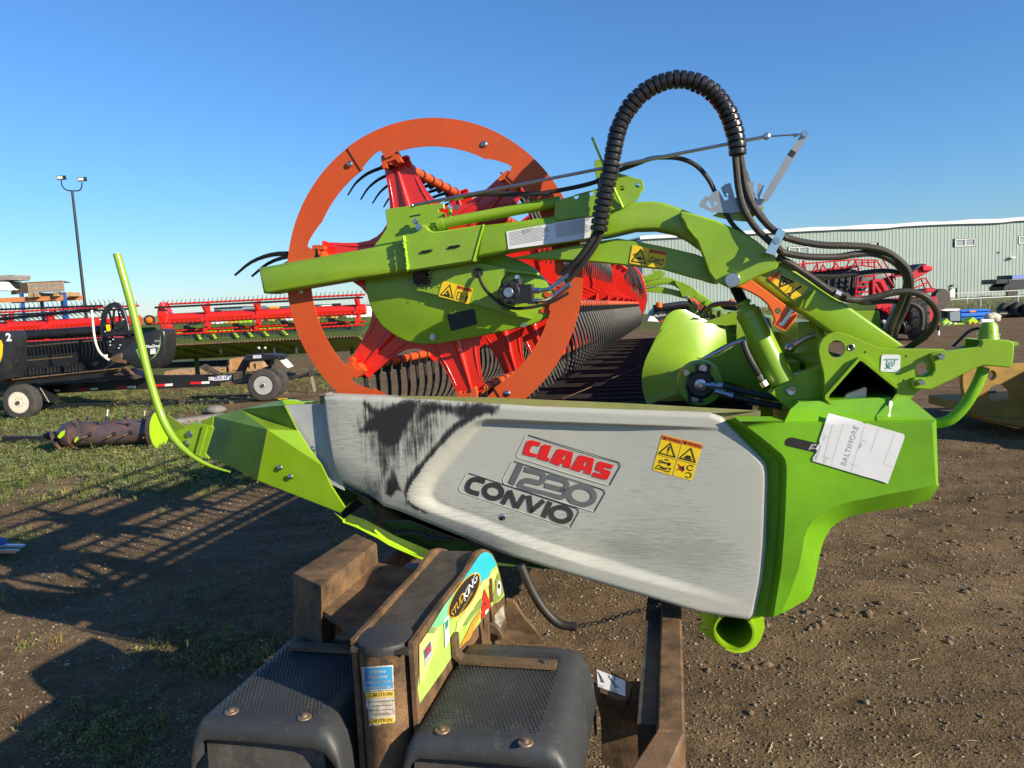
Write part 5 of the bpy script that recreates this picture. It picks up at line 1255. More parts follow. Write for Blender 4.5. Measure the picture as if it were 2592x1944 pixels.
# fenders
def fender(uc, name_side, an_=1.70, af_=2.27, zc=0.80, hw=0.165):
    prof = [(-hw-0.050, -0.125), (-hw-0.045, -0.085), (-hw-0.034, -0.042), (-hw-0.018, -0.012), (-hw, 0.0), (-hw*0.5, 0.003), (0, 0.004), (hw*0.5, 0.003), (hw, 0.0), (hw+0.030, -0.010), (hw+0.056, -0.045), (hw+0.070, -0.10), (hw+0.075, -0.19)]
    rows_ = [(an_-0.012, -0.050, 1.02), (an_-0.010, -0.030, 1.02), (an_, -0.008, 1.01), (an_+0.02, 0, 1.0), (an_+0.10, 0, 0.995), (an_+0.30, 0, 0.99), (af_-0.09, 0, 0.985), (af_-0.04, -0.008, 0.975), (af_-0.008, -0.030, 0.965), (af_, -0.065, 0.96), (af_+0.005, -0.13, 0.96)]
    pts = [[HB(uc + x*s, a_, zc + z + dz) for x, z in prof] for a_, dz, s in rows_]
    b = MB(); b.grid(pts)
    inn = [[HB(uc + x*s*0.965, a_ + 0.004, zc + z + dz - 0.010) for x, z in prof] for a_, dz, s in rows_]; b.grid(inn)
    lo = pts[0] + [r[-1] for r in pts[1:]] + pts[-1][::-1][1:] + [r[0] for r in pts[::-1][1:]]
    li = inn[0] + [r[-1] for r in inn[1:]] + inn[-1][::-1][1:] + [r[0] for r in inn[::-1][1:]]
    b.strip(lo, li)
    o = b.build('fender', 'fender', trl, angle=62)
    # raised tread nubs, rows staggered
    nb = MB(); rr_ = random.Random(5)
    nu, na = 27, 34
    for j in range(na):
        for i in range(nu):
            u = uc - hw*0.94 + (i + 0.5*(j % 2))*(hw*1.86/nu); a_ = an_ + 0.045 + j*((af_-an_-0.13)/na)
            if any((u-bu)**2 + (a_-ba)**2 < 0.0007 for bu, ba in ((uc-0.11, an_+0.055), (uc+0.10, an_+0.045))): continue
            r_ = 0.0037; z0 = zc + 0.0025
            nb.add([HB(u + r_*cos(t*pi/2+0.78), a_ + r_*sin(t*pi/2+0.78), z0) for t in range(4)] + [HB(u + r_*0.5*cos(t*pi/2+0.78), a_ + r_*0.5*sin(t*pi/2+0.78), z0 + 0.0036) for t in range(4)], [(0, 1, 5, 4), (1, 2, 6, 5), (2, 3, 7, 6), (3, 0, 4, 7), (4, 5, 6, 7)])
    n_ = nb.build('tread_nubs', 'fender', o, weld=False, angle=20); stuff(n_)
    return o
fl = fender(-1.125, 'L'); frr = fender(-0.505, 'R')
def washer(p, par):
    c = gz(p, 0.803); b = MB(); b.lathe(c, ZV, [(0, 0.020), (0.003, 0.018), (0.0035, 0.009), (0.006, 0.008), (0.009, 0.004), (0.009, 0)], 18); return b.build('washer_bolt', M['rust_bolt'], par)
M['rust_bolt'] = mat('rusty_zinc', (0.22, 0.15, 0.10), 0.55, metal=0.4, var=0.3, vscale=60, dirt=(0.14, 0.06, 0.03), dirt_amt=0.5, dscale=60)
washer(Q1(515, 1265), fl); washer(Q1(1025, 1303), fl); washer(Q2(330, 1395), frr); washer(Q2(915, 1482), frr)
def flap(pts, a_):
    q = [ha(p, a_) for p in pts]; q = q[:2] + [Vector((q[1].x, q[1].y, 0.16)) + BV*0.02, Vector((q[0].x, q[0].y, 0.16)) - BV*0.02]
    b = MB(); b.plate(q, FV*0.010); return b.build('mud_flap', 'flap', trl)
flap([Q1(335, 1368), Q1(1150, 1452)], 1.73); flap([Q2(130, 1505), Q2(1010, 1640)], 1.73)
for pts_ in ([(340, 1372), (1100, 1445)], [(140, 1512), (990, 1632)]):
    f_ = Q1 if pts_[0][0] == 340 else Q2
    with part('flap_strip', 'rust_dark', trl) as b: b.beam(ha(f_(*pts_[0]), 1.722), ha(f_(*pts_[1]), 1.722), 0.006, 0.018)
# flat bar brackets across the fenders
def flatbar(u0, u1, a_, zb, zt_, name):
    b = MB(); q = [HB(u0, a_, zt_), HB(u0, a_, zb+0.02), HB(u0 + 0.02*(1 if u1 > u0 else -1), a_, zb), HB(u1, a_, zb)]
    b.ribbon(q, 0.012, FV, 0.042); o = b.build(name, 'rust_worn', trl, angle=30); return o
br_ = flatbar(UR+0.012, -0.365, 2.055, 0.816, 0.895, 'fender_bracket'); flatbar(UL-0.025, -1.25, 2.08, 0.816, 0.90, 'fender_bracket')
bolt(br_, HB(-0.40, 2.078, 0.822), ZV, 0.009, 0.006, m='rust_dark')
# rails
ZR = 0.66
e_ = lambda p, z=ZR: gz(p, z)
ur = e_(Q2(2030, 1400)).dot(BV); ul_ = e_(Q2(1842, 1000)).dot(BV); a_c = e_(Q2(1930, 1400)).dot(FV)
def rail(u0, u1, a0, a1, z1, h, m, name='frame_rail'):
    b = MB(); q = [HB(u0, a0, z1), HB(u1, a0, z1), HB(u1, a1, z1), HB(u0, a1, z1)]; b.plate(q, ZV*-h, bev=0.008); return b.build(name, m, trl)
rail(ul_, ur, a_c, 9.4, ZR, 0.13, 'rust')
wL = ur - ul_
rail(-1.6 - ur, -1.6 - ul_, 2.9, 9.4, 0.56, 0.13, 'rust')
with part('frame_mitre', 'rust_worn', trl) as b:
    q = [HB(ur, a_c-0.002, ZR), HB(ul_, a_c-0.002, ZR), HB(-0.45, 1.10, ZR-0.10), HB(-0.30, 1.0, ZR-0.10)]; b.plate(q, Vector((0, 0, -0.12)), bev=0.006)
with part('shaded_flank', 'rust_dark', trl) as b:  # left flank of the rail, its shade painted as darker rust
    q = [ha(Q2(*p), 2.25) for p in [(1738, 400), (1842, 400), (1835, 1045), (1785, 1060), (1676, 1008), (1690, 960)]]
    q = [HB(ul_-0.003, 2.10, 0.50), HB(ul_-0.003, 4.6, 0.50), HB(ul_-0.003, 4.6, 0.635), HB(ul_-0.003, 2.10, 0.635)]; b.plate(q, BV*-0.055)
with part('cross_plate', 'rust', trl) as b:
    q = [gz(Q2(*p), 0.50) for p in ((1380, 1060), (1725, 1050), (1700, 1340), (1440, 1290))]; b.plate(q, ZV*-0.012); b.plate([q[3] - ZV*0.012, q[2] - ZV*0.012, q[2] - ZV*0.16 - FV*0.03, q[3] - ZV*0.16 - FV*0.03], FV*0.012)
with part('sign_bar', 'rust', trl) as b:
    q = [gz(Q2(*p), 0.585) for p in [(1400, 945), (1420, 930), (1660, 1070), (1635, 1180), (1610, 1195), (1440, 1130)]]; b.plate(q, ZV*-0.02)
mst = MB(); mst.poly([gz(Q2(*p), 0.5875) for p in [(1410, 968), (1612, 1048), (1612, 1158), (1420, 1090)]]); ms_ = mst.build('manual_sticker', 'sticker_w', trl, weld=False)
with part('drawing', 'ink', ms_) as b:
    for q in ([(1420, 985), (1465, 1060), (1440, 1050)], [(1495, 1010), (1545, 1100)], [(1545, 1000), (1530, 1060), (1570, 1100), (1545, 1085)], [(1430, 1000), (1450, 1060)]): b.ribbon([gz(Q2(*p), 0.589) for p in q], 0.003, ZV)
    for y_ in range(4): b.ribbon([gz(Q2(1425, 1075 + 7*y_), 0.589), gz(Q2(1460, 1087 + 7*y_), 0.589)], 0.001, ZV); b.ribbon([gz(Q2(1520, 1105 + 7*y_), 0.589), gz(Q2(1560, 1118 + 7*y_), 0.589)], 0.001, ZV)
# raised cradle on the left of the frame
cz = 1.0
c1, c2, c3, c4 = [gz(Q1(*p), cz) for p in ((940, 290), (1380, 10), (1530, 75), (1140, 385))]
with part('cradle', 'rust', trl) as b: b.plate([c1, c2, c3, c4], ZV*-0.14, bev=0.012, steps=2)
with part('cradle_plate', 'rust', trl) as b: b.plate([c4 - ZV*0.085, c3 - ZV*0.085, HB(-0.86, c3.dot(FV), cz-0.12), HB(-0.86, c4.dot(FV)-0.2, cz-0.12)], ZV*-0.02)
with part('cradle_leg', 'rust', trl) as b:
    q = [c1 - ZV*0.14, c4 - ZV*0.14]; b.plate([c1 + BV*0.002 - ZV*0.02, c4 - ZV*0.02, c4 + Vector((0, 0, -0.80)) - FV*0.12, c1 + Vector((0, 0, -0.80)) - FV*0.12], FV*0.10)
with part('control_box', mat('dusty_grey_box', (0.10, 0.10, 0.105), 0.7, var=0.1, dirt=(0.05, 0.05, 0.05), dirt_amt=0.2), trl) as b:
    q = [gz(Q1(*p), 0.70) for p in ((1620, 352), (1745, 216), (1980, 220), (1860, 352))]; b.plate(q, ZV*-0.18, bev=0.01, steps=2)
with part('hook_hose', 'black_rub', trl) as b: b.tube(cr([ha(Q2(*p), a_) for p, a_ in (((880, 240), 2.75), ((960, 420), 2.75), ((1050, 560), 2.75), ((1150, 650), 2.75), ((1270, 672), 2.75))], 5), [0.018]*16 + [0.017, 0.017, 0.016, 0.018, 0.019], 12)
def link(b, c, d, n, r=0.0022, L_=0.016, W_=0.008):
    d, n = d.normalized(), n.normalized(); pts = [c + d*(L_*cos(t*pi/6)) + n*(W_*sin(t*pi/6)) for t in range(13)]; b.tube(pts, r, 5, caps=False)
with part('chain', 'black_paint', trl, weld=False) as b:
    cp_ = cr([ha(Q2(*p), a_) for p, a_ in (((1285, 665), 2.75), ((1420, 640), 2.75), ((1600, 585), 2.72), ((1760, 545), 2.7), ((1850, 520), 2.68))], 6)
    for i_ in range(len(cp_)-1):
        d_ = cp_[i_+1]-cp_[i_]; link(b, cp_[i_].lerp(cp_[i_+1], 0.5), d_, ZV if i_ % 2 else FV, L_=d_.length*0.62)
stuff(bpy.data.objects['chain'])
def wheel(par, c, r, w, axis, rim_m='white', rr=0.62, name='wheel', hub=True, n=28):
    axis = Vector(axis).normalized(); c = Vector(c); b = MB()
    b.lathe(c - axis*(w/2), axis, [(0.0, r*rr), (-0.002, r*0.80), (0.01, r*0.93), (w*0.15, r*0.99), (w*0.3, r), (w*0.7, r), (w*0.85, r*0.99), (w-0.01, r*0.93), (w+0.002, r*0.80), (w, r*rr)], n, caps=False)
    t = b.build(name, 'tyre', par)
    b = MB(); s = 1
    b.lathe(c - axis*(w/2-0.006), axis, [(0, r*rr), (0.0, r*rr*0.93), (0.03, r*rr*0.86), (0.045, r*rr*0.70), (0.03, r*rr*0.55), (0.028, r*rr*0.3), (0.0, r*rr*0.24), (-0.01, r*rr*0.2), (-0.01, 0)], n); b.build('rim', rim_m, t)
    if hub:
        b = MB(); b.lathe(c - axis*(w/2+0.01), axis, [(0, r*rr*0.17), (-0.02, r*rr*0.15), (-0.02, 0)], 12); b.build('hub', 'rust_dark', t)
        a_, q_ = basis(axis)
        b = MB()
        for k in range(8): b.cyl(c - axis*(w/2-0.032) + (a_*cos(k*pi/4) + q_*sin(k*pi/4))*r*rr*0.36, c - axis*(w/2-0.005) + (a_*cos(k*pi/4) + q_*sin(k*pi/4))*r*rr*0.36, r*0.03, n=6)
        stuff(b.build('wheel_nuts', 'rust_dark', t))
    return t
M['tyre'] = mat('dusty_tyre', (0.045, 0.042, 0.038), 0.85, var=0.2, dirt=(0.14, 0.12, 0.095), dirt_amt=0.45, dscale=7, bump=0.15)
M['rim_white'] = mat('cream_wheel', (0.72, 0.66, 0.52), 0.5, var=0.05)
M['rim_grey'] = mat('grey_wheel', (0.42, 0.43, 0.42), 0.45, var=0.08, metal=0.2)
for uc in (-1.125, -0.505): wheel(trl, HB(uc, 1.98, 0.37), 0.37, 0.24, BV, 'rim_grey')
for uc in (-1.75, 0.15): wheel(trl, HB(uc, 8.6, 0.37), 0.37, 0.24, BV, 'rim_grey')
with part('axle', 'rust_dark', trl) as b: b.beam(HB(-1.2, 1.98, 0.37), HB(-0.4, 1.98, 0.37), 0.07, 0.07); b.beam(HB(-1.75, 8.6, 0.37), HB(0.15, 8.6, 0.37), 0.08, 0.08)
with part('cross_member', 'rust', trl) as b: b.beam(HB(-1.6, 4.2, ZR-0.16), HB(0, 4.2, ZR-0.16), 0.10, 0.12)
with part('cross_member', 'rust', trl) as b: b.beam(HB(-1.6, 5.6, ZR-0.10), HB(0, 5.6, ZR-0.10), 0.10, 0.12)
with part('cross_member', 'rust', trl) as b: b.beam(HB(-1.6, 8.6, ZR-0.10), HB(0, 8.6, ZR-0.10), 0.10, 0.12)
with part('drawbar', 'rust_dark', trl) as b: b.beam(HB(UC, 1.78, 0.30), HB(UC+0.02, 0.9, 0.32), 0.09, 0.09)
# ================================================================== ground
rs = np.random.RandomState(3)
def nz(x, y, s, o=0.0):
    return noise.noise(Vector((x*s + o, y*s - o*1.7, o*0.37)))
def fbm(x, y, s, o=0.0, n=4):
    v = 0; a_ = 1
    for i in range(n): v += a_*nz(x, y, s, o + i*9.1); s *= 2.03; a_ *= 0.5
    return v
def grass_at(x, y):
    """how grassy the yard is at this point, 0..1"""
    g = 0.0
    edge = 7.4 + 0.10*(x+6)                        # left yard turns to grass beyond the wheel tracks
    left = -2.0 - 0.12*(y-8)
    g = max(g, min(1, max(0, (y-edge)/1.6))*min(1, max(0, (left-x)/1.4)))
    if 13.5 < y < 17.5 and x > -7.5: g *= max(0, 1 - (x+7.5)/1.5)        # bare track in front of the trailer
    if y > 17.4 and -9.5 < x < 8 and y < 44: g *= 0.35
    if y > 36 and x > 8 + 0.3*(y-36)*0: g = max(g, min(1, (y-35.2)/1.0))
    if y > 34 and x <= 8: g = max(g, min(1, (y-40)/4))
    # thin growth in the foreground
    if y < 7.6 and x < -0.8: g = max(g, 0.50*min(1, (-0.8-x)/0.6)*min(1, max(0, 2.2*fbm(x, y, 1.3, 9.0, 3) - 0.15)))
    g *= 0.62 + 0.9*fbm(x, y, 0.55, 4.0, 3) + 0.25
    return min(1, max(0, g))
def ground_z(x, y):
    d = sqrt(x*x + y*y)
    if d > 60: return 0.0
    k = 1.0 if d < 25 else (60-d)/35
    z = 0.030*fbm(x, y, 0.5, 1.0, 3) + 0.014*fbm(x, y, 2.6, 7.0, 2)
    if x > 1.0 and y < 11: z += (0.016*sin((0.45*x+0.9*y)*3.1 + 1.5*fbm(x, y, 0.6, 2.0, 2)) + 0.026*max(0, fbm(x*0.8, y*1.6, 2.1, 5.5, 3)))*min(1, (x-1)/1.0)*min(1, max(0, (y-3.0)/1.5)) + 0.020*fbm(x*0.6, y*1.5, 3.4, 3.3, 3)*min(1, (x-1)/1.0)
    return (z - 0.02)*k
def axis_pts(fine0, fine1, step, lo, hi, gr=1.12):
    a_ = list(np.arange(fine0, fine1+1e-6, step)); s = step; x = fine0; L_ = []
    while x > lo: s *= gr; x -= s; L_.append(max(x, lo))
    s = step; x = fine1; R_ = []
    while x < hi: s *= gr; x += s; R_.append(min(x, hi))
    return L_[::-1] + a_ + R_
gx = axis_pts(-7, 7, 0.075, -1500, 1500); gy = axis_pts(0.8, 12, 0.075, -60, 1800)
b = MB(); rows = []; gvals = []
for y in gy:
    r_ = []
    for x in gx:
        r_.append(Vector((x, y, ground_z(x, y)))); gvals.append(grass_at(x, y) if abs(x) < 300 else 1.0)
    rows.append(r_)
b.grid(rows)
gm, nt, bs = newmat('gravel_dirt')
v = _pos(nt)
n1 = _noise(nt, 1.1, 6, 0.6, vec=v); n2 = _noise(nt, 9, 6, 0.7, vec=v); n3 = _noise(nt, 75, 4, 0.65, vec=v)
c1_ = _ramp(nt, n1.outputs[0], ((0.3, (0.150, 0.102, 0.055)), (0.7, (0.225, 0.158, 0.088)))).outputs[0]
c2_ = _ramp(nt, n2.outputs[0], ((0.3, (0.62,)*3), (0.72, (1.22,)*3))).outputs[0]
c3_ = _ramp(nt, n3.outputs[0], ((0.32, (0.50,)*3), (0.68, (1.45,)*3))).outputs[0]
cc = _mix(nt, 1.0, c1_, c2_, 'MULTIPLY'); cc = _mix(nt, 1.0, cc, c3_, 'MULTIPLY')
vo = nt.nodes.new('ShaderNodeTexVoronoi'); vo.inputs['Scale'].default_value = 80; vo.inputs['Randomness'].default_value = 1.0; nt.links.new(v, vo.inputs['Vector'])
stone = _ramp(nt, vo.outputs['Distance'], ((0.20, (1, 1, 1)), (0.34, (0, 0, 0)))).outputs[0]
pick = nt.nodes.new('ShaderNodeSeparateColor'); nt.links.new(vo.outputs['Color'], pick.inputs[0])
stone = _math(nt, 'MULTIPLY', stone, _math(nt, 'GREATER_THAN', pick.outputs[0], 0.45))
scol = _ramp(nt, pick.outputs[1], ((0.0, (0.12, 0.095, 0.07)), (0.5, (0.23, 0.18, 0.125)), (1.0, (0.38, 0.31, 0.22)))).outputs[0]
n5 = _noise(nt, 1.0, 5, 0.65, vec=_pos(nt, scale=(0.9, 2.6, 1), rot=(0, 0, radians(-24))))
cc = _mix(nt, 1.0, cc, _ramp(nt, n5.outputs[0], ((0.30, (0.62, 0.60, 0.58)), (0.52, (1, 1, 1)), (0.75, (1.25, 1.22, 1.15)))).outputs[0], 'MULTIPLY')
cc = _mix(nt, stone, cc, scol)
ga_ = nt.nodes.new('ShaderNodeAttribute'); ga_.attribute_name = 'grass'
gn = _noise(nt, 22, 6, 0.8, vec=v)
gcol = _ramp(nt, gn.outputs[0], ((0.30, (0.060, 0.075, 0.018)), (0.50, (0.115, 0.125, 0.034)), (0.70, (0.20, 0.175, 0.070)))).outputs[0]
gf = _math(nt, 'MULTIPLY_ADD', gn.outputs[0], 0.7, -0.28)
gf = _math(nt, 'ADD', gf, ga_.outputs['Fac'])
gf = _ramp(nt, gf, ((0.38, (0, 0, 0)), (0.62, (1, 1, 1)))).outputs[0]
cc = _mix(nt, gf, cc, gcol)
nt.links.new(cc, bs.inputs['Base Color']); bs.inputs['Roughness'].default_value = 0.95; bs.inputs['Specular IOR Level'].default_value = 0.08
hb = _math(nt, 'MULTIPLY_ADD', stone, 0.8, _math(nt, 'MULTIPLY_ADD', n3.outputs[0], 1.1, _math(nt, 'MULTIPLY', n2.outputs[0], 1.6)))
bp = nt.nodes.new('ShaderNodeBump'); bp.inputs['Strength'].default_value = 0.9; bp.inputs['Distance'].default_value = 0.016
nt.links.new(hb, bp.inputs['Height']); nt.links.new(bp.outputs[0], bs.inputs['Normal'])
M['ground'] = gm
gr_ = b.build('ground', 'ground', None, weld=False, angle=180); struct(gr_)
a_ = gr_.data.attributes.new('grass', 'FLOAT', 'POINT'); a_.data.foreach_set('value', np.array(gvals, np.float32))

# pebbles: joined, nobody could count them
def scatter_mesh(name, mats, shapes, pts, kindlabel):
    V_, F_, MI = [], [], []; o_ = 0
    for (c, R3_, s, si, mi) in pts:
        vs, fs = shapes[si]; V_.append(vs @ R3_.T*s + c); 
        F_.extend([tuple(i+o_ for i in f) for f in fs]); MI.extend([mi]*len(fs)); o_ += len(vs)
    me_ = bpy.data.meshes.new(name); me_.from_pydata(np.concatenate(V_).tolist(), [], F_)
    for m_ in mats: me_.materials.append(M[m_])
    me_.polygons.foreach_set('material_index', np.array(MI, np.int32))
    o = bpy.data.objects.new(name, me_); COL.objects.link(o); stuff(o); return o
def rotz(a_, tilt=0.0, ta=0.0):
    c, s = cos(a_), sin(a_); R_ = np.array([[c, -s, 0], [s, c, 0], [0, 0, 1]])
    if tilt:
        ct, st_ = cos(tilt), sin(tilt); ca, sa = cos(ta), sin(ta)
        K = np.array([[0, 0, ca], [0, 0, sa], [-ca, -sa, 0]]); R_ = (np.eye(3) + st_*K + (1-ct)*(K @ K)) @ R_
    return R_
peb = []
for k in range(5):
    bm = bmesh.new(); bmesh.ops.create_icosphere(bm, subdivisions=1, radius=1)
    vs = np.array([[v_.co.x*(1+rs.uniform(-.2, .2)), v_.co.y*(1+rs.uniform(-.2, .2))*0.8, v_.co.z*(0.62+rs.uniform(-.12, .12))] for v_ in bm.verts]); fs = [tuple(v_.index for v_ in f.verts) for f in bm.faces]; bm.free(); peb.append((vs, fs))
M['peb0'] = mat('brown_pebble', (0.17, 0.125, 0.08), 0.9, var=0.4, vscale=40); M['peb1'] = mat('grey_pebble', (0.20, 0.17, 0.135), 0.85, var=0.4, vscale=40); M['peb2'] = mat('pale_pebble', (0.36, 0.30, 0.21), 0.85, var=0.3, vscale=40)
pts = []
while len(pts) < 30000:
    d = 1.6 + 9.5*rs.rand()**1.7; an_ = rs.uniform(-0.72, 0.72); x, y = d*math.tan(an_), d
    s = 0.0022*math.exp(rs.rand()*1.45) * (1.0 + 0.05*d)
    if rs.rand() < 0.012: s *= 2.0
    if grass_at(x, y) > 0.6 and rs.rand() < 0.7: continue
    mi = int(rs.choice([0, 0, 0, 0, 0, 1, 1, 2])); pts.append((np.array([x, y, ground_z(x, y) + s*0.25]), rotz(rs.uniform(0, 6.3)), s, rs.randint(5), mi))
scatter_mesh('gravel', ['peb0', 'peb1', 'peb2'], peb, pts, 'gravel')
# dirt clods thrown up by tyres on the right
pts = []
while len(pts) < 420:
    d = 3.6 + 6.5*rs.rand(); x = d*math.tan(rs.uniform(0.22, 0.70))
    if fbm(x*0.8, d*1.6, 2.1, 5.5, 3) < 0.05: continue
    pts.append((np.array([x, d, ground_z(x, d)]), rotz(rs.uniform(0, 6.3)), rs.uniform(0.010, 0.034), rs.randint(5), 0))
M['clod'] = mat('dirt_clod', (0.16, 0.11, 0.065), 0.95, var=0.4, vscale=20, bump=0.5, bscale=80)
scatter_mesh('dirt_clods', ['clod'], peb, pts, 'clods')
# straw bits on the right
M['straw'] = mat('dry_straw', (0.50, 0.42, 0.24), 0.9, var=0.2)
stw = (np.array([[-1, -.05, 0], [1, -.05, 0.03], [1, .05, 0.05], [-1, .05, 0.02], [0, 0, .08]]), [(0, 1, 4), (1, 2, 4), (2, 3, 4), (3, 0, 4)])
pts = []
for k in range(260):
    d = 2.2 + 9*rs.rand()**1.3; x = d*math.tan(rs.uniform(-0.2, 0.66)); pts.append((np.array([x, d, ground_z(x, d)+0.004]), rotz(rs.uniform(0, 6.3)), rs.uniform(0.008, 0.045), 0, 0))
scatter_mesh('straw', ['straw'], [stw], pts, 'straw')
# grass and low weeds
M['gr0'] = mat('green_grass', (0.105, 0.150, 0.025), 0.8, var=0.35, vscale=3); M['gr1'] = mat('yellow_grass', (0.25, 0.22, 0.065), 0.85, var=0.3, vscale=3); M['gr2'] = mat('grey_green_weed', (0.165, 0.19, 0.085), 0.85, var=0.3, vscale=3); M['gr3'] = mat('reddish_weed', (0.16, 0.085, 0.04), 0.85, var=0.3, vscale=3)
def tuft(n_, h, spread, wv=0.05):
    vs, fs = [], []
    for k in range(n_):
        a_ = rs.uniform(0, 6.28); r_ = spread*rs.rand()**0.7; l_ = h*rs.uniform(0.5, 1.0); bx, by = r_*cos(a_), r_*sin(a_); le = rs.uniform(0.1, 0.7)
        p = rs.uniform(0, 6.28); wx, wy = wv*cos(p), wv*sin(p); o_ = len(vs)
        vs += [[bx-wx, by-wy, -0.05], [bx+wx, by+wy, -0.05], [bx+cos(a_)*le*0.35*l_+wx*0.7, by+sin(a_)*le*0.35*l_+wy*0.7, l_*0.6], [bx+cos(a_)*le*0.35*l_-wx*0.7, by+sin(a_)*le*0.35*l_-wy*0.7, l_*0.6], [bx+cos(a_)*le*l_, by+sin(a_)*le*l_, l_]]
        fs += [(o_, o_+1, o_+2, o_+3), (o_+3, o_+2, o_+4)]
    return np.array(vs), fs
def leafy(n_, h, spread):
    vs, fs = [], []
    for k in range(n_):
        a_ = rs.uniform(0, 6.28); r_ = spread*rs.rand()**0.6; z_ = h*rs.rand(); c = np.array([r_*cos(a_), r_*sin(a_), z_]); s = rs.uniform(0.10, 0.22)
        t_ = rs.uniform(-0.6, 0.9); d = np.array([cos(a_)*cos(t_), sin(a_)*cos(t_), sin(t_)])*s*1.6; w_ = np.array([-sin(a_), cos(a_), rs.uniform(-.3, .3)])*s*0.55; o_ = len(vs)
        vs += [c, c + d*0.5 + w_, c + d, c + d*0.5 - w_]; fs += [(o_, o_+1, o_+2, o_+3)]
    return np.array(vs), fs
tufts = [tuft(9, 1.0, 0.45) for k in range(4)] + [leafy(26, 0.75, 0.6) for k in range(4)]
pts = []; tries = 0
while len(pts) < 14500 and tries < 200000:
    tries += 1
    d = 3.0 + 22*rs.rand()**1.15; x = d*math.tan(rs.uniform(-0.66, 0.14)); g = grass_at(x, d)
    if rs.rand() > g**1.3: continue
    near = d < 7.7
    lf_ = rs.rand() < (0.62 if not near else 0.55)
    s = rs.uniform(0.05, 0.13)*(0.55 if near else 1.0)*(0.95 if lf_ else 0.85)
    mi = int(rs.choice([0, 0, 1, 2, 2] if not near else [0, 1, 1, 2, 3]))
    pts.append((np.array([x, d, ground_z(x, d)]), rotz(rs.uniform(0, 6.3)), s, rs.randint(4) + (4 if lf_ else 0), mi))
scatter_mesh('grass', ['gr0', 'gr1', 'gr2', 'gr3'], tufts, pts, 'grass')
pts = []; tries = 0
while len(pts) < 6500 and tries < 100000:
    tries += 1
    y = rs.uniform(36, 76); x = rs.uniform(14, 62)
    s = rs.uniform(0.12, 0.40); pts.append((np.array([x, y, 0]), rotz(rs.uniform(0, 6.3)), s, rs.randint(8), int(rs.choice([0, 1, 1, 2]))))
scatter_mesh('rough_grass', ['gr0', 'gr1', 'gr2'], tufts, pts, 'grass')
# straw coloured growth around the fenders
pts = []
for k in range(520):
    f_ = rs.rand(); c = gz(Q1(20 + 680*f_, 740 + 190*f_)) if k % 3 else gz(fr(0, 1300, 700, 1803)(420 + 480*f_, 1340 + 60*f_))
    x, y = c.x + rs.normal(0, 0.12), c.y + rs.normal(0, 0.14); pts.append((np.array([x, y, ground_z(x, y)]), rotz(rs.uniform(0, 6.3)), rs.uniform(0.02, 0.065), rs.randint(8), int(rs.choice([0, 1, 1, 3]))))
scatter_mesh('dry_growth', ['gr0', 'gr1', 'gr2', 'gr3'], tufts, pts, 'grass')
# single taller weeds that can be told apart
def weed(p, h, label, group, m='gr2', n_=26, lean=(0.1, 0), lf=0.02):
    t = thing('weed', label, 'weed', p, group); b = MB(); p = Vector(p)
    q = cr([p, p + Vector((lean[0]*0.4, lean[1]*0.4, h*0.5)), p + Vector((lean[0], lean[1], h))], 4); b.tube(q, [0.004*(1-0.6*i/len(q)) for i in range(len(q))], 5); b.build('stem', m, t)
    b = MB(); rr_ = random.Random(int(p.x*997))
    for k in range(n_):
        f_ = 0.15 + 0.85*k/n_; j = min(len(q)-2, int(f_*(len(q)-1))); c = q[j].lerp(q[j+1], f_*(len(q)-1)-j); a2 = rr_.uniform(0, 6.3); s = lf*(1.3-0.6*f_)*rr_.uniform(0.7, 1.5)
        d = Vector((cos(a2), sin(a2), rr_.uniform(0.1, 0.9)))*s*1.7; w_ = Vector((-sin(a2), cos(a2), 0))*s*0.5
        b.add([c, c + d*0.5 + w_, c + d, c + d*0.5 - w_], [(0, 1, 2, 3)])
    stuff(b.build('leaves', m, t, weld=False))
    return t
WG = 'tall weeds standing in the yard'
def gp(f, p): q = gz(f(*p)); return Vector((q.x, q.y, ground_z(q.x, q.y)))
weed(gp(T5, (990, 1520)), 0.62, 'grey weed leaning left before the rusty auger drum left end', WG, lean=(-0.14, 0), n_=60, lf=0.022)
weed(gp(T5, (1330, 1560)), 0.50, 'grey weed leaning left across the middle of the rusty auger drum', WG, lean=(-0.28, 0), n_=60, lf=0.026)
weed(gp(T5, (1900, 1500)), 0.25, 'low spreading weed under the right half of the rusty auger drum', WG, lean=(0.1, 0), n_=40, lf=0.03)
weed(gp(Q1, (205, 850)), 0.10, 'small upright weed in the lit strip left of the left fender', WG, m='gr0', n_=14, lean=(0.01, 0), lf=0.010)
weed(gp(Q1, (570, 870)), 0.07, 'small weed nearest the left fender in the lit strip', WG, m='gr0', n_=12, lean=(0.01, 0), lf=0.010)
weed(gp(fr(0, 1300, 700, 1803), (180, 620)), 0.10, 'small branched weed at the left edge in a lit patch', WG, m='gr0', n_=14, lean=(-0.01, 0), lf=0.010)
weed(gp(fr(0, 1300, 700, 1803), (20, 570)), 0.10, 'leftmost seeding weed in the lit patch at the left edge', WG, m='gr1', n_=18, lean=(0.01, 0), lf=0.009)

# ================================================================== things behind, left
def S(name, m, f, pts, Y, th, par, holes=(), bev=0.0, n=0, angle=38, steps=1):
    """outline standing in the upright plane at distance Y, th metres deep"""
    q = [at(f(*p), Y) for p in pts]
    if n: q = cr(q, n, True)
    b = MB(); b.plate(q, Vector((0, th, 0)), [[at(f(*p), Y) for p in h] for h in holes], bev, steps); return b.build(name, m, par, angle=angle)
def ST(name, m, f, pts, Y, r, par, n=3, seg=8):
    q = [at(f(*p), Y) for p in pts]; b = MB(); b.tube(cr(q, n) if n > 1 and len(q) > 2 else q, r, seg); return b.build(name, m, par)
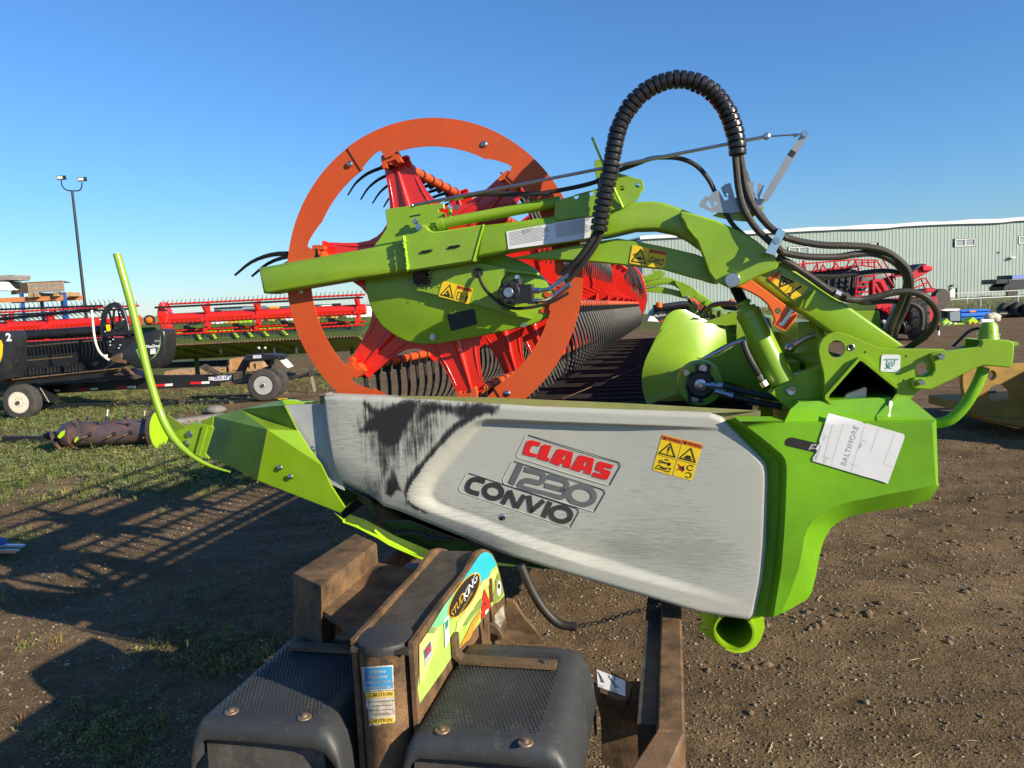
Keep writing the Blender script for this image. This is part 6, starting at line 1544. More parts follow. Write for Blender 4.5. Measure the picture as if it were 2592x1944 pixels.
# --- light pole
YP = 44.
pt = at(R1(577, 262), YP); pbm = at(R1(680, 1180), YP); px_ = (pt.x + pbm.x)/2
pole = thing('light_pole', 'tall black light pole with two floodlights on a U shaped bracket', 'light pole', (px_, YP, 0))
with part('pole', 'black_paint', pole) as b: b.cyl((px_, YP, 0), (px_, YP, pt.z), 0.095, 0.07, 12)
ox = px_ - pt.x
q1, q2 = at(R1(490, 180), YP), at(R1(655, 195), YP); off = Vector((ox, 0, 0))
with part('bracket', 'black_paint', pole) as b: b.tube(cr([q1+off, at(R1(497, 222), YP)+off, at(R1(530, 255), YP)+off, at(R1(577, 262), YP)+off, at(R1(630, 260), YP)+off, at(R1(652, 235), YP)+off, q2+off], 4), 0.035, 8)
M['lamp_face'] = mat('lamp_glass', (0.75, 0.72, 0.64), 0.15, var=0.03, coat=0.5)
for f_ in ((492, 158), (658, 170)):
    c = at(R1(*f_), YP) + off
    with part('floodlight', 'black_paint', pole) as b: b.boxv(c, (0.18, 0, 0), (0, 0.16, 0.03), (0, -0.02, 0.12))
    fo = [o for o in pole.children if o.name.startswith('floodlight')][-1]
    with part('lens', 'lamp_face', fo) as b: b.boxv(c + Vector((0, -0.165, 0.0)), (0.15, 0, 0), (0, 0.01, 0), (0, 0, 0.09))
# --- storage rack with lumber and crates
YR = 24.
rack = thing('storage_rack', 'blue and orange pallet rack standing behind the black header', 'rack', at(T4(780, 1100), YR).xy.to_3d())
M['rack_blue'] = mat('rack_blue', (0.02, 0.10, 0.36), 0.5, var=0.1); M['rack_orange'] = mat('faded_orange_beam', (0.60, 0.22, 0.08), 0.6, var=0.12)
M['wood'] = mat('weathered_wood', (0.36, 0.23, 0.12), 0.85, var=0.3, vscale=8, bump=0.2); M['wood_grey'] = mat('grey_wood', (0.26, 0.23, 0.20), 0.9, var=0.25, vscale=8)
for x_, dy in ((400, 0), (762, 1.1), (1197, 0), (1150, 1.1)):
    p = at(T4(x_, 620), YR + dy)
    with part('rack_post', 'rack_blue', rack) as b: b.box(p.x-0.045, p.x+0.045, YR+dy-0.04, YR+dy+0.04, 0, p.z+0.05)
a0, a1 = at(T4(-200, 655), YR), at(T4(1195, 705), YR); a0.z = 2.78
with part('rack_beam', 'rack_orange', rack) as b: b.box(a0.x, a1.x, YR-0.08, YR-0.045, a0.z-0.10, a0.z+0.05)
with part('rack_beam', 'rack_orange', rack) as b: b.box(a0.x, a1.x, YR+1.0, YR+1.05, a0.z-0.10, a0.z+0.05)
z0 = 2.80
for (x0, x1, zz, h_, g_, dy0, dy1) in ((200, 1290, 590, 0, 'w', -0.25, 1.2),):
    pass
crate = thing('wooden_crate', 'stack of two wide wooden crates on top of the storage rack', 'crate', (at(T4(700, 600), YR).x, YR, z0))
xl, xk, xr = at(T4(215, 560), YR+0.35).x, at(T4(635, 560), YR).x, at(T4(1285, 560), YR).x
zt_ = at(T4(635, 420), YR).z; hh = (zt_-z0-0.12)/4
for k in range(4):
    with part('crate_board', 'wood' if k % 2 else 'wood_grey', crate) as b: b.box(xk, xr, YR-0.26, YR-0.22, z0+0.14+k*hh, z0+0.14+(k+0.94)*hh)
    with part('crate_board', 'wood', crate) as b: b.boxv(((xl+xk)/2, YR+0.05, z0+0.14+(k+0.47)*hh), ((xk-xl)/2, -0.30, 0), (0.01, 0.02, 0), (0, 0, hh*0.47))
with part('crate_lid', 'wood_grey', crate) as b: b.plate([Vector((xk, YR-0.26, zt_)), Vector((xr, YR-0.26, zt_)), Vector((xr-0.35, YR+0.75, zt_)), Vector((xl, YR+0.35, zt_))], Vector((0, 0, 0.03)))
for x_ in (650, 760, 1120):
    p = at(T4(x_, 620), YR)
    with part('crate_skid', 'wood', crate) as b: b.box(p.x-0.07, p.x+0.07, YR-0.24, YR+1.0, z0, z0+0.13)
lum = thing('lumber_stack', 'grey planks on top of the white cover at the top left edge', 'lumber', (at(T4(100, 330), YR).x, YR, at(T4(100, 370), YR).z))
for k in range(3):
    zb = at(T4(100, 370 - 26*k), YR).z; 
    with part('plank', 'wood_grey', lum) as b: b.box(at(T4(-200, 330), YR).x, at(T4(300+8*k, 330), YR).x, YR-0.2+0.05*k, YR+0.7, zb, zb+0.075)
tarp = thing('covered_machine_part', 'white rounded cover with a black end on the left of the rack', 'cover', (at(T4(80, 560), YR).x, YR, z0))
S('shell', 'white', T4, [(-250, 380), (90, 385), (150, 400), (265, 520), (262, 545), (200, 570), (60, 565), (-250, 560)], YR-0.15, 0.7, tarp, bev=0.04, steps=2)
S('end_cap', 'black_pl', T4, [(100, 388), (190, 385), (290, 450), (345, 495), (280, 520), (200, 460)], YR-0.10, 0.5, tarp, bev=0.02)
M['tarp'] = M['white']
# --- red reel header behind (parallel to the picture, 21 m away)
YH = 21.
rh = thing('red_reel_header', 'long lime header with a bright red reel parked behind the black header', 'header', (at(T3(900, 1000), YH).x, YH, 0.55))
XL = at(T4(-150, 1000), YH).x; XR = at(R6(905, 560), YH).x
zr = lambda f, p: at(f(*p), YH).z
ztop = (zr(T3, (720, 200)) + zr(T3, (1430, 150)))/2; zt2 = zr(T3, (720, 235)); zm = zr(T3, (720, 400)); zb1 = zr(T3, (720, 450)); zb2 = zr(T3, (720, 570)); zb3 = zr(T3, (720, 615)); zk = zr(T3, (720, 755)); zbot = zr(T3, (720, 990))
gap0, gap1 = at(R1(1105, 1180), YH).x, at(T3(30, 300), YH).x
def hbar(name, m, z, y, r, x0=XL, x1=XR):
    with part(name, m, rh) as b: b.cyl((x0, y, z), (x1, y, z), r, n=10)
for x0, x1 in ((XL, gap0), (gap1, XR)):
    hbar('reel_tube', 'red', zm, YH, 0.155, x0, x1)
    hbar('reel_bat', 'red', ztop, YH+0.05, 0.028, x0, x1); hbar('reel_bat', 'black_pl', zt2, YH-0.30, 0.026, x0, x1)
    hbar('reel_bat', 'red', zb1, YH-0.55, 0.026, x0, x1); hbar('reel_bat', 'red', zb2, YH-0.1, 0.028, x0, x1); hbar('reel_bat', 'red', zb3, YH-0.4, 0.028, x0, x1)
b = MB(); x = XL; rr_ = random.Random(9)
while x < XR:
    if not (gap0 < x < gap1):
        for (z, y, dx, dz) in ((ztop, YH+0.05, 0.02, 0.125), (zt2, YH-0.30, -0.10, 0.03), (zb1, YH-0.55, 0.0, -0.17), (zb2, YH-0.1, 0.0, -0.10), (zb3, YH-0.4, 0.01, -0.15)):
            b.tube([Vector((x, y, z)), Vector((x - dx*0.3, y, z + dz*0.6)), Vector((x + dx, y, z + dz))], [0.011, 0.009, 0.005], 4); b.box(x-0.03, x-0.015, y-0.032, y+0.032, z-0.03, z+0.03)
    x += 0.127
stuff(b.build('reel_tines', 'black_pl', rh, weld=False))
for f_, x_ in ((T4, 130), (T4, 905), (T3, 720), (T3, 1430), (T3, 2135), (R6, 850)):
    xc = at(f_(x_, 500), YH).x
    with part('reel_spider', 'red', rh) as b:
        for (dy, z) in ((0.05, ztop), (-0.30, zt2), (-0.55, zb1), (-0.1, zb2), (-0.4, zb3)):
            b.beam((xc, YH, zm), (xc, YH+dy, z), 0.11, 0.07, (1, 0, 0)); b.beam((xc+0.05, YH, zm), (xc + 0.01, YH+dy, z), 0.03, 0.05, (1, 0, 0))
        b.cyl((xc-0.03, YH, zm), (xc+0.03, YH, zm), 0.19, n=14)
with part('reel_gear_end', 'red', rh) as b:
    xc = at(T3(60, 400), YH).x
    q = [at(T3(*p), YH-0.2) for p in [(0, 230), (30, 190), (60, 195), (100, 270), (140, 370), (120, 440), (160, 540), (140, 600), (60, 580), (10, 480), (-20, 360)]]; b.plate(q, Vector((0, 0.35, 0)), bev=0.02)
with part('marker_lamp', mat('amber_lens', (0.60, 0.16, 0.01), 0.2, coat=0.6), rh) as b: c = at(R1(1190, 1297), YH-0.6); b.lathe(c, (0, -1, 0), [(-0.03, 0.095), (0, 0.095), (0.03, 0.08), (0.05, 0.04), (0.052, 0)], 16)
with part('lamp_housing', 'black_pl', rh) as b: c = at(R1(1190, 1297), YH-0.56); b.cyl(c, c + Vector((0, 0.08, 0)), 0.14, n=16)
# body: floor, back wall, knife, belly
with part('header_floor', 'green_shaded', rh) as b: b.plate([Vector((XL, YH-1.25, zk+0.02)), Vector((XR, YH-1.25, zk+0.02)), Vector((XR, YH+0.6, zk+0.30)), Vector((XL, YH+0.6, zk+0.30))], Vector((0, 0, -0.04)))
with part('back_wall', 'green_shaded', rh) as b: b.plate([Vector((XL, YH+0.6, zk+0.25)), Vector((XR, YH+0.6, zk+0.25)), Vector((XR, YH+0.75, zk+0.50)), Vector((XL, YH+0.75, zk+0.50))], Vector((0, 0.04, 0)))
with part('belly', 'green_dirty', rh) as b: b.plate([Vector((XL, YH-1.22, zk-0.02)), Vector((XR, YH-1.22, zk-0.02)), Vector((XR, YH+0.9, zbot-0.02)), Vector((XL, YH+0.9, zbot-0.02))], Vector((0, 0.03, 0.03)))
with part('knife_bar', 'rust_dark', rh) as b: b.box(XL, XR, YH-1.32, YH-1.22, zk-0.015, zk+0.025)
b = MB(); x = XL
while x < XR:
    b.add([Vector((x, YH-1.32, zk-0.012)), Vector((x+0.075, YH-1.32, zk-0.012)), Vector((x+0.037, YH-1.46, zk+0.015)), Vector((x+0.037, YH-1.32, zk+0.06))], [(0, 1, 2), (0, 2, 3), (1, 3, 2), (0, 3, 1)]); x += 0.085
stuff(b.build('knife_guards', 'rust', rh, weld=False))
for k, x_ in enumerate((470, 740, 1110, 1500, 1820)):
    xc = at(T3(x_, 850), YH).x
    with part('belly_rib', 'green_dirty', rh) as b: b.beam((xc, YH-0.95, zk-0.12), (xc+0.22, YH+0.15, zbot+0.06), 0.10, 0.06, (0, 0, 1))
for k, (f_, p) in enumerate(((T3, (700, 690)), (T3, (1390, 650)), (T3, (900, 660)), (T3, (1600, 630)), (T3, (1200, 680)), (T3, (1860, 655)), (T3, (170, 690)))):
    xc = at(f_(*p), YH).x
    with part('sunlit_bit', 'lime', rh) as b: b.beam((xc-0.20, YH-0.2, zk+0.27), (xc+0.16, YH-0.9, zk+0.14), 0.07, 0.02)  # sunlit bits inside the trough, put in as bright lime strips
    with part('sunlit_bit', 'lime', rh) as b: b.box(xc-0.25, xc+0.22, YH+0.3, YH+0.34, zk+0.30, zk+0.345)
for x_ in (880, 1630, 1940):
    c = at(T3(x_, 870), YH-0.6)
    with part('reflector', 'white', rh) as b: b.box(c.x-0.025, c.x+0.025, YH-0.62, YH-0.60, c.z-0.08, c.z+0.08)
for x_ in (-0.5, 2.0):
    with part('stand_leg', 'green_shaded', rh) as b: b.box(at(T3(900, 900), YH).x + x_*1.8-0.05, at(T3(900, 900), YH).x + x_*1.8+0.05, YH+0.3, YH+0.4, 0, zbot+0.1)
# --- black draper header on its trailer
YB = 16.4
bh = thing('black_header', 'black draper header with a worn end shield sitting on the black trailer', 'header', (at(T5(700, 400), YB).x, YB, 0.6))
big = at(T4(1000, 1340), YB)
xL_, xR_ = at(T4(-300, 1400), YB).x, at(T4(1930, 1300), YB).x
def bl(f, p, y=YB): return at(f(*p), y)
with part('reel_tube', 'black_paint', bh) as b: b.cyl(bl(T4, (-200, 1450)), bl(T4, (1950, 1290)), 0.105, n=18)
for nm, m_, p0_, p1_, r_, y_ in (('reel_bat', 'black_paint', (-200, 918), (1920, 838), 0.022, YB+0.1), ('reel_bat', 'black_paint', (-200, 1110), (1820, 905), 0.035, YB-0.25), ('reel_bat', 'rust_dark', (230, 1625), (1900, 1480), 0.020, YB-0.4)):
    with part(nm, m_, bh) as b: b.cyl(bl(T4, p0_, y_), bl(T4, p1_, y_), r_, n=8)
b = MB()
for k in range(30):
    x_ = -60 + 88*k/1.0
    if x_ > 2200: break
    t = (x_+200)/2120; c = bl(T4, (x_, 918 - 80*t), YB+0.1); tip = bl(T4, (x_-48, 918-80*t-118), YB+0.1); b.tube([c, c.lerp(tip, 0.5) + Vector((0.018, 0, 0.01)), tip], [0.009, 0.007, 0.003], 5)
    t = (x_+200)/2020; c = bl(T4, (x_, 1110-205*t), YB-0.25)
    if x_ < 1850:
        for dx, dz, y_ in ((150, 125, -0.1), (-80, -40, -0.2), (170, 60, 0.1)):
            tip = bl(T4, (x_+dx, 1110-205*t+dz), YB-0.25+y_); b.tube([c, c.lerp(tip, 0.5) + Vector((0, 0, 0.025)), tip], [0.010, 0.009, 0.004], 5)
for k in range(26):
    c = bl(T5, (200 + 52*k, 108 - 3.6*k), YB-0.4); tip = c + Vector((-0.06, 0.05, -0.34)); b.tube([c, c.lerp(tip, 0.5) + Vector((0.03, 0, 0)), tip], [0.011, 0.010, 0.005], 5)
stuff(b.build('reel_tines', 'black_pl', bh, weld=False))
for p0_, p1_ in (((170, 112), (1330, 18)), ((200, 305), (1010, 235))):
    with part('slat', 'rust', bh) as b: b.beam(bl(T5, p0_, YB-0.38), bl(T5, p1_, YB-0.38), 0.02, 0.022)
S('deck', 'black_paint', T5, [(-100, 60), (1500, -30), (1900, -20), (1800, 360), (1500, 420), (800, 480), (100, 550), (-100, 580)], YB+0.5, 0.3, bh)
for k in range(4):
    S('deck_sheet', M.get('black_rub'), T5, [(140+250*k, 400-8*k), (370+250*k, 385-8*k), (370+250*k, 500-22*k), (140+250*k, 525-22*k)], YB+0.2, 0.1, bh)
with part('cutter_bar', 'rust', bh) as b: b.beam(bl(T5, (-60, 605), YB-0.75), bl(T5, (1680, 425), YB-0.75), 0.07, 0.035)
b = MB(); p0_, p1_ = bl(T5, (-60, 600), YB-0.80), bl(T5, (1640, 420), YB-0.80)
for k in range(44):
    c = p0_.lerp(p1_, k/43); b.add([c, c + Vector((0.07, 0, 0.008)), c + Vector((0.05, -0.12, 0.03)), c + Vector((0.035, 0, 0.045))], [(0, 1, 2), (0, 2, 3), (1, 3, 2), (0, 3, 1)])
stuff(b.build('knife_guards', 'rust', bh, weld=False))
S('under_frame', 'black_paint', T5, [(-60, 620), (900, 520), (1650, 440), (1880, 560), (1500, 580), (300, 660), (-60, 690)], YB-0.5, 0.8, bh)
cvx, cvy = 815, 350
S('end_ring', 'black_paint', R5, [(695, 370), (705, 270), (730, 215), (760, 190), (800, 178), (830, 188), (870, 240), (895, 320), (905, 380), (935, 400), (930, 440), (880, 500), (830, 530), (780, 510), (730, 450), (700, 410)], YB-0.2, 0.06, bh,
  holes=[[(735, 300), (750, 240), (790, 215), (825, 225), (850, 270), (868, 340), (860, 375), (800, 365), (745, 372)], [(745, 425), (800, 415), (870, 420), (840, 480), (800, 490), (765, 465)]], bev=0.01)
for p0_, p1_ in (((760, 230), (800, 380)), ((830, 230), (850, 380)), ((745, 330), (870, 350)), ((800, 215), (780, 480))):
    with part('ring_spoke', 'black_paint', bh) as b: b.beam(bl(R5, p0_, YB-0.1), bl(R5, p1_, YB-0.1), 0.035, 0.04, (0, 1, 0))
with part('ring_hub', 'black_pl', bh) as b: c = bl(R5, (830, 340), YB-0.25); b.cyl(c, c + Vector((0, 0.3, 0)), 0.09, n=12)
b = MB()
for p in ((757, 290), (795, 222), (838, 250), (862, 300), (770, 480), (840, 480), (770, 455), (735, 385), (700, 300), (905, 410), (790, 440), (830, 500)):
    c = bl(R5, p, YB-0.26); b.cyl(c, c + Vector((0, 0.02, 0)), 0.014, n=8)
stuff(b.build('bolt_heads', 'sticker_w', bh))
S('yellow_tag', 'yellow', R5, [(740, 338), (765, 335), (770, 380), (748, 384)], YB-0.28, 0.02, bh); S('yellow_tag', 'yellow', R5, [(925, 378), (945, 376), (948, 400), (928, 402)], YB-0.28, 0.02, bh)
with part('reel_arm', 'black_paint', bh) as b: b.beam(bl(R5, (750, 405), YB-0.3), bl(R5, (950, 385), YB-0.3), 0.10, 0.08)
M['shield'] = mat('satin_black_shield', (0.020, 0.021, 0.024), 0.32, var=0.3, dirt=(0.10, 0.09, 0.08), dirt_amt=0.25, dscale=4)
sh_ = S('end_shield', 'shield', R5, [(755, 572), (800, 545), (900, 470), (970, 415), (1010, 395), (1070, 378), (1130, 368), (1150, 378), (1158, 420), (1157, 520), (1145, 580), (1120, 625), (1080, 645), (1000, 650), (940, 640), (880, 605), (800, 590)], YB-0.75, 0.5, bh, bev=0.06, steps=3)
S('shield_stripe', mat('muted_green_stripe', (0.16, 0.34, 0.12), 0.4), R5, [(950, 512), (972, 500), (985, 560), (1006, 608), (1000, 612), (975, 570)], YB-0.757, 0.005, bh)
S('shield_stripe', bpy.data.materials['muted_green_stripe'], R5, [(1122, 410), (1124, 470), (1112, 520), (1085, 560), (1050, 585), (1075, 560), (1100, 520), (1115, 470)], YB-0.757, 0.005, bh)
put_text(sh_, 'MacDon', bl(R5, (1070, 488), YB-0.757), (1, 0, 0.03), (0, 0, 1), 0.085, 'sticker_w', bold=0.003)
put_text(sh_, 'FD75', bl(R5, (1098, 452), YB-0.757), (1, 0, 0.03), (0, 0, 1), 0.045, 'sticker_w')
for y_ in (512, 526, 536): 
    with part('small_print', 'sticker_w', sh_) as b: b.ribbon([bl(R5, (1052, y_+2), YB-0.757), bl(R5, (1090, y_-3), YB-0.757)], 0.035, (0, 1, 0))
S('worn_tip', 'rust_worn', R5, [(757, 575), (800, 553), (850, 535), (858, 560), (850, 580), (885, 592), (880, 612), (830, 605), (790, 595)], YB-0.765, 0.05, bh, bev=0.01)
for k in range(5):
    with part('hinge_lump', 'rust', bh) as b: b.ico(bl(R5, (880 + 12*k, 640 + 10*k), YB-0.78), 0.045, 1, jit=0.25)
S('end_skid', 'rust_dark', R5, [(770, 645), (860, 640), (965, 712), (950, 722), (880, 690), (800, 690)], YB-0.7, 0.2, bh)
with part('guide_rod', mat('worn_white_rod', (0.75, 0.66, 0.58), 0.5, var=0.1), bh) as b: b.tube(cr([bl(R5, p, YB-0.8) for p in ((642, 235), (650, 320), (658, 400), (672, 470), (695, 525), (730, 562), (765, 585))], 4), 0.024, 8)
S('rod_clip', 'sticker_w', R5, [(722, 548), (745, 545), (748, 562), (730, 566)], YB-0.83, 0.04, bh)
ns = S('far_shield', 'shield', R5, [(-60, 400), (0, 388), (40, 382), (65, 388), (80, 425), (82, 560), (70, 650), (55, 715), (0, 738), (-60, 745)], YB-1.1, 0.5, bh, bev=0.04, steps=2)
S('yellow_stripe', 'yellow', R5, [(-40, 440), (8, 446), (20, 480), (16, 550), (0, 600), (-40, 640)], YB-1.107, 0.005, bh)
put_text(ns, '2', bl(R5, (60, 427), YB-1.107), (1, 0, 0), (0, 0, 1), 0.22, 'sticker_w', bold=0.01)
# --- trailer under the black header
YT = 16.5
dt = thing('black_trailer', 'long black header trailer with red and white reflector tape', 'trailer', (at(T5(1000, 700), YT).x, YT, 0))
def slab(name, m, f, pts, y=YT, th=0.12, **k): return S(name, m, f, pts, y, th, dt, **k)
beam_ = slab('main_beam', 'black_paint', R5, [(-80, 765), (270, 742), (640, 718), (1000, 692), (1480, 690), (1495, 690), (1495, 728), (1560, 735), (1560, 765), (1200, 782), (850, 792), (330, 822), (-80, 850)], bev=0.01)
tapes = [(T3, (450, 1310), (610, 1305), (720, 1300), 32), (T3, (-60, 1340), (98, 1337), (205, 1330), 34), (T5, (1622, 652), (1785, 648), (1900, 640), 34), (T5, (1100, 683), (1265, 678), (1370, 671), 28), (T5, (570, 708), (730, 702), (835, 697), 28), (T5, (20, 738), (195, 730), (290, 725), 28)]
for f_, a0, a1, a2, hgt in tapes:
    slab('reflector_tape', 'red_print', f_, [a0, a1, (a1[0], a1[1]+hgt), (a0[0], a0[1]+hgt)], YT-0.006, 0.004)
    slab('reflector_tape', 'sticker_w', f_, [a1, a2, (a2[0], a2[1]+hgt), (a1[0], a1[1]+hgt)], YT-0.006, 0.004)
sg = slab('maker_sign', 'sticker_w', T3, [(768, 1228), (1028, 1215), (1030, 1278), (770, 1292)], YT-0.01, 0.006)
M['blue_print'] = mat('blue_print', (0.03, 0.04, 0.28), 0.5)
put_text(sg, 'DUO LIFT', at(T3(900, 1248), YT-0.012), (1, 0, 0.05), (0, 0, 1), 0.088, 'blue_print', bold=0.003)
with part('sign_line', 'blue_print', sg) as b: b.ribbon([at(T3(795, 1276), YT-0.012), at(T3(1000, 1266), YT-0.012)], 0.008, (0, 1, 0))
sg2 = slab('small_sign', 'sticker_w', T3, [(708, 1242), (765, 1238), (768, 1284), (710, 1286)], YT-0.01, 0.006); put_text(sg2, 'BK', at(T3(738, 1262), YT-0.012), (1, 0, 0.05), (0, 0, 1), 0.06, 'blue_print')
slab('beam_end', 'rust_worn', T3, [(868, 1325), (1045, 1290), (1055, 1340), (875, 1368)], YT-0.05, 0.2)
slab('lower_beam', 'black_paint', T3, [(1050, 1312), (1270, 1290), (1275, 1335), (1055, 1348)], YT, 0.12)
slab('gooseneck', 'rust_dark', T3, [(1040, 1240), (1120, 1110), (1185, 990), (1230, 935), (1545, 925), (1690, 955), (1695, 985), (1580, 1000), (1580, 1110), (1530, 1080), (1480, 1010), (1250, 1030), (1200, 1120), (1130, 1270), (1060, 1300)], YT-0.1, 0.25, bev=0.01)
slab('fender_top', 'black_paint', T3, [(1200, 1000), (1240, 940), (1550, 928), (1700, 945), (1700, 985), (1560, 1000), (1250, 1018)], YT-0.45, 0.6, bev=0.015)
slab('mud_flap', 'white', T3, [(1700, 1002), (1790, 982), (1840, 1030), (1893, 1092), (1820, 1118), (1770, 1080)], YT-0.4, 0.03)
slab('flap_arm', 'black_paint', T3, [(1545, 928), (1740, 940), (1790, 985), (1700, 1003), (1660, 975)], YT-0.42, 0.1)
pl_ = slab('number_plate', 'sticker_w', T3, [(1328, 940), (1440, 935), (1445, 972), (1330, 980)], YT-0.46, 0.01); put_text(pl_, '1167076', at(T3(1386, 957), YT-0.465), (1, 0, 0.05), (0, 0, 1), 0.045, 'blue_print')
with part('lamp_post', 'black_paint', dt) as b: b.beam(at(T3(1470, 925), YT), at(T3(1468, 855), YT), 0.03, 0.03, (0, 1, 0)); b.beam(at(T3(1400, 858), YT), at(T3(1520, 852), YT), 0.03, 0.03)
for x_ in (1410, 1498):
    with part('marker_lamp', 'worn_white', dt) as b: b.ico(at(T3(x_, 835), YT), 0.035, 2)
slab('hitch_jack', 'rust_dark', T3, [(570, 1100), (640, 1065), (700, 1100), (780, 1150), (860, 1190), (850, 1215), (720, 1190), (620, 1140)], YT-0.1, 0.15, bev=0.01)
for c_, r_, rim, y_ in (((1490, 1308), 0.36, 'rim_grey', 16.3), ((1600, 1318), 0.36, 'rim_grey', 17.1)):
    c = at(T3(*c_), y_); wheel(dt, (c.x, y_, 0.35), r_, 0.24, (0, 1, 0), rim)
for c_, r_, rim, y_ in (((325, 925), 0.37, 'rim_white', 15.3), ((520, 930), 0.37, 'rim_white', 16.6)):
    c = at(T5(*c_), y_); wheel(dt, (c.x, y_, 0.34), r_, 0.25, (0.05, 1, 0), rim)
slab('wheel_arch', 'black_paint', T5, [(-60, 640), (520, 600), (620, 760), (690, 880), (640, 870), (560, 780), (480, 740), (100, 770), (-60, 800)], 15.9, 0.4, bev=0.01)
# --- drawbar lying in the grass
tb = thing('tow_bar', 'long black steel drawbar lying in the grass below the trailer', 'tow bar', gz(T5(1200, 950)))
yb_ = gz(T5(1200, 955)).y
with part('bar', 'black_paint', tb) as b: b.beam(at(T5(600, 928), yb_-0.2), at(T5(2140, 905), yb_-0.2), 0.09, 0.085); b.beam(at(T3(80, 1612), yb_-0.2), at(T3(1380, 1585), yb_-0.2), 0.09, 0.085)
with part('bar_tip', 'black_paint', tb) as b: b.beam(at(T3(1370, 1575), yb_-0.2), at(T3(1920, 1545), yb_-0.2), 0.05, 0.045)
with part('clamp', 'rust_dark', tb) as b: c = at(T3(340, 1605), yb_-0.25); b.boxv(c, (0.05, 0, 0), (0, 0.07, 0), (0, 0, 0.07))
S('yellow_tape', 'yellow', T3, [(1380, 1550), (1510, 1545), (1515, 1560), (1390, 1563)], yb_-0.27, 0.005, tb); S('yellow_tape', 'yellow', T3, [(1675, 1545), (1810, 1538), (1810, 1550), (1680, 1556)], yb_-0.26, 0.005, tb)
with part('strut', 'rust_dark', tb) as b: b.cyl(at(T3(880, 1650), yb_-0.3), at(T3(1560, 1610), yb_-0.3), 0.012, n=6)
jk = thing('stand_jack', 'thin rusty jack stand on the bare ground right of the trailer wheel', 'stand', gz(T3(2195, 1440)))
yj = gz(T3(2195, 1445)).y
with part('leg', 'wood_grey', jk) as b: b.beam(at(T3(2195, 1445), yj), at(T3(2140, 1190), yj), 0.05, 0.05, (0, 1, 0))
with part('rod', 'rust_dark', jk) as b: b.cyl(at(T3(1720, 1300), yj), at(T3(2160, 1180), yj), 0.015, n=8); b.cyl(at(T3(1760, 1260), yj), at(T3(2200, 1160), yj), 0.012, n=8)
with part('head', 'rust_dark', jk) as b: b.boxv(at(T3(2145, 1170), yj), (0.05, 0, 0), (0, 0.05, 0), (0, 0, 0.09))
# --- auger drum in the grass
YA = 11.0
dr = thing('auger_drum', 'rusty auger drum with finger rods lying in the grass', 'auger', gz(T5(1400, 1450)))
ca, cb = at(T5(1040, 1290), YA), at(T5(2150, 1275), YA)
rad_ = 0.178; ca.z = cb.z = 0.25
M['drum'] = mat('bluish_rust_drum', (0.080, 0.060, 0.066), 0.42, var=0.5, vscale=3.5, dirt=(0.25, 0.09, 0.022), dirt_amt=0.62, dscale=6, bump=0.15, spec=0.6)
with part('drum', 'drum', dr) as b: b.cyl(ca, cb, rad_, n=30)
dd_ = (cb-ca).normalized()
with part('end_flight', 'drum', dr) as b:
    r0, r1 = [], []
    for i in range(40):
        th_ = 2.4 + i/39*5.2; w_ = -0.30 + 0.30*i/39; d_ = Vector((0, cos(th_), sin(th_))); rr2 = 0.245*(0.72 + 0.28*min(1, i/14))
        r0.append(ca + dd_*w_ + d_*0.06); r1.append(ca + dd_*(w_+0.02) + d_*rr2)
    b.strip(r0, r1); b.strip(r1, [p + dd_*0.012 for p in r1])
with part('end_cone', 'drum', dr) as b: b.lathe(ca + dd_*0.02, -dd_, [(0, rad_*1.22), (0.05, rad_*1.18), (0.16, rad_*0.95), (0.24, rad_*0.55), (0.28, 0.05), (0.36, 0.045), (0.36, 0)], 26)
with part('end_shaft', 'black_paint', dr) as b: b.cyl(ca - dd_*0.25, ca - dd_*0.40, 0.06, n=12); b.cyl(ca - dd_*0.40, ca - dd_*0.46, 0.03, n=10)
S('paint_patch', 'lime', T5, [(800, 1360), (850, 1290), (910, 1265), (900, 1330), (840, 1385)], YA-0.27, 0.004, dr); S('paint_patch', 'lime', T5, [(1035, 1420), (1060, 1370), (1100, 1355), (1090, 1400), (1050, 1440)], YA-0.22, 0.004, dr)
with part('flange_disc', 'lime', dr) as b: b.lathe(cb + dd_*0.08, dd_, [(0, 0.05), (0, 0.29), (0.012, 0.29), (0.012, 0.05)], 30)
with part('flange_rim', 'rust_dark', dr) as b: b.lathe(cb + dd_*0.02, dd_, [(0, 0.20), (0.0, 0.30), (0.06, 0.30)], 30)
fing = [(1240, 1105, 985, 'rust', 1), (1500, 1095, 978, 'white', 1), (1765, 1100, 985, 'rust', 1), (2020, 1095, 985, 'worn_white', 1)]
for x_, y0_, y1_, m_, k in fing:
    a0, a1 = at(T5(x_-6, y0_), YA), at(T5(x_+8, y1_), YA); a0.y = a1.y = YA
    with part('finger_rod', m_, dr) as b: b.cyl(a0 - Vector((0, 0, 0.02)), a1, 0.010, n=8)
    with part('finger_socket', 'black_paint', dr) as b: b.lathe(a0 - Vector((0, 0, 0.02)), (0, 0, 1), [(0, 0.035), (0.02, 0.025), (0.05, 0.02), (0.05, 0)], 10)
for x_, y_ in ((1340, 1190), (1765, 1200), (2035, 1175), (1250, 1330), (1590, 1320), (1820, 1300), (2090, 1315)):
    p = at(T5(x_, y_), YA-0.2); h_ = max(-0.99, min(0.99, (p.z - 0.25)/rad_)); n_ = Vector((0, -sqrt(1-h_*h_), h_)); c = Vector((p.x, YA, 0.25)) + n_*rad_
    with part('finger_socket', 'black_paint', dr) as b: b.lathe(c, n_, [(-0.01, 0.034), (0.012, 0.030), (0.03, 0.018), (0.04, 0.012), (0.04, 0)], 10)
    with part('finger_rod', 'rust', dr) as b: b.cyl(c, c + n_*0.11 + Vector((-0.03 if y_ < 1250 else -0.06, 0, 0.02 if y_ < 1250 else -0.04)), 0.010, n=8)
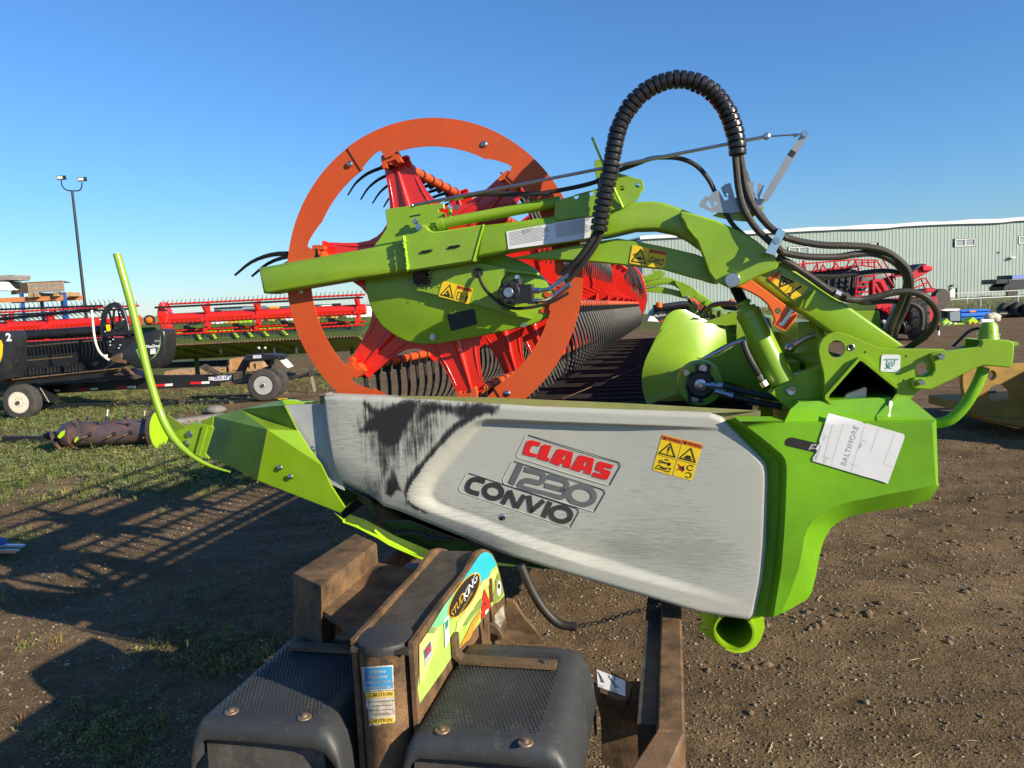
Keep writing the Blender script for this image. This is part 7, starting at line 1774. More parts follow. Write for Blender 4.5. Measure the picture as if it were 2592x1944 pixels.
pb_ = thing('black_beam', 'short black steel beam lying left of the rusty auger drum', 'beam', gz(T5(400, 1430)))
yq = gz(T5(400, 1440)).y
with part('beam', 'black_paint', pb_) as b: b.beam(at(T5(60, 1395), yq), at(T5(770, 1400), yq), 0.12, 0.11)
with part('end_patch', 'lime', pb_) as b: c = at(T5(725, 1370), yq-0.07); b.boxv(c, (0.07, 0, 0), (0, 0.004, 0), (0, 0, 0.025))
# crates and pallets on the ground behind the trailer
YC = 25.1
wb = thing('wooden_box', 'tan plywood box on a pallet behind the black trailer gooseneck', 'crate', (at(T3(1080, 1150), YC).x, YC, 0))
S('box_side', mat('tan_plywood', (0.42, 0.22, 0.09), 0.8, var=0.15), T3, [(1015, 985), (1180, 978), (1180, 1150), (1018, 1155)], YC, 0.8, wb)
S('box_corner', 'wood', T3, [(985, 995), (1018, 990), (1020, 1158), (990, 1160)], YC-0.05, 0.8, wb)
S('box_side', 'wood', T3, [(1180, 1050), (1450, 1035), (1460, 1110), (1340, 1140), (1180, 1145)], YC+0.2, 0.8, wb)
for k in range(3): S('box_slat', 'wood', T3, [(1200 + 85*k, 1050-5*k), (1215 + 85*k, 1048-5*k), (1270+85*k, 1135), (1200+85*k, 1140)], YC+0.1, 0.05, wb)
S('pallet_skid', 'wood', T3, [(985, 1150), (1460, 1120), (1460, 1150), (985, 1180)], YC, 0.8, wb)
pal = thing('flat_pallet', 'low pale pallet on the grass seen under the black header', 'pallet', (at(T3(600, 1150), YC).x, YC, 0))
zb_ = at(T3(600, 1175), YC).z
for k in range(6):
    with part('slat', 'wood', pal) as b: x_ = at(T3(200 + 130*k, 1140), YC).x; b.box(x_, x_+0.25, YC-0.5, YC+0.5, max(0.1, zb_+0.10), max(0.1, zb_+0.10)+0.03)
for k in range(3):
    with part('bearer', 'wood', pal) as b: b.box(at(T3(180, 1150), YC).x, at(T3(950, 1150), YC).x, YC-0.5+0.45*k, YC-0.42+0.45*k, 0, max(0.1, zb_+0.10))
S('tail_light_board', 'red_print', T3, [(960, 1000), (985, 998), (985, 1075), (962, 1078)], YC-1.5, 0.03, dt)
slab('rear_beam', 'black_paint', T3, [(20, 1040), (960, 1000), (965, 1085), (20, 1120)], YC-2.0, 0.2)
# rock and plank near the divider
rk = MB(); c = gz(R5(1510, 950)); rk.ico(c + Vector((0, 0, 0.05)), 0.16, 2, (1.35, 0.9, 0.6), 0.09); tag(rk.build('rock', mat('grey_boulder', (0.17, 0.16, 0.15), 0.9, var=0.3, bump=0.3), None, angle=50), 'smooth grey field stone on the grass behind the green divider tip', 'rock')
pk = MB(); c = gz(R5(1380, 1030)); pk.boxv(c + Vector((0, 0, 0.07)), (0.42, 0.10, 0.02), (-0.02, 0.12, 0), (0, 0, 0.055)); tag(pk.build('timber_block', 'wood_grey', None), 'grey weathered timber block on the ground behind the green divider tip', 'timber')
# small blue implement part at the left edge
yb2 = gz(D(20, 1200)).y
bi = thing('blue_implement', 'blue and silver metal part poking in at the left edge', 'implement', gz(D(5, 1205)))
QL = fr(0, 1300, 700, 1803)
S('silver_bar', 'steel', QL, [(-150, 205), (140, 207), (152, 216), (140, 226), (-150, 228)], yb2, 0.04, bi); S('silver_bar', 'steel', QL, [(-150, 240), (105, 238), (115, 247), (100, 258), (-150, 262)], yb2-0.06, 0.04, bi)
S('blue_body', 'rack_blue', QL, [(-150, 140), (10, 170), (25, 200), (50, 235), (20, 262), (0, 275), (-150, 290)], yb2+0.05, 0.05, bi)
with part('blue_foot', 'rack_blue', bi) as b: p = at(QL(-60, 260), yb2+0.05); b.box(p.x-0.06, p.x+0.06, yb2+0.05, yb2+0.10, 0, p.z)
# --- far buildings and machines on the left horizon
YF = 146.
fb1 = thing('grey_shed', 'long grey flat roofed shed on the left horizon', 'building', (at(T3(990, 480), YF).x, YF, 0))
def fbox(name, m, par, f, x0, x1, ytop, Y, depth, z0=0.0):
    p0_, p1_ = at(f(x0, ytop), Y), at(f(x1, ytop), Y); zt_ = (p0_.z+p1_.z)/2
    with part(name, m, par) as b: b.box(p0_.x, p1_.x, Y, Y+depth, z0, zt_)
    return zt_
M['far_grey'] = mat('far_grey_cladding', (0.20, 0.24, 0.28), 0.8, var=0.05); M['far_white'] = mat('far_white_cladding', (0.70, 0.72, 0.72), 0.8, var=0.04)
fbox('wall', 'far_grey', fb1, T3, 780, 1195, 262, YF, 14); fbox('door', 'ink', fb1, T3, 785, 880, 305, YF-0.1, 0.2); fbox('roof', 'far_grey', fb1, T3, 775, 1200, 257, YF-0.5, 15, at(T3(990, 262), YF).z)
fb2 = thing('white_shed', 'large white shed beside the grey shed on the left horizon', 'building', (at(T3(1800, 480), YF-3).x, YF-3, 0))
fbox('wall', 'far_white', fb2, T3, 1198, 2300, 262, YF-3, 18); fbox('roof', 'far_white', fb2, T3, 1192, 2310, 250, YF-3.5, 19, at(T3(1700, 252), YF-3).z)
for k in range(3): fbox('door', 'far_grey', fb2, T3, 1330+300*k, 1420+300*k, 400, YF-3.1, 0.2)
fb3 = thing('brown_shed', 'low dark roofed shed on the horizon behind the orange ring', 'building', (at(R6(650, 560), YF+10).x, YF+10, 0))
fbox('wall', 'far_white', fb3, R6, 380, 880, 490, YF+10, 14); fbox('roof', 'far_grey', fb3, R6, 370, 890, 480, YF+9.5, 15, at(R6(650, 490), YF+10).z)
b = MB(); rr_ = random.Random(12); tl = [Vector((-420 + 12*k, 330, 2.2 + rr_.uniform(0, 1.6))) for k in range(60)]; b.strip(tl, [Vector((p.x, 330, -0.5)) for p in tl]); b.strip(tl, [p + Vector((0, 10, -0.3)) for p in tl]); struct(b.build('distant_shrubs', 'gr2', None))
YV = 110.
M['cat_yellow'] = mat('machine_yellow', (0.62, 0.33, 0.02), 0.5, var=0.1)
def far_machine(f, x, y, sc, label, m='cat_yellow', k=0):
    c = at(f(x, y), YV); t = thing('parked_machine', label, 'machine', (c.x, YV, 0), 'machines parked on the left horizon'); s = sc
    with part('body', m, t) as b: b.box(c.x-1.6*s, c.x+1.2*s, YV-0.8, YV+0.8, 0.9*s, 1.9*s)
    with part('cab', 'ink' if k % 2 else m, t) as b: b.box(c.x-0.5*s, c.x+0.6*s, YV-0.6, YV+0.6, 1.9*s, 3.0*s)
    for dx in (-1.1, 0.8):
        with part('wheel', 'tyre', t) as b: b.cyl((c.x+dx*s, YV-1.0, 0.6*s), (c.x+dx*s, YV+1.0, 0.6*s), 0.6*s, n=12)
    if k % 2 == 0:
        with part('boom', m, t) as b: b.beam((c.x+1.0*s, YV, 1.8*s), (c.x+2.2*s, YV, 2.6*s), 0.3, 0.35); b.beam((c.x+2.2*s, YV, 2.6*s), (c.x+2.9*s, YV, 1.0*s), 0.25, 0.3)
for k, (f_, x, y, s, lb, m_) in enumerate(((T3, 1640, 450, 1.0, 'yellow excavator between the second and third red reel spiders', 'cat_yellow'), (T3, 900, 480, 0.8, 'white tractor before the grey shed door', 'far_white'), (T3, 1250, 480, 0.6, 'small lime machine before the white shed', 'lime'), (R6, 700, 560, 1.0, 'yellow loader behind the orange ring, left of the red spider', 'cat_yellow'), (R6, 570, 560, 0.9, 'yellow excavator nearest the inside of the orange ring', 'cat_yellow'), (T3, 560, 490, 0.8, 'dark tractor left of the grey shed', 'black_paint'), (T3, 1080, 500, 0.6, 'low yellow roller before the grey shed', 'cat_yellow'))):
    far_machine(f_, x, y, s, lb, m_, k)
# ================================================================== behind, right
YW = 78.
zw = lambda f, p, y=YW: at(f(*p), y).z
xw = lambda f, p, y=YW: at(f(*p), y).x
mb = thing('metal_building', 'long pale green metal clad building with white roof edge', 'building', (35, YW, 0))
zE = (zw(D, (1400, 514)) + zw(D, (1720, 497)) + zw(D, (2100, 481)))/3
x0 = xw(D, (1386, 520)); x1 = 74.
M['clad'] = mat('pale_green_cladding', (0.30, 0.375, 0.345), 0.5, var=0.05, vscale=0.4, dirt=(0.24, 0.32, 0.29), dirt_amt=0.3, dscale=0.5)
# openings: windows and a door, the corrugated sheet runs round them
wins = []
for f_, (xa, xb, ya, yb2_) in ((R4, (305, 475, 553, 606)), (R4, (855, 1015, 526, 578)), (R4, (1652, 1815, 494, 556)), (R4, (2168, 2335, 478, 536))):
    p0_, p1_ = at(f_(xa, ya), YW), at(f_(xb, yb2_), YW); wins.append((p0_.x, p1_.x))
wz1 = zw(R4, (1735, 494)); wz0 = zw(R4, (1735, 556))
dx0, dx1 = xw(T1, (832, 1400)), xw(T1, (925, 1400)); dz1 = zw(T1, (880, 1322))
xs_ = []; x = x0; k = 0
prof = []
while x < x1:
    for dx, dy in ((0.0, 0.0), (0.20, 0.0), (0.235, -0.025), (0.30, -0.025), (0.335, 0.0)): prof.append((x+dx, YW+dy))
    x += 0.36
b = MB()
def clad(z0_, z1_, xa, xb):
    q = [(x_, y_) for x_, y_ in prof if xa <= x_ <= xb]
    if len(q) > 1: b.strip([Vector((x_, y_, z0_)) for x_, y_ in q], [Vector((x_, y_, z1_)) for x_, y_ in q])
clad(wz1+0.05, zE, x0, x1); clad(dz1, wz0-0.05, x0, x1)
prev = x0
for xa, xb in sorted(wins): clad(wz0-0.05, wz1+0.05, prev, xa-0.05); prev = xb+0.05
clad(wz0-0.05, wz1+0.05, prev, x1); clad(0, dz1, x0, dx0-0.04); clad(0, dz1, dx1+0.04, x1)
wall = b.build('cladding', 'clad', mb, weld=False, angle=20)
with part('side_wall', 'clad', mb) as b: b.box(x0, x0+0.1, YW+0.06, YW+26, 0, zE)
with part('inner_backing', 'far_grey', mb) as b: b.box(x0+0.1, x1, YW+0.35, YW+0.45, 0, zE)
with part('roof', 'far_white', mb) as b: b.plate([Vector((x0-0.2, YW-0.25, zE)), Vector((x1, YW-0.25, zE)), Vector((x1, YW+26, zE+1.2)), Vector((x0-0.2, YW+26, zE+1.2))], Vector((0, 0, 0.12)))
rr_ = random.Random(21)
with part('eave_trim', 'far_white', mb) as b:
    n_ = 40; t0 = [Vector((x0-0.2 + (x1-x0+0.2)*i/n_, YW-0.30, zE + 0.22 + 0.05*sin(i*1.7))) for i in range(n_+1)]; t1 = [Vector((p.x, YW-0.30, zE - 0.12 - (0.10*max(0, sin(i*0.8+1)) if i > 14 else 0) + rr_.uniform(-.02, .02))) for i, p in enumerate(t0)]
    b.strip(t0, t1); b.strip(t0, [p + Vector((0, 0.3, 0.02)) for p in t0])
M['glass'] = mat('dusty_glass', (0.26, 0.32, 0.32), 0.3, var=0.1, spec=0.7)
for xa, xb in wins:
    with part('window', 'far_white', mb) as b:
        w_ = 0.09
        b.box(xa, xb, YW-0.08, YW+0.05, wz1-w_, wz1); b.box(xa, xb, YW-0.08, YW+0.05, wz0, wz0+w_)
        for c in (xa, xb-w_, (xa+xb)/2-w_/2): b.box(c, c+w_, YW-0.078, YW+0.05, wz0+w_, wz1-w_)
    wo = [o for o in mb.children if o.name.startswith('window')][-1]
    for a_, c_ in ((xa+w_, (xa+xb)/2-w_/2), ((xa+xb)/2+w_/2, xb-w_)):
        with part('pane', 'glass', wo) as b: b.box(a_, c_, YW+0.0, YW+0.02, wz0+w_, wz1-w_)
with part('door', 'far_white', mb) as b: b.box(dx0, dx1, YW-0.03, YW+0.02, 0.02, dz1-0.03)
with part('door_handle', 'steel', [o for o in mb.children if o.name == 'door' or o.name.startswith('door.')][-1]) as b: b.box(dx0+0.08, dx0+0.16, YW-0.08, YW-0.03, 1.0, 1.1)
with part('door_lamp', 'ink', mb) as b: c = at(T1(862, 1272), YW); b.box(c.x-0.12, c.x+0.12, YW-0.2, YW-0.05, c.z-0.08, c.z+0.08)
with part('wall_lamp', 'far_white', mb) as b: c = at(T1(1972, 752), YW); b.box(c.x-0.25, c.x+0.25, YW-0.35, YW-0.05, c.z-0.08, c.z+0.08)
with part('vent', 'ink', mb) as b: c = at(T1(1740, 655), YW); b.box(c.x-0.08, c.x+0.08, YW-0.12, YW-0.05, c.z-0.06, c.z+0.06)
# dark navy block with a blue box at the right edge before the building
YK = 72.
tk = thing('dark_block', 'dark navy block with a blue box standing against the green building at the right edge', 'truck', (at(T1(2100, 1300), YK).x, YK, 0))
M['navy'] = mat('navy_paint', (0.012, 0.020, 0.032), 0.45); M['box_blue'] = mat('faded_blue_panel', (0.16, 0.22, 0.55), 0.5)
S('body', 'navy', T1, [(1830, 1300), (1870, 1260), (1920, 1235), (1920, 1175), (2400, 1150), (2400, 1370), (1835, 1370)], YK, 2.2, tk, bev=0.05)
S('deck', 'navy', T1, [(1690, 1160), (1880, 1150), (1915, 1170), (1915, 1235), (1690, 1248)], YK, 2.2, tk, bev=0.03)
S('box', 'box_blue', T1, [(1990, 1080), (2180, 1068), (2400, 1068), (2400, 1140), (2000, 1152)], YK-0.1, 2, tk); S('box_end', 'navy', T1, [(1955, 1082), (1988, 1080), (1998, 1160), (1955, 1165)], YK, 2, tk)
for dx in (0.8, 3.2):
    with part('wheel', 'tyre', tk) as b: x_ = at(T1(1850, 1300), YK).x + dx; b.cyl((x_, YK-0.05, 0.5), (x_, YK+0.3, 0.5), 0.5, n=16)
# --- chain link fences
def fence(Yf, f, pts, posts, label, hpost):
    a0, a1 = at(f(*pts[0]), Yf), at(f(*pts[1]), Yf); zt_ = (a0.z + a1.z)/2
    t = thing('chain_link_fence', label, 'fence', (a0.x, Yf, 0))
    with part('top_rail', 'galv', t) as b: b.cyl((a0.x, Yf, zt_), (a1.x, Yf, zt_), 0.030, n=8)
    for x_ in posts:
        with part('post', 'galv', t) as b: b.cyl((x_, Yf, 0), (x_, Yf, zt_), 0.04, n=8)
    b = MB(); x_ = a0.x; s = 0.16
    while x_ < a1.x - zt_:
        for sg_ in (1, -1): b.add([Vector((x_ + (zt_ if sg_ < 0 else 0), Yf-0.02*sg_, 0.02)), Vector((x_ + (zt_ if sg_ < 0 else 0) + 0.004, Yf-0.02*sg_, 0.02)), Vector((x_ + (zt_ if sg_ > 0 else 0) + 0.004, Yf-0.02*sg_, zt_)), Vector((x_ + (zt_ if sg_ > 0 else 0), Yf-0.02*sg_, zt_))], [(0, 1, 2, 3)])
        x_ += s
    stuff(b.build('wire_mesh', 'galv', t, weld=False)); return t
M['galv'] = mat('galvanised_pipe', (0.50, 0.51, 0.50), 0.5, metal=0.3, var=0.08)
Y1 = 46.
xs1 = [at(T2(x_, 300), Y1).x for x_ in (705, 1400, 2095)]; xs1 += [xs1[-1] + (xs1[1]-xs1[0])*k for k in (1, 2)]
fence(Y1, T2, [(705, 297), (3200, 160)], xs1, 'nearer chain link fence with a bright top rail before the tall grass', 1.9)
Y2 = 60.
xs2 = [at(T2(x_, 180), Y2).x for x_ in (720, 1150, 2095)] + [at(T2(2900, 100), Y2).x]
fence(Y2, T2, [(660, 188), (3000, 60)], xs2, 'farther faint chain link fence close to the green building', 2.0)
# --- things along the fence
YG = 34.
bb = thing('blue_bin', 'long bright blue ribbed crate by the fence on the right', 'bin', (at(T2(1300, 650), YG).x, YG, 0))
M['bin_blue'] = mat('bright_blue_plastic', (0.015, 0.16, 0.62), 0.45, var=0.08)
for k, (ya, yb_2) in enumerate(((470, 520), (528, 606), (614, 662))):
    S('panel', 'bin_blue', T2, [(1035, ya+12), (1560, ya-12 if k == 0 else ya-14), (1600, ya), (1570 if k == 2 else 1590, yb_2-22), (1030, yb_2)], YG - 0.03*(k == 1), 1.1, bb, bev=0.03)
S('core', 'bin_blue', T2, [(1045, 490), (1560, 470), (1560, 630), (1045, 650)], YG+0.1, 0.9, bb)
S('label', 'rack_orange', T2, [(1195, 488), (1315, 482), (1318, 515), (1200, 522)], YG-0.05, 0.02, bb)
for k in range(3): S('foot', 'ink', T2, [(1040+230*k, 655), (1100+230*k, 650), (1100+230*k, 690), (1040+230*k, 695)], YG+0.1, 0.9, bb)
gb = thing('grey_tote', 'grey box with white cloth on top left of the blue bin', 'box', (at(T2(920, 680), YG-0.6).x, YG-0.6, 0))
S('box', 'far_grey', T2, [(825, 520), (1020, 500), (1025, 685), (830, 690)], YG-0.6, 0.9, gb, bev=0.02)
S('cloth', 'white', T2, [(650, 465), (1010, 452), (1030, 480), (960, 500), (860, 498), (760, 500), (660, 490)], YG-0.65, 1.0, gb, bev=0.02)
S('dark_side', 'black_paint', T2, [(660, 490), (825, 505), (825, 600), (660, 610)], YG-0.4, 0.7, gb)
for k, (pts_, lb) in enumerate((([(660, 770), (700, 690), (770, 632), (830, 690), (930, 730), (1150, 720), (1150, 745), (960, 755), (930, 772)], 'lime green implement frame on the ground before the grey box'), ([(1150, 740), (1170, 680), (1250, 605), (1350, 670), (1360, 700), (1420, 710), (1410, 745), (1300, 745)], 'lime green bracket with yellow feet before the blue bin'))):
    y_ = 32.2; t = thing('implement_frame', lb, 'implement', (at(T2(pts_[0][0]+150, 760), y_).x, y_, 0))
    S('frame', 'lime', T2, pts_, y_, 0.5, t, bev=0.02)
    for j in range(3):
        S('foot', 'cat_yellow' if k else 'sticker_w', T2, [(pts_[0][0]+40+95*j, 690+8*j), (pts_[0][0]+75+95*j, 690+8*j), (pts_[0][0]+80+95*j, 765), (pts_[0][0]+35+95*j, 768)] if k else [(740+90*j, 715), (775+90*j, 712), (770+90*j, 732), (735+90*j, 735)], y_-0.1, 0.1, t)
    c = gz(T2(1100 + 300*k, 790)); 
bgp = MB()
for k in range(7):
    bgp.ico(at(T2(1560 + 22*k, 600 + 18*(k % 3)), 33.2), 0.17 + 0.04*(k % 2), 2, (1.2, 1, 0.9), 0.10)
tag(bgp.build('rubbish_bag', 'worn_white', None, angle=60), 'crumpled whitish plastic bag beside the blue bin', 'bag')
wp = MB(); wp.cyl(at(T2(1400, 690), 32.8), at(T2(1630, 690), 32.8), 0.10, n=14); tag(wp.build('white_pipe', 'white', None), 'white pipe on the ground in front of the rubbish bag', 'pipe')
dk = thing('black_drain_pipe', 'long black pipe along the ground under the tyres at right', 'pipe', at(T2(2000, 660), 36.).xy.to_3d())
with part('pipe', 'black_pl', dk) as b: b.cyl((at(T2(1720, 660), 36.).x, 36., 0.16), (at(T2(2900, 640), 36.).x, 36., 0.16), 0.17, n=14)
for k, lb in enumerate(('first black tyre from the left in the row by the fence', 'middle black tyre in the row by the fence', 'black tyre at the right edge in the row by the fence')):
    g_ = gz(T2(1930 + 230*k, 612 - 4*k)); b = MB(); r_ = 0.36
    b.lathe((g_.x, g_.y, r_), (0, 1, 0), [(0, r_*0.5), (0, r_*0.85), (0.04, r_), (0.36, r_), (0.4, r_*0.85), (0.4, r_*0.5)], 20, caps=False); b.cyl((g_.x, g_.y+0.2, r_), (g_.x, g_.y+0.22, r_), r_*0.55, n=16)
    b.box(g_.x-0.05, g_.x+0.05, g_.y+0.1, g_.y+0.3, 0, 0.05); tag(b.build('old_tyre', 'tyre', None), lb, 'tyre', 'old tyres in a row by the fence')
mp_ = thing('marker_post', 'short white and red marker post on the bare yard near the red cart', 'post', gz(T2(610, 945)))
c = gz(T2(610, 948)); k_ = c.y/FPX*300/2212
for z0_, z1_, m_ in ((0, 85, 'white'), (85, 190, 'black_paint'), (190, 240, 'barn_print'), (240, 300, 'black_paint'), (300, 365, 'white')):
    with part('post_band', m_, mp_) as b: b.cyl((c.x, c.y, z0_*k_), (c.x, c.y, z1_*k_), 26*k_, n=12)
# --- red seed cart
YS = 25.
cart = thing('seed_cart', 'red and black air seeder cart with railings and ladders by the building', 'seed cart', (at(T6(1200, 1140), YS).x, YS, 0))
M['cart_red'] = mat('cart_red', (0.50, 0.008, 0.018), 0.4, var=0.08); M['tank'] = mat('dark_tank', (0.012, 0.014, 0.022), 0.5, var=0.15); M['tank_grey'] = mat('grey_tank', (0.12, 0.12, 0.125), 0.5, var=0.1)
c_ = lambda p, y=YS: at(T6(*p), y)
S('tank', 'tank', T6, [(150, 300), (250, 255), (970, 190), (1000, 320), (990, 480), (910, 610), (640, 610), (430, 400), (200, 380)], YS+0.3, 2.0, cart, bev=0.12, steps=2)
for k in range(5): S('tank_rib', 'tank', T6, [(520+90*k, 370-9*k), (560+90*k, 366-9*k), (550+85*k, 600), (515+85*k, 600)], YS+0.25, 0.1, cart, bev=0.02)
S('rear_tank', 'tank_grey', T6, [(960, 440), (1010, 330), (1180, 300), (1420, 270), (1480, 340), (1400, 420), (1130, 430), (1010, 600), (940, 600)], YS+0.4, 1.6, cart, bev=0.08, steps=2)
S('catwalk', 'cart_red', T6, [(150, 265), (940, 170), (960, 195), (160, 290)], YS, 0.6, cart)
with part('railing', 'cart_red', cart) as b:
    for (p0_, p1_) in (((100, 160), (950, 90)), ((180, 105), (190, 260)), ((380, 130), (390, 235)), ((620, 110), (620, 210)), ((920, 95), (930, 180)), ((950, 100), (1200, 100)), ((950, 140), (1200, 130)), ((1180, 90), (1180, 400)), ((1210, 100), (1450, 470)), ((1300, 100), (1480, 380)), ((960, 170), (1210, 200)), ((1010, 110), (1020, 180)), ((1090, 110), (1100, 180)), ((140, 240), (200, 110)), ((220, 260), (190, 110)), ((330, 235), (380, 150)), ((430, 230), (460, 160)), ((500, 225), (460, 160)), ((590, 220), (640, 140)), ((680, 200), (640, 140)), ((790, 190), (830, 110)), ((880, 180), (920, 110))):
        b.cyl(c_(p0_, YS-0.1), c_(p1_, YS-0.1), 0.026, n=6)
with part('ladder', 'cart_red', cart) as b:
    for (p0_, p1_) in (((960, 200), (910, 610)), ((1180, 330), (1165, 600)), ((930, 550), (1170, 540)), ((950, 420), (1180, 405)), ((1000, 260), (1180, 250)), ((1040, 330), (1180, 320)), ((900, 612), (1130, 605)), ((940, 480), (1150, 470))):
        b.cyl(c_(p0_, YS-0.2), c_(p1_, YS-0.2), 0.034, n=6)
S('frame_leg', 'cart_red', T6, [(1150, 390), (1180, 370), (1310, 370), (1330, 400), (1400, 540), (1330, 560), (1260, 420), (1200, 410), (1190, 600), (1150, 600)], YS-0.3, 0.25, cart, bev=0.02)
S('frame_leg', 'cart_red', T6, [(1170, 430), (1205, 425), (1310, 570), (1250, 580)], YS-0.3, 0.2, cart, bev=0.02)
S('dark_gap', 'ink', T6, [(1310, 370), (1440, 360), (1470, 480), (1400, 530)], YS+0.2, 0.5, cart)
S('conveyor', 'cart_red', T6, [(1480, 320), (1690, 330), (1720, 390), (1830, 330), (2000, 240), (2005, 200), (1890, 160), (1830, 155), (1700, 240), (1600, 330)], YS-0.2, 0.5, cart, bev=0.03)
S('conveyor_hood', 'tank', T6, [(1705, 245), (1800, 165), (1850, 150), (1920, 160), (1870, 175), (1790, 230), (1720, 270)], YS-0.25, 0.6, cart, bev=0.02)
S('conveyor_spout', mat('bright_cart_red', (0.72, 0.02, 0.05), 0.35), T6, [(1855, 180), (1900, 165), (1940, 185), (2000, 190), (2000, 235), (1940, 250), (1865, 250)], YS-0.3, 0.5, cart, bev=0.02)
S('platform', 'cart_red', T6, [(1870, 540), (1920, 500), (2045, 490), (2020, 550), (1950, 560)], YS-0.3, 0.6, cart, bev=0.02)
with part('platform_rail', 'cart_red', cart) as b:
    for (p0_, p1_) in (((1720, 415), (1830, 360)), ((1720, 500), (1870, 440)), ((1830, 360), (1895, 510)), ((1900, 355), (1985, 500)), ((1840, 360), (1900, 355)), ((1870, 430), (1940, 420))): b.cyl(c_(p0_, YS-0.2), c_(p1_, YS-0.2), 0.024, n=6)
S('chassis', 'cart_red', T6, [(1180, 690), (1480, 640), (1700, 620), (2050, 610), (2080, 720), (1980, 960), (1860, 1000), (1560, 920), (1450, 830), (1210, 790)], YS, 0.8, cart, bev=0.03)
S('dark_undercarriage', 'ink', T6, [(1260, 830), (1560, 800), (1700, 900), (1860, 960), (1860, 1120), (1500, 1140), (1300, 1000)], YS+0.3, 0.6, cart)
wc = c_((1870, 770), YS-0.5)
rw = MB(); WAX = Vector((1, -0.45, 0)).normalized(); R0 = 0.66
rw.lathe((wc.x, YS-0.2, R0), WAX, [(-0.3, R0*0.5), (-0.3, R0*0.92), (-0.22, R0), (0.2, R0), (0.28, R0*0.92), (0.28, R0*0.5)], 32, caps=False); rwo = rw.build('wheel', 'tyre', cart)
b = MB()
for k in range(22):
    a2 = 2*pi*k/22; ax_ = WAX; u_2, v_2 = basis(ax_); d_ = u_2*cos(a2) + v_2*sin(a2); c = Vector((wc.x, YS-0.2, R0)) + d_*(R0+0.02) + ax_*(0.10 if k % 2 else -0.10); b.boxv(c, ax_*0.17 + d_.cross(ax_)*0.06, d_.cross(ax_)*0.035, d_*0.035)
stuff(b.build('tyre_lugs', 'tyre', rwo, weld=False))
with part('rim', 'cart_red', rwo) as b: b.lathe(Vector((wc.x, YS-0.2, R0)), WAX, [(0.25, R0*0.5), (0.15, R0*0.4), (0.15, 0.1), (0.25, 0.1), (0.25, 0)], 24)
xt = c_((560, 600)).x
for k in range(2):
    with part('wheel', 'tyre', cart) as b: b.lathe((xt + 0.2 + 1.1*k, YS+0.5, 0.62), (0, 1, 0), [(0, 0.3), (0, 0.55), (0.06, 0.62), (0.5, 0.62), (0.56, 0.55), (0.56, 0.3)], 24)
with part('main_frame', 'cart_red', cart) as b: b.box(xt - 0.6, c_((1300, 700)).x, YS+0.7, YS+0.85, 0.85, 1.05); b.box(xt + 0.6, xt + 0.75, YS+0.7, YS+0.85, 0.6, c_((640, 600)).z + 0.2)
cw2 = c_((2100, 650), YS+0.6)
with part('gauge_wheel', 'tyre', cart) as b: b.lathe(cw2, (0.35, -1, 0), [(-0.1, 0.2), (-0.1, 0.36), (0.1, 0.36), (0.1, 0.2)], 20)
with part('gauge_rim', 'worn_white', cart) as b: b.lathe(cw2, (0.35, -1, 0), [(0.06, 0.2), (0.04, 0.1), (0.08, 0)], 16)
for k in range(7):
    with part('seed_hose', 'black_rub', cart) as b: b.tube(cr([c_((1540+44*k, 965), YS-0.5), c_((1580+38*k, 980), YS-0.6), c_((1610+36*k, 1060), YS-0.6), c_((1600+36*k, 1140), YS-0.5)], 4), 0.045, 8)
for k in range(5):
    with part('white_fitting', 'worn_white', cart) as b: b.ico(c_((1310 + 16*k, 960 + 25*k), YS-0.6), 0.07, 1, jit=0.2)
with part('red_manifold', 'cart_red', cart) as b:
    for k in range(6): b.ico(c_((1300+35*k, 790+14*(k % 3)), YS-0.4), 0.10, 1, jit=0.2)
# --- second dark header seen far through the gap, with orange beacons
YD = 27.
dh = thing('far_dark_header', 'dark header with orange beacons glimpsed behind the green auger', 'header', (at(T7(700, 720), YD).x, YD, 0))
S('reel_frame', 'black_paint', T7, [(280, 790), (330, 730), (520, 700), (700, 655), (1300, 640), (1500, 690), (1500, 860), (300, 860)], YD, 0.8, dh)
S('end_panel', 'shield', T7, [(270, 800), (420, 760), (470, 770), (460, 850), (430, 905), (200, 905)], YD-0.5, 0.3, dh, bev=0.03)
S('white_panel', 'sticker_w', T7, [(215, 900), (250, 830), (300, 830), (380, 910)], YD-0.6, 0.05, dh); S('pink_panel', 'cart_red', T7, [(380, 900), (435, 870), (430, 905)], YD-0.6, 0.05, dh)
put_text(dh, 'MacDon', at(T7(395, 820), YD-0.52), (1, 0, 0.1), (0, 0, 1), 0.12, 'sticker_w')
for p in ((375, 668), (1395, 632)):
    with part('beacon', 'sticker_o', dh) as b: c = at(T7(*p), YD-0.3); b.lathe(c - Vector((0, 0, 0.1)), (0, 0, 1), [(0, 0.12), (0.14, 0.12), (0.2, 0.06), (0.2, 0)], 12)
with part('dark_reel', 'black_paint', dh) as b: b.tube([at(T7(300, 720), YD-0.2), at(T7(700, 665), YD-0.2), at(T7(1450, 690), YD-0.2)], 0.12, 8)
for k in range(2):
    with part('stand', 'black_paint', dh) as b: x_ = at(T7(500+700*k, 800), YD).x; b.box(x_-0.06, x_+0.06, YD+0.3, YD+0.42, 0, at(T7(700, 840), YD).z)
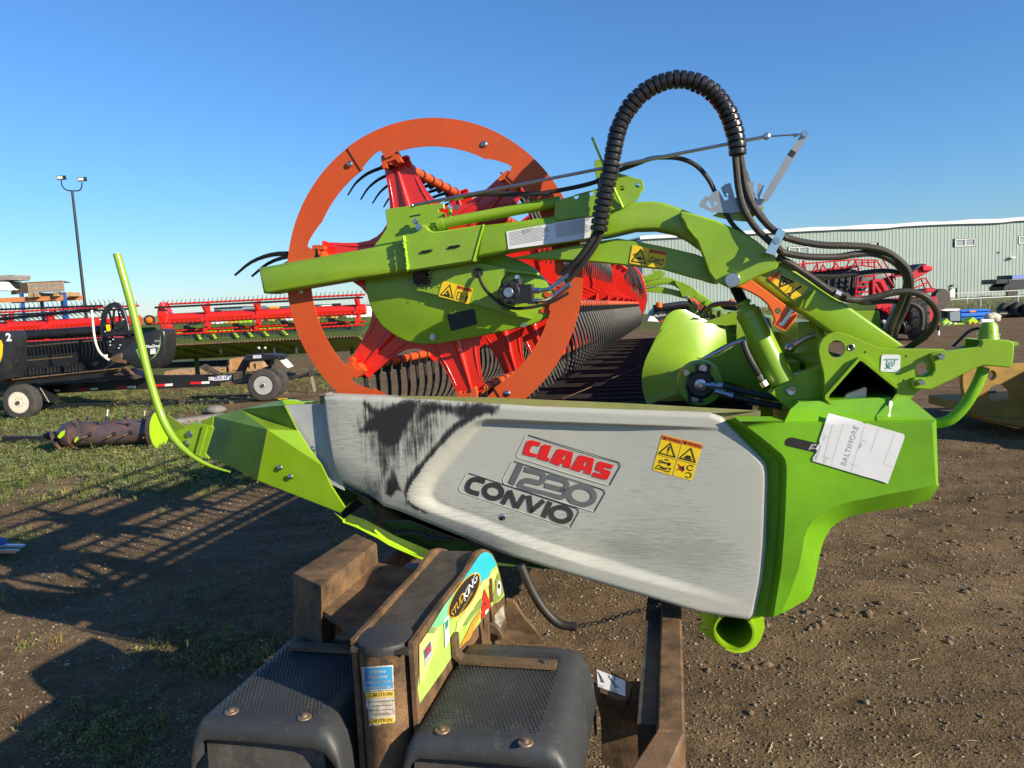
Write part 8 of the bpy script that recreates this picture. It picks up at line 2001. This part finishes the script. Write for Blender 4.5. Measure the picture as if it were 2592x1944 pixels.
# --- yellow grader blade / loader part at the right edge
YY = 9.0
M['old_yellow'] = mat('weathered_yellow_steel', (0.30, 0.17, 0.022), 0.7, var=0.25, vscale=4, dirt=(0.07, 0.05, 0.03), dirt_amt=0.55, dscale=5, bump=0.15)
yl = thing('yellow_bucket', 'weathered yellow steel machine frame with round holes at the right edge', 'machine frame', (at(T8(1900, 1100), YY).x, YY, 0))
arch = [(1718, 930), (1712, 800), (1730, 750), (1770, 710), (1830, 690), (1900, 695), (1960, 720), (2010, 770), (2032, 830), (2030, 915)]
S('side_plate', 'old_yellow', T8, [(1330, 590), (1345, 500), (1480, 470), (1700, 440), (2080, 395), (2600, 380), (3400, 500), (3400, 1200), (2200, 1180), (1640, 1150), (1420, 1080), (1370, 900), (1335, 720)], YY, 0.06, yl, holes=[arc2(1745, 562, 75, 0, 340, 17), arch], bev=0.008)
S('side_plate', 'old_yellow', T8, [(1500, 480), (2080, 420), (3400, 500), (3400, 700), (2500, 640), (1500, 640)], YY+1.3, 0.06, yl, holes=[arc2(1745, 562, 60, 0, 340, 17)])
with part('cross_beam', 'old_yellow', yl) as b:
    p0_, p1_ = at(T8(1700, 1010), YY), at(T8(3000, 990), YY); b.box(p0_.x, p1_.x+1, YY+0.05, YY+1.3, p0_.z-0.14, p0_.z-0.02)
with part('blade_edge', 'old_yellow', yl) as b:
    b.plate([at(T8(1400, 1080), YY-0.1), at(T8(1700, 1190), YY-0.25), at(T8(2160, 1290), YY-0.4), at(T8(3000, 1300), YY-0.4), at(T8(3000, 1200), YY), at(T8(1650, 1150), YY)], Vector((0, 0.05, -0.04)))
with part('bright_chip', 'rack_orange', yl) as b: b.plate([at(T8(1950, 1285), YY-0.42), at(T8(2060, 1290), YY-0.44), at(T8(2165, 1318), YY-0.44), at(T8(2100, 1325), YY-0.44)], Vector((0, 0.02, 0)))
with part('pin_rod', 'steel', yl) as b: b.cyl(at(T8(1690, 805), YY+0.3), at(T8(1800, 800), YY+0.3), 0.022, n=8)
xq = at(T8(2592, 900), YY).x
with part('unseen_body', 'old_yellow', yl) as b:  # unseen body added out of view to cast the ground shadow at right
    q = [Vector((xq+0.2, YY-1.6, 0.1)), Vector((xq+3.6, YY-2.4, 0.1)), Vector((xq+3.6, YY-2.4, 1.7)), Vector((xq+1.6, YY-1.9, 1.75)), Vector((xq+0.6, YY-1.6, 1.2))]; b.plate(q, Vector((0, 1.6, 0)), bev=0.03)
for k in range(2):
    with part('wheel', 'tyre', yl) as b: b.lathe((xq+1.3+1.6*k, YY-2.2, 0.55), (0, 1, 0), [(0, 0.3), (0, 0.5), (0.04, 0.55), (0.36, 0.55), (0.4, 0.5), (0.4, 0.3)], 24)  # wheels of the added, unseen body
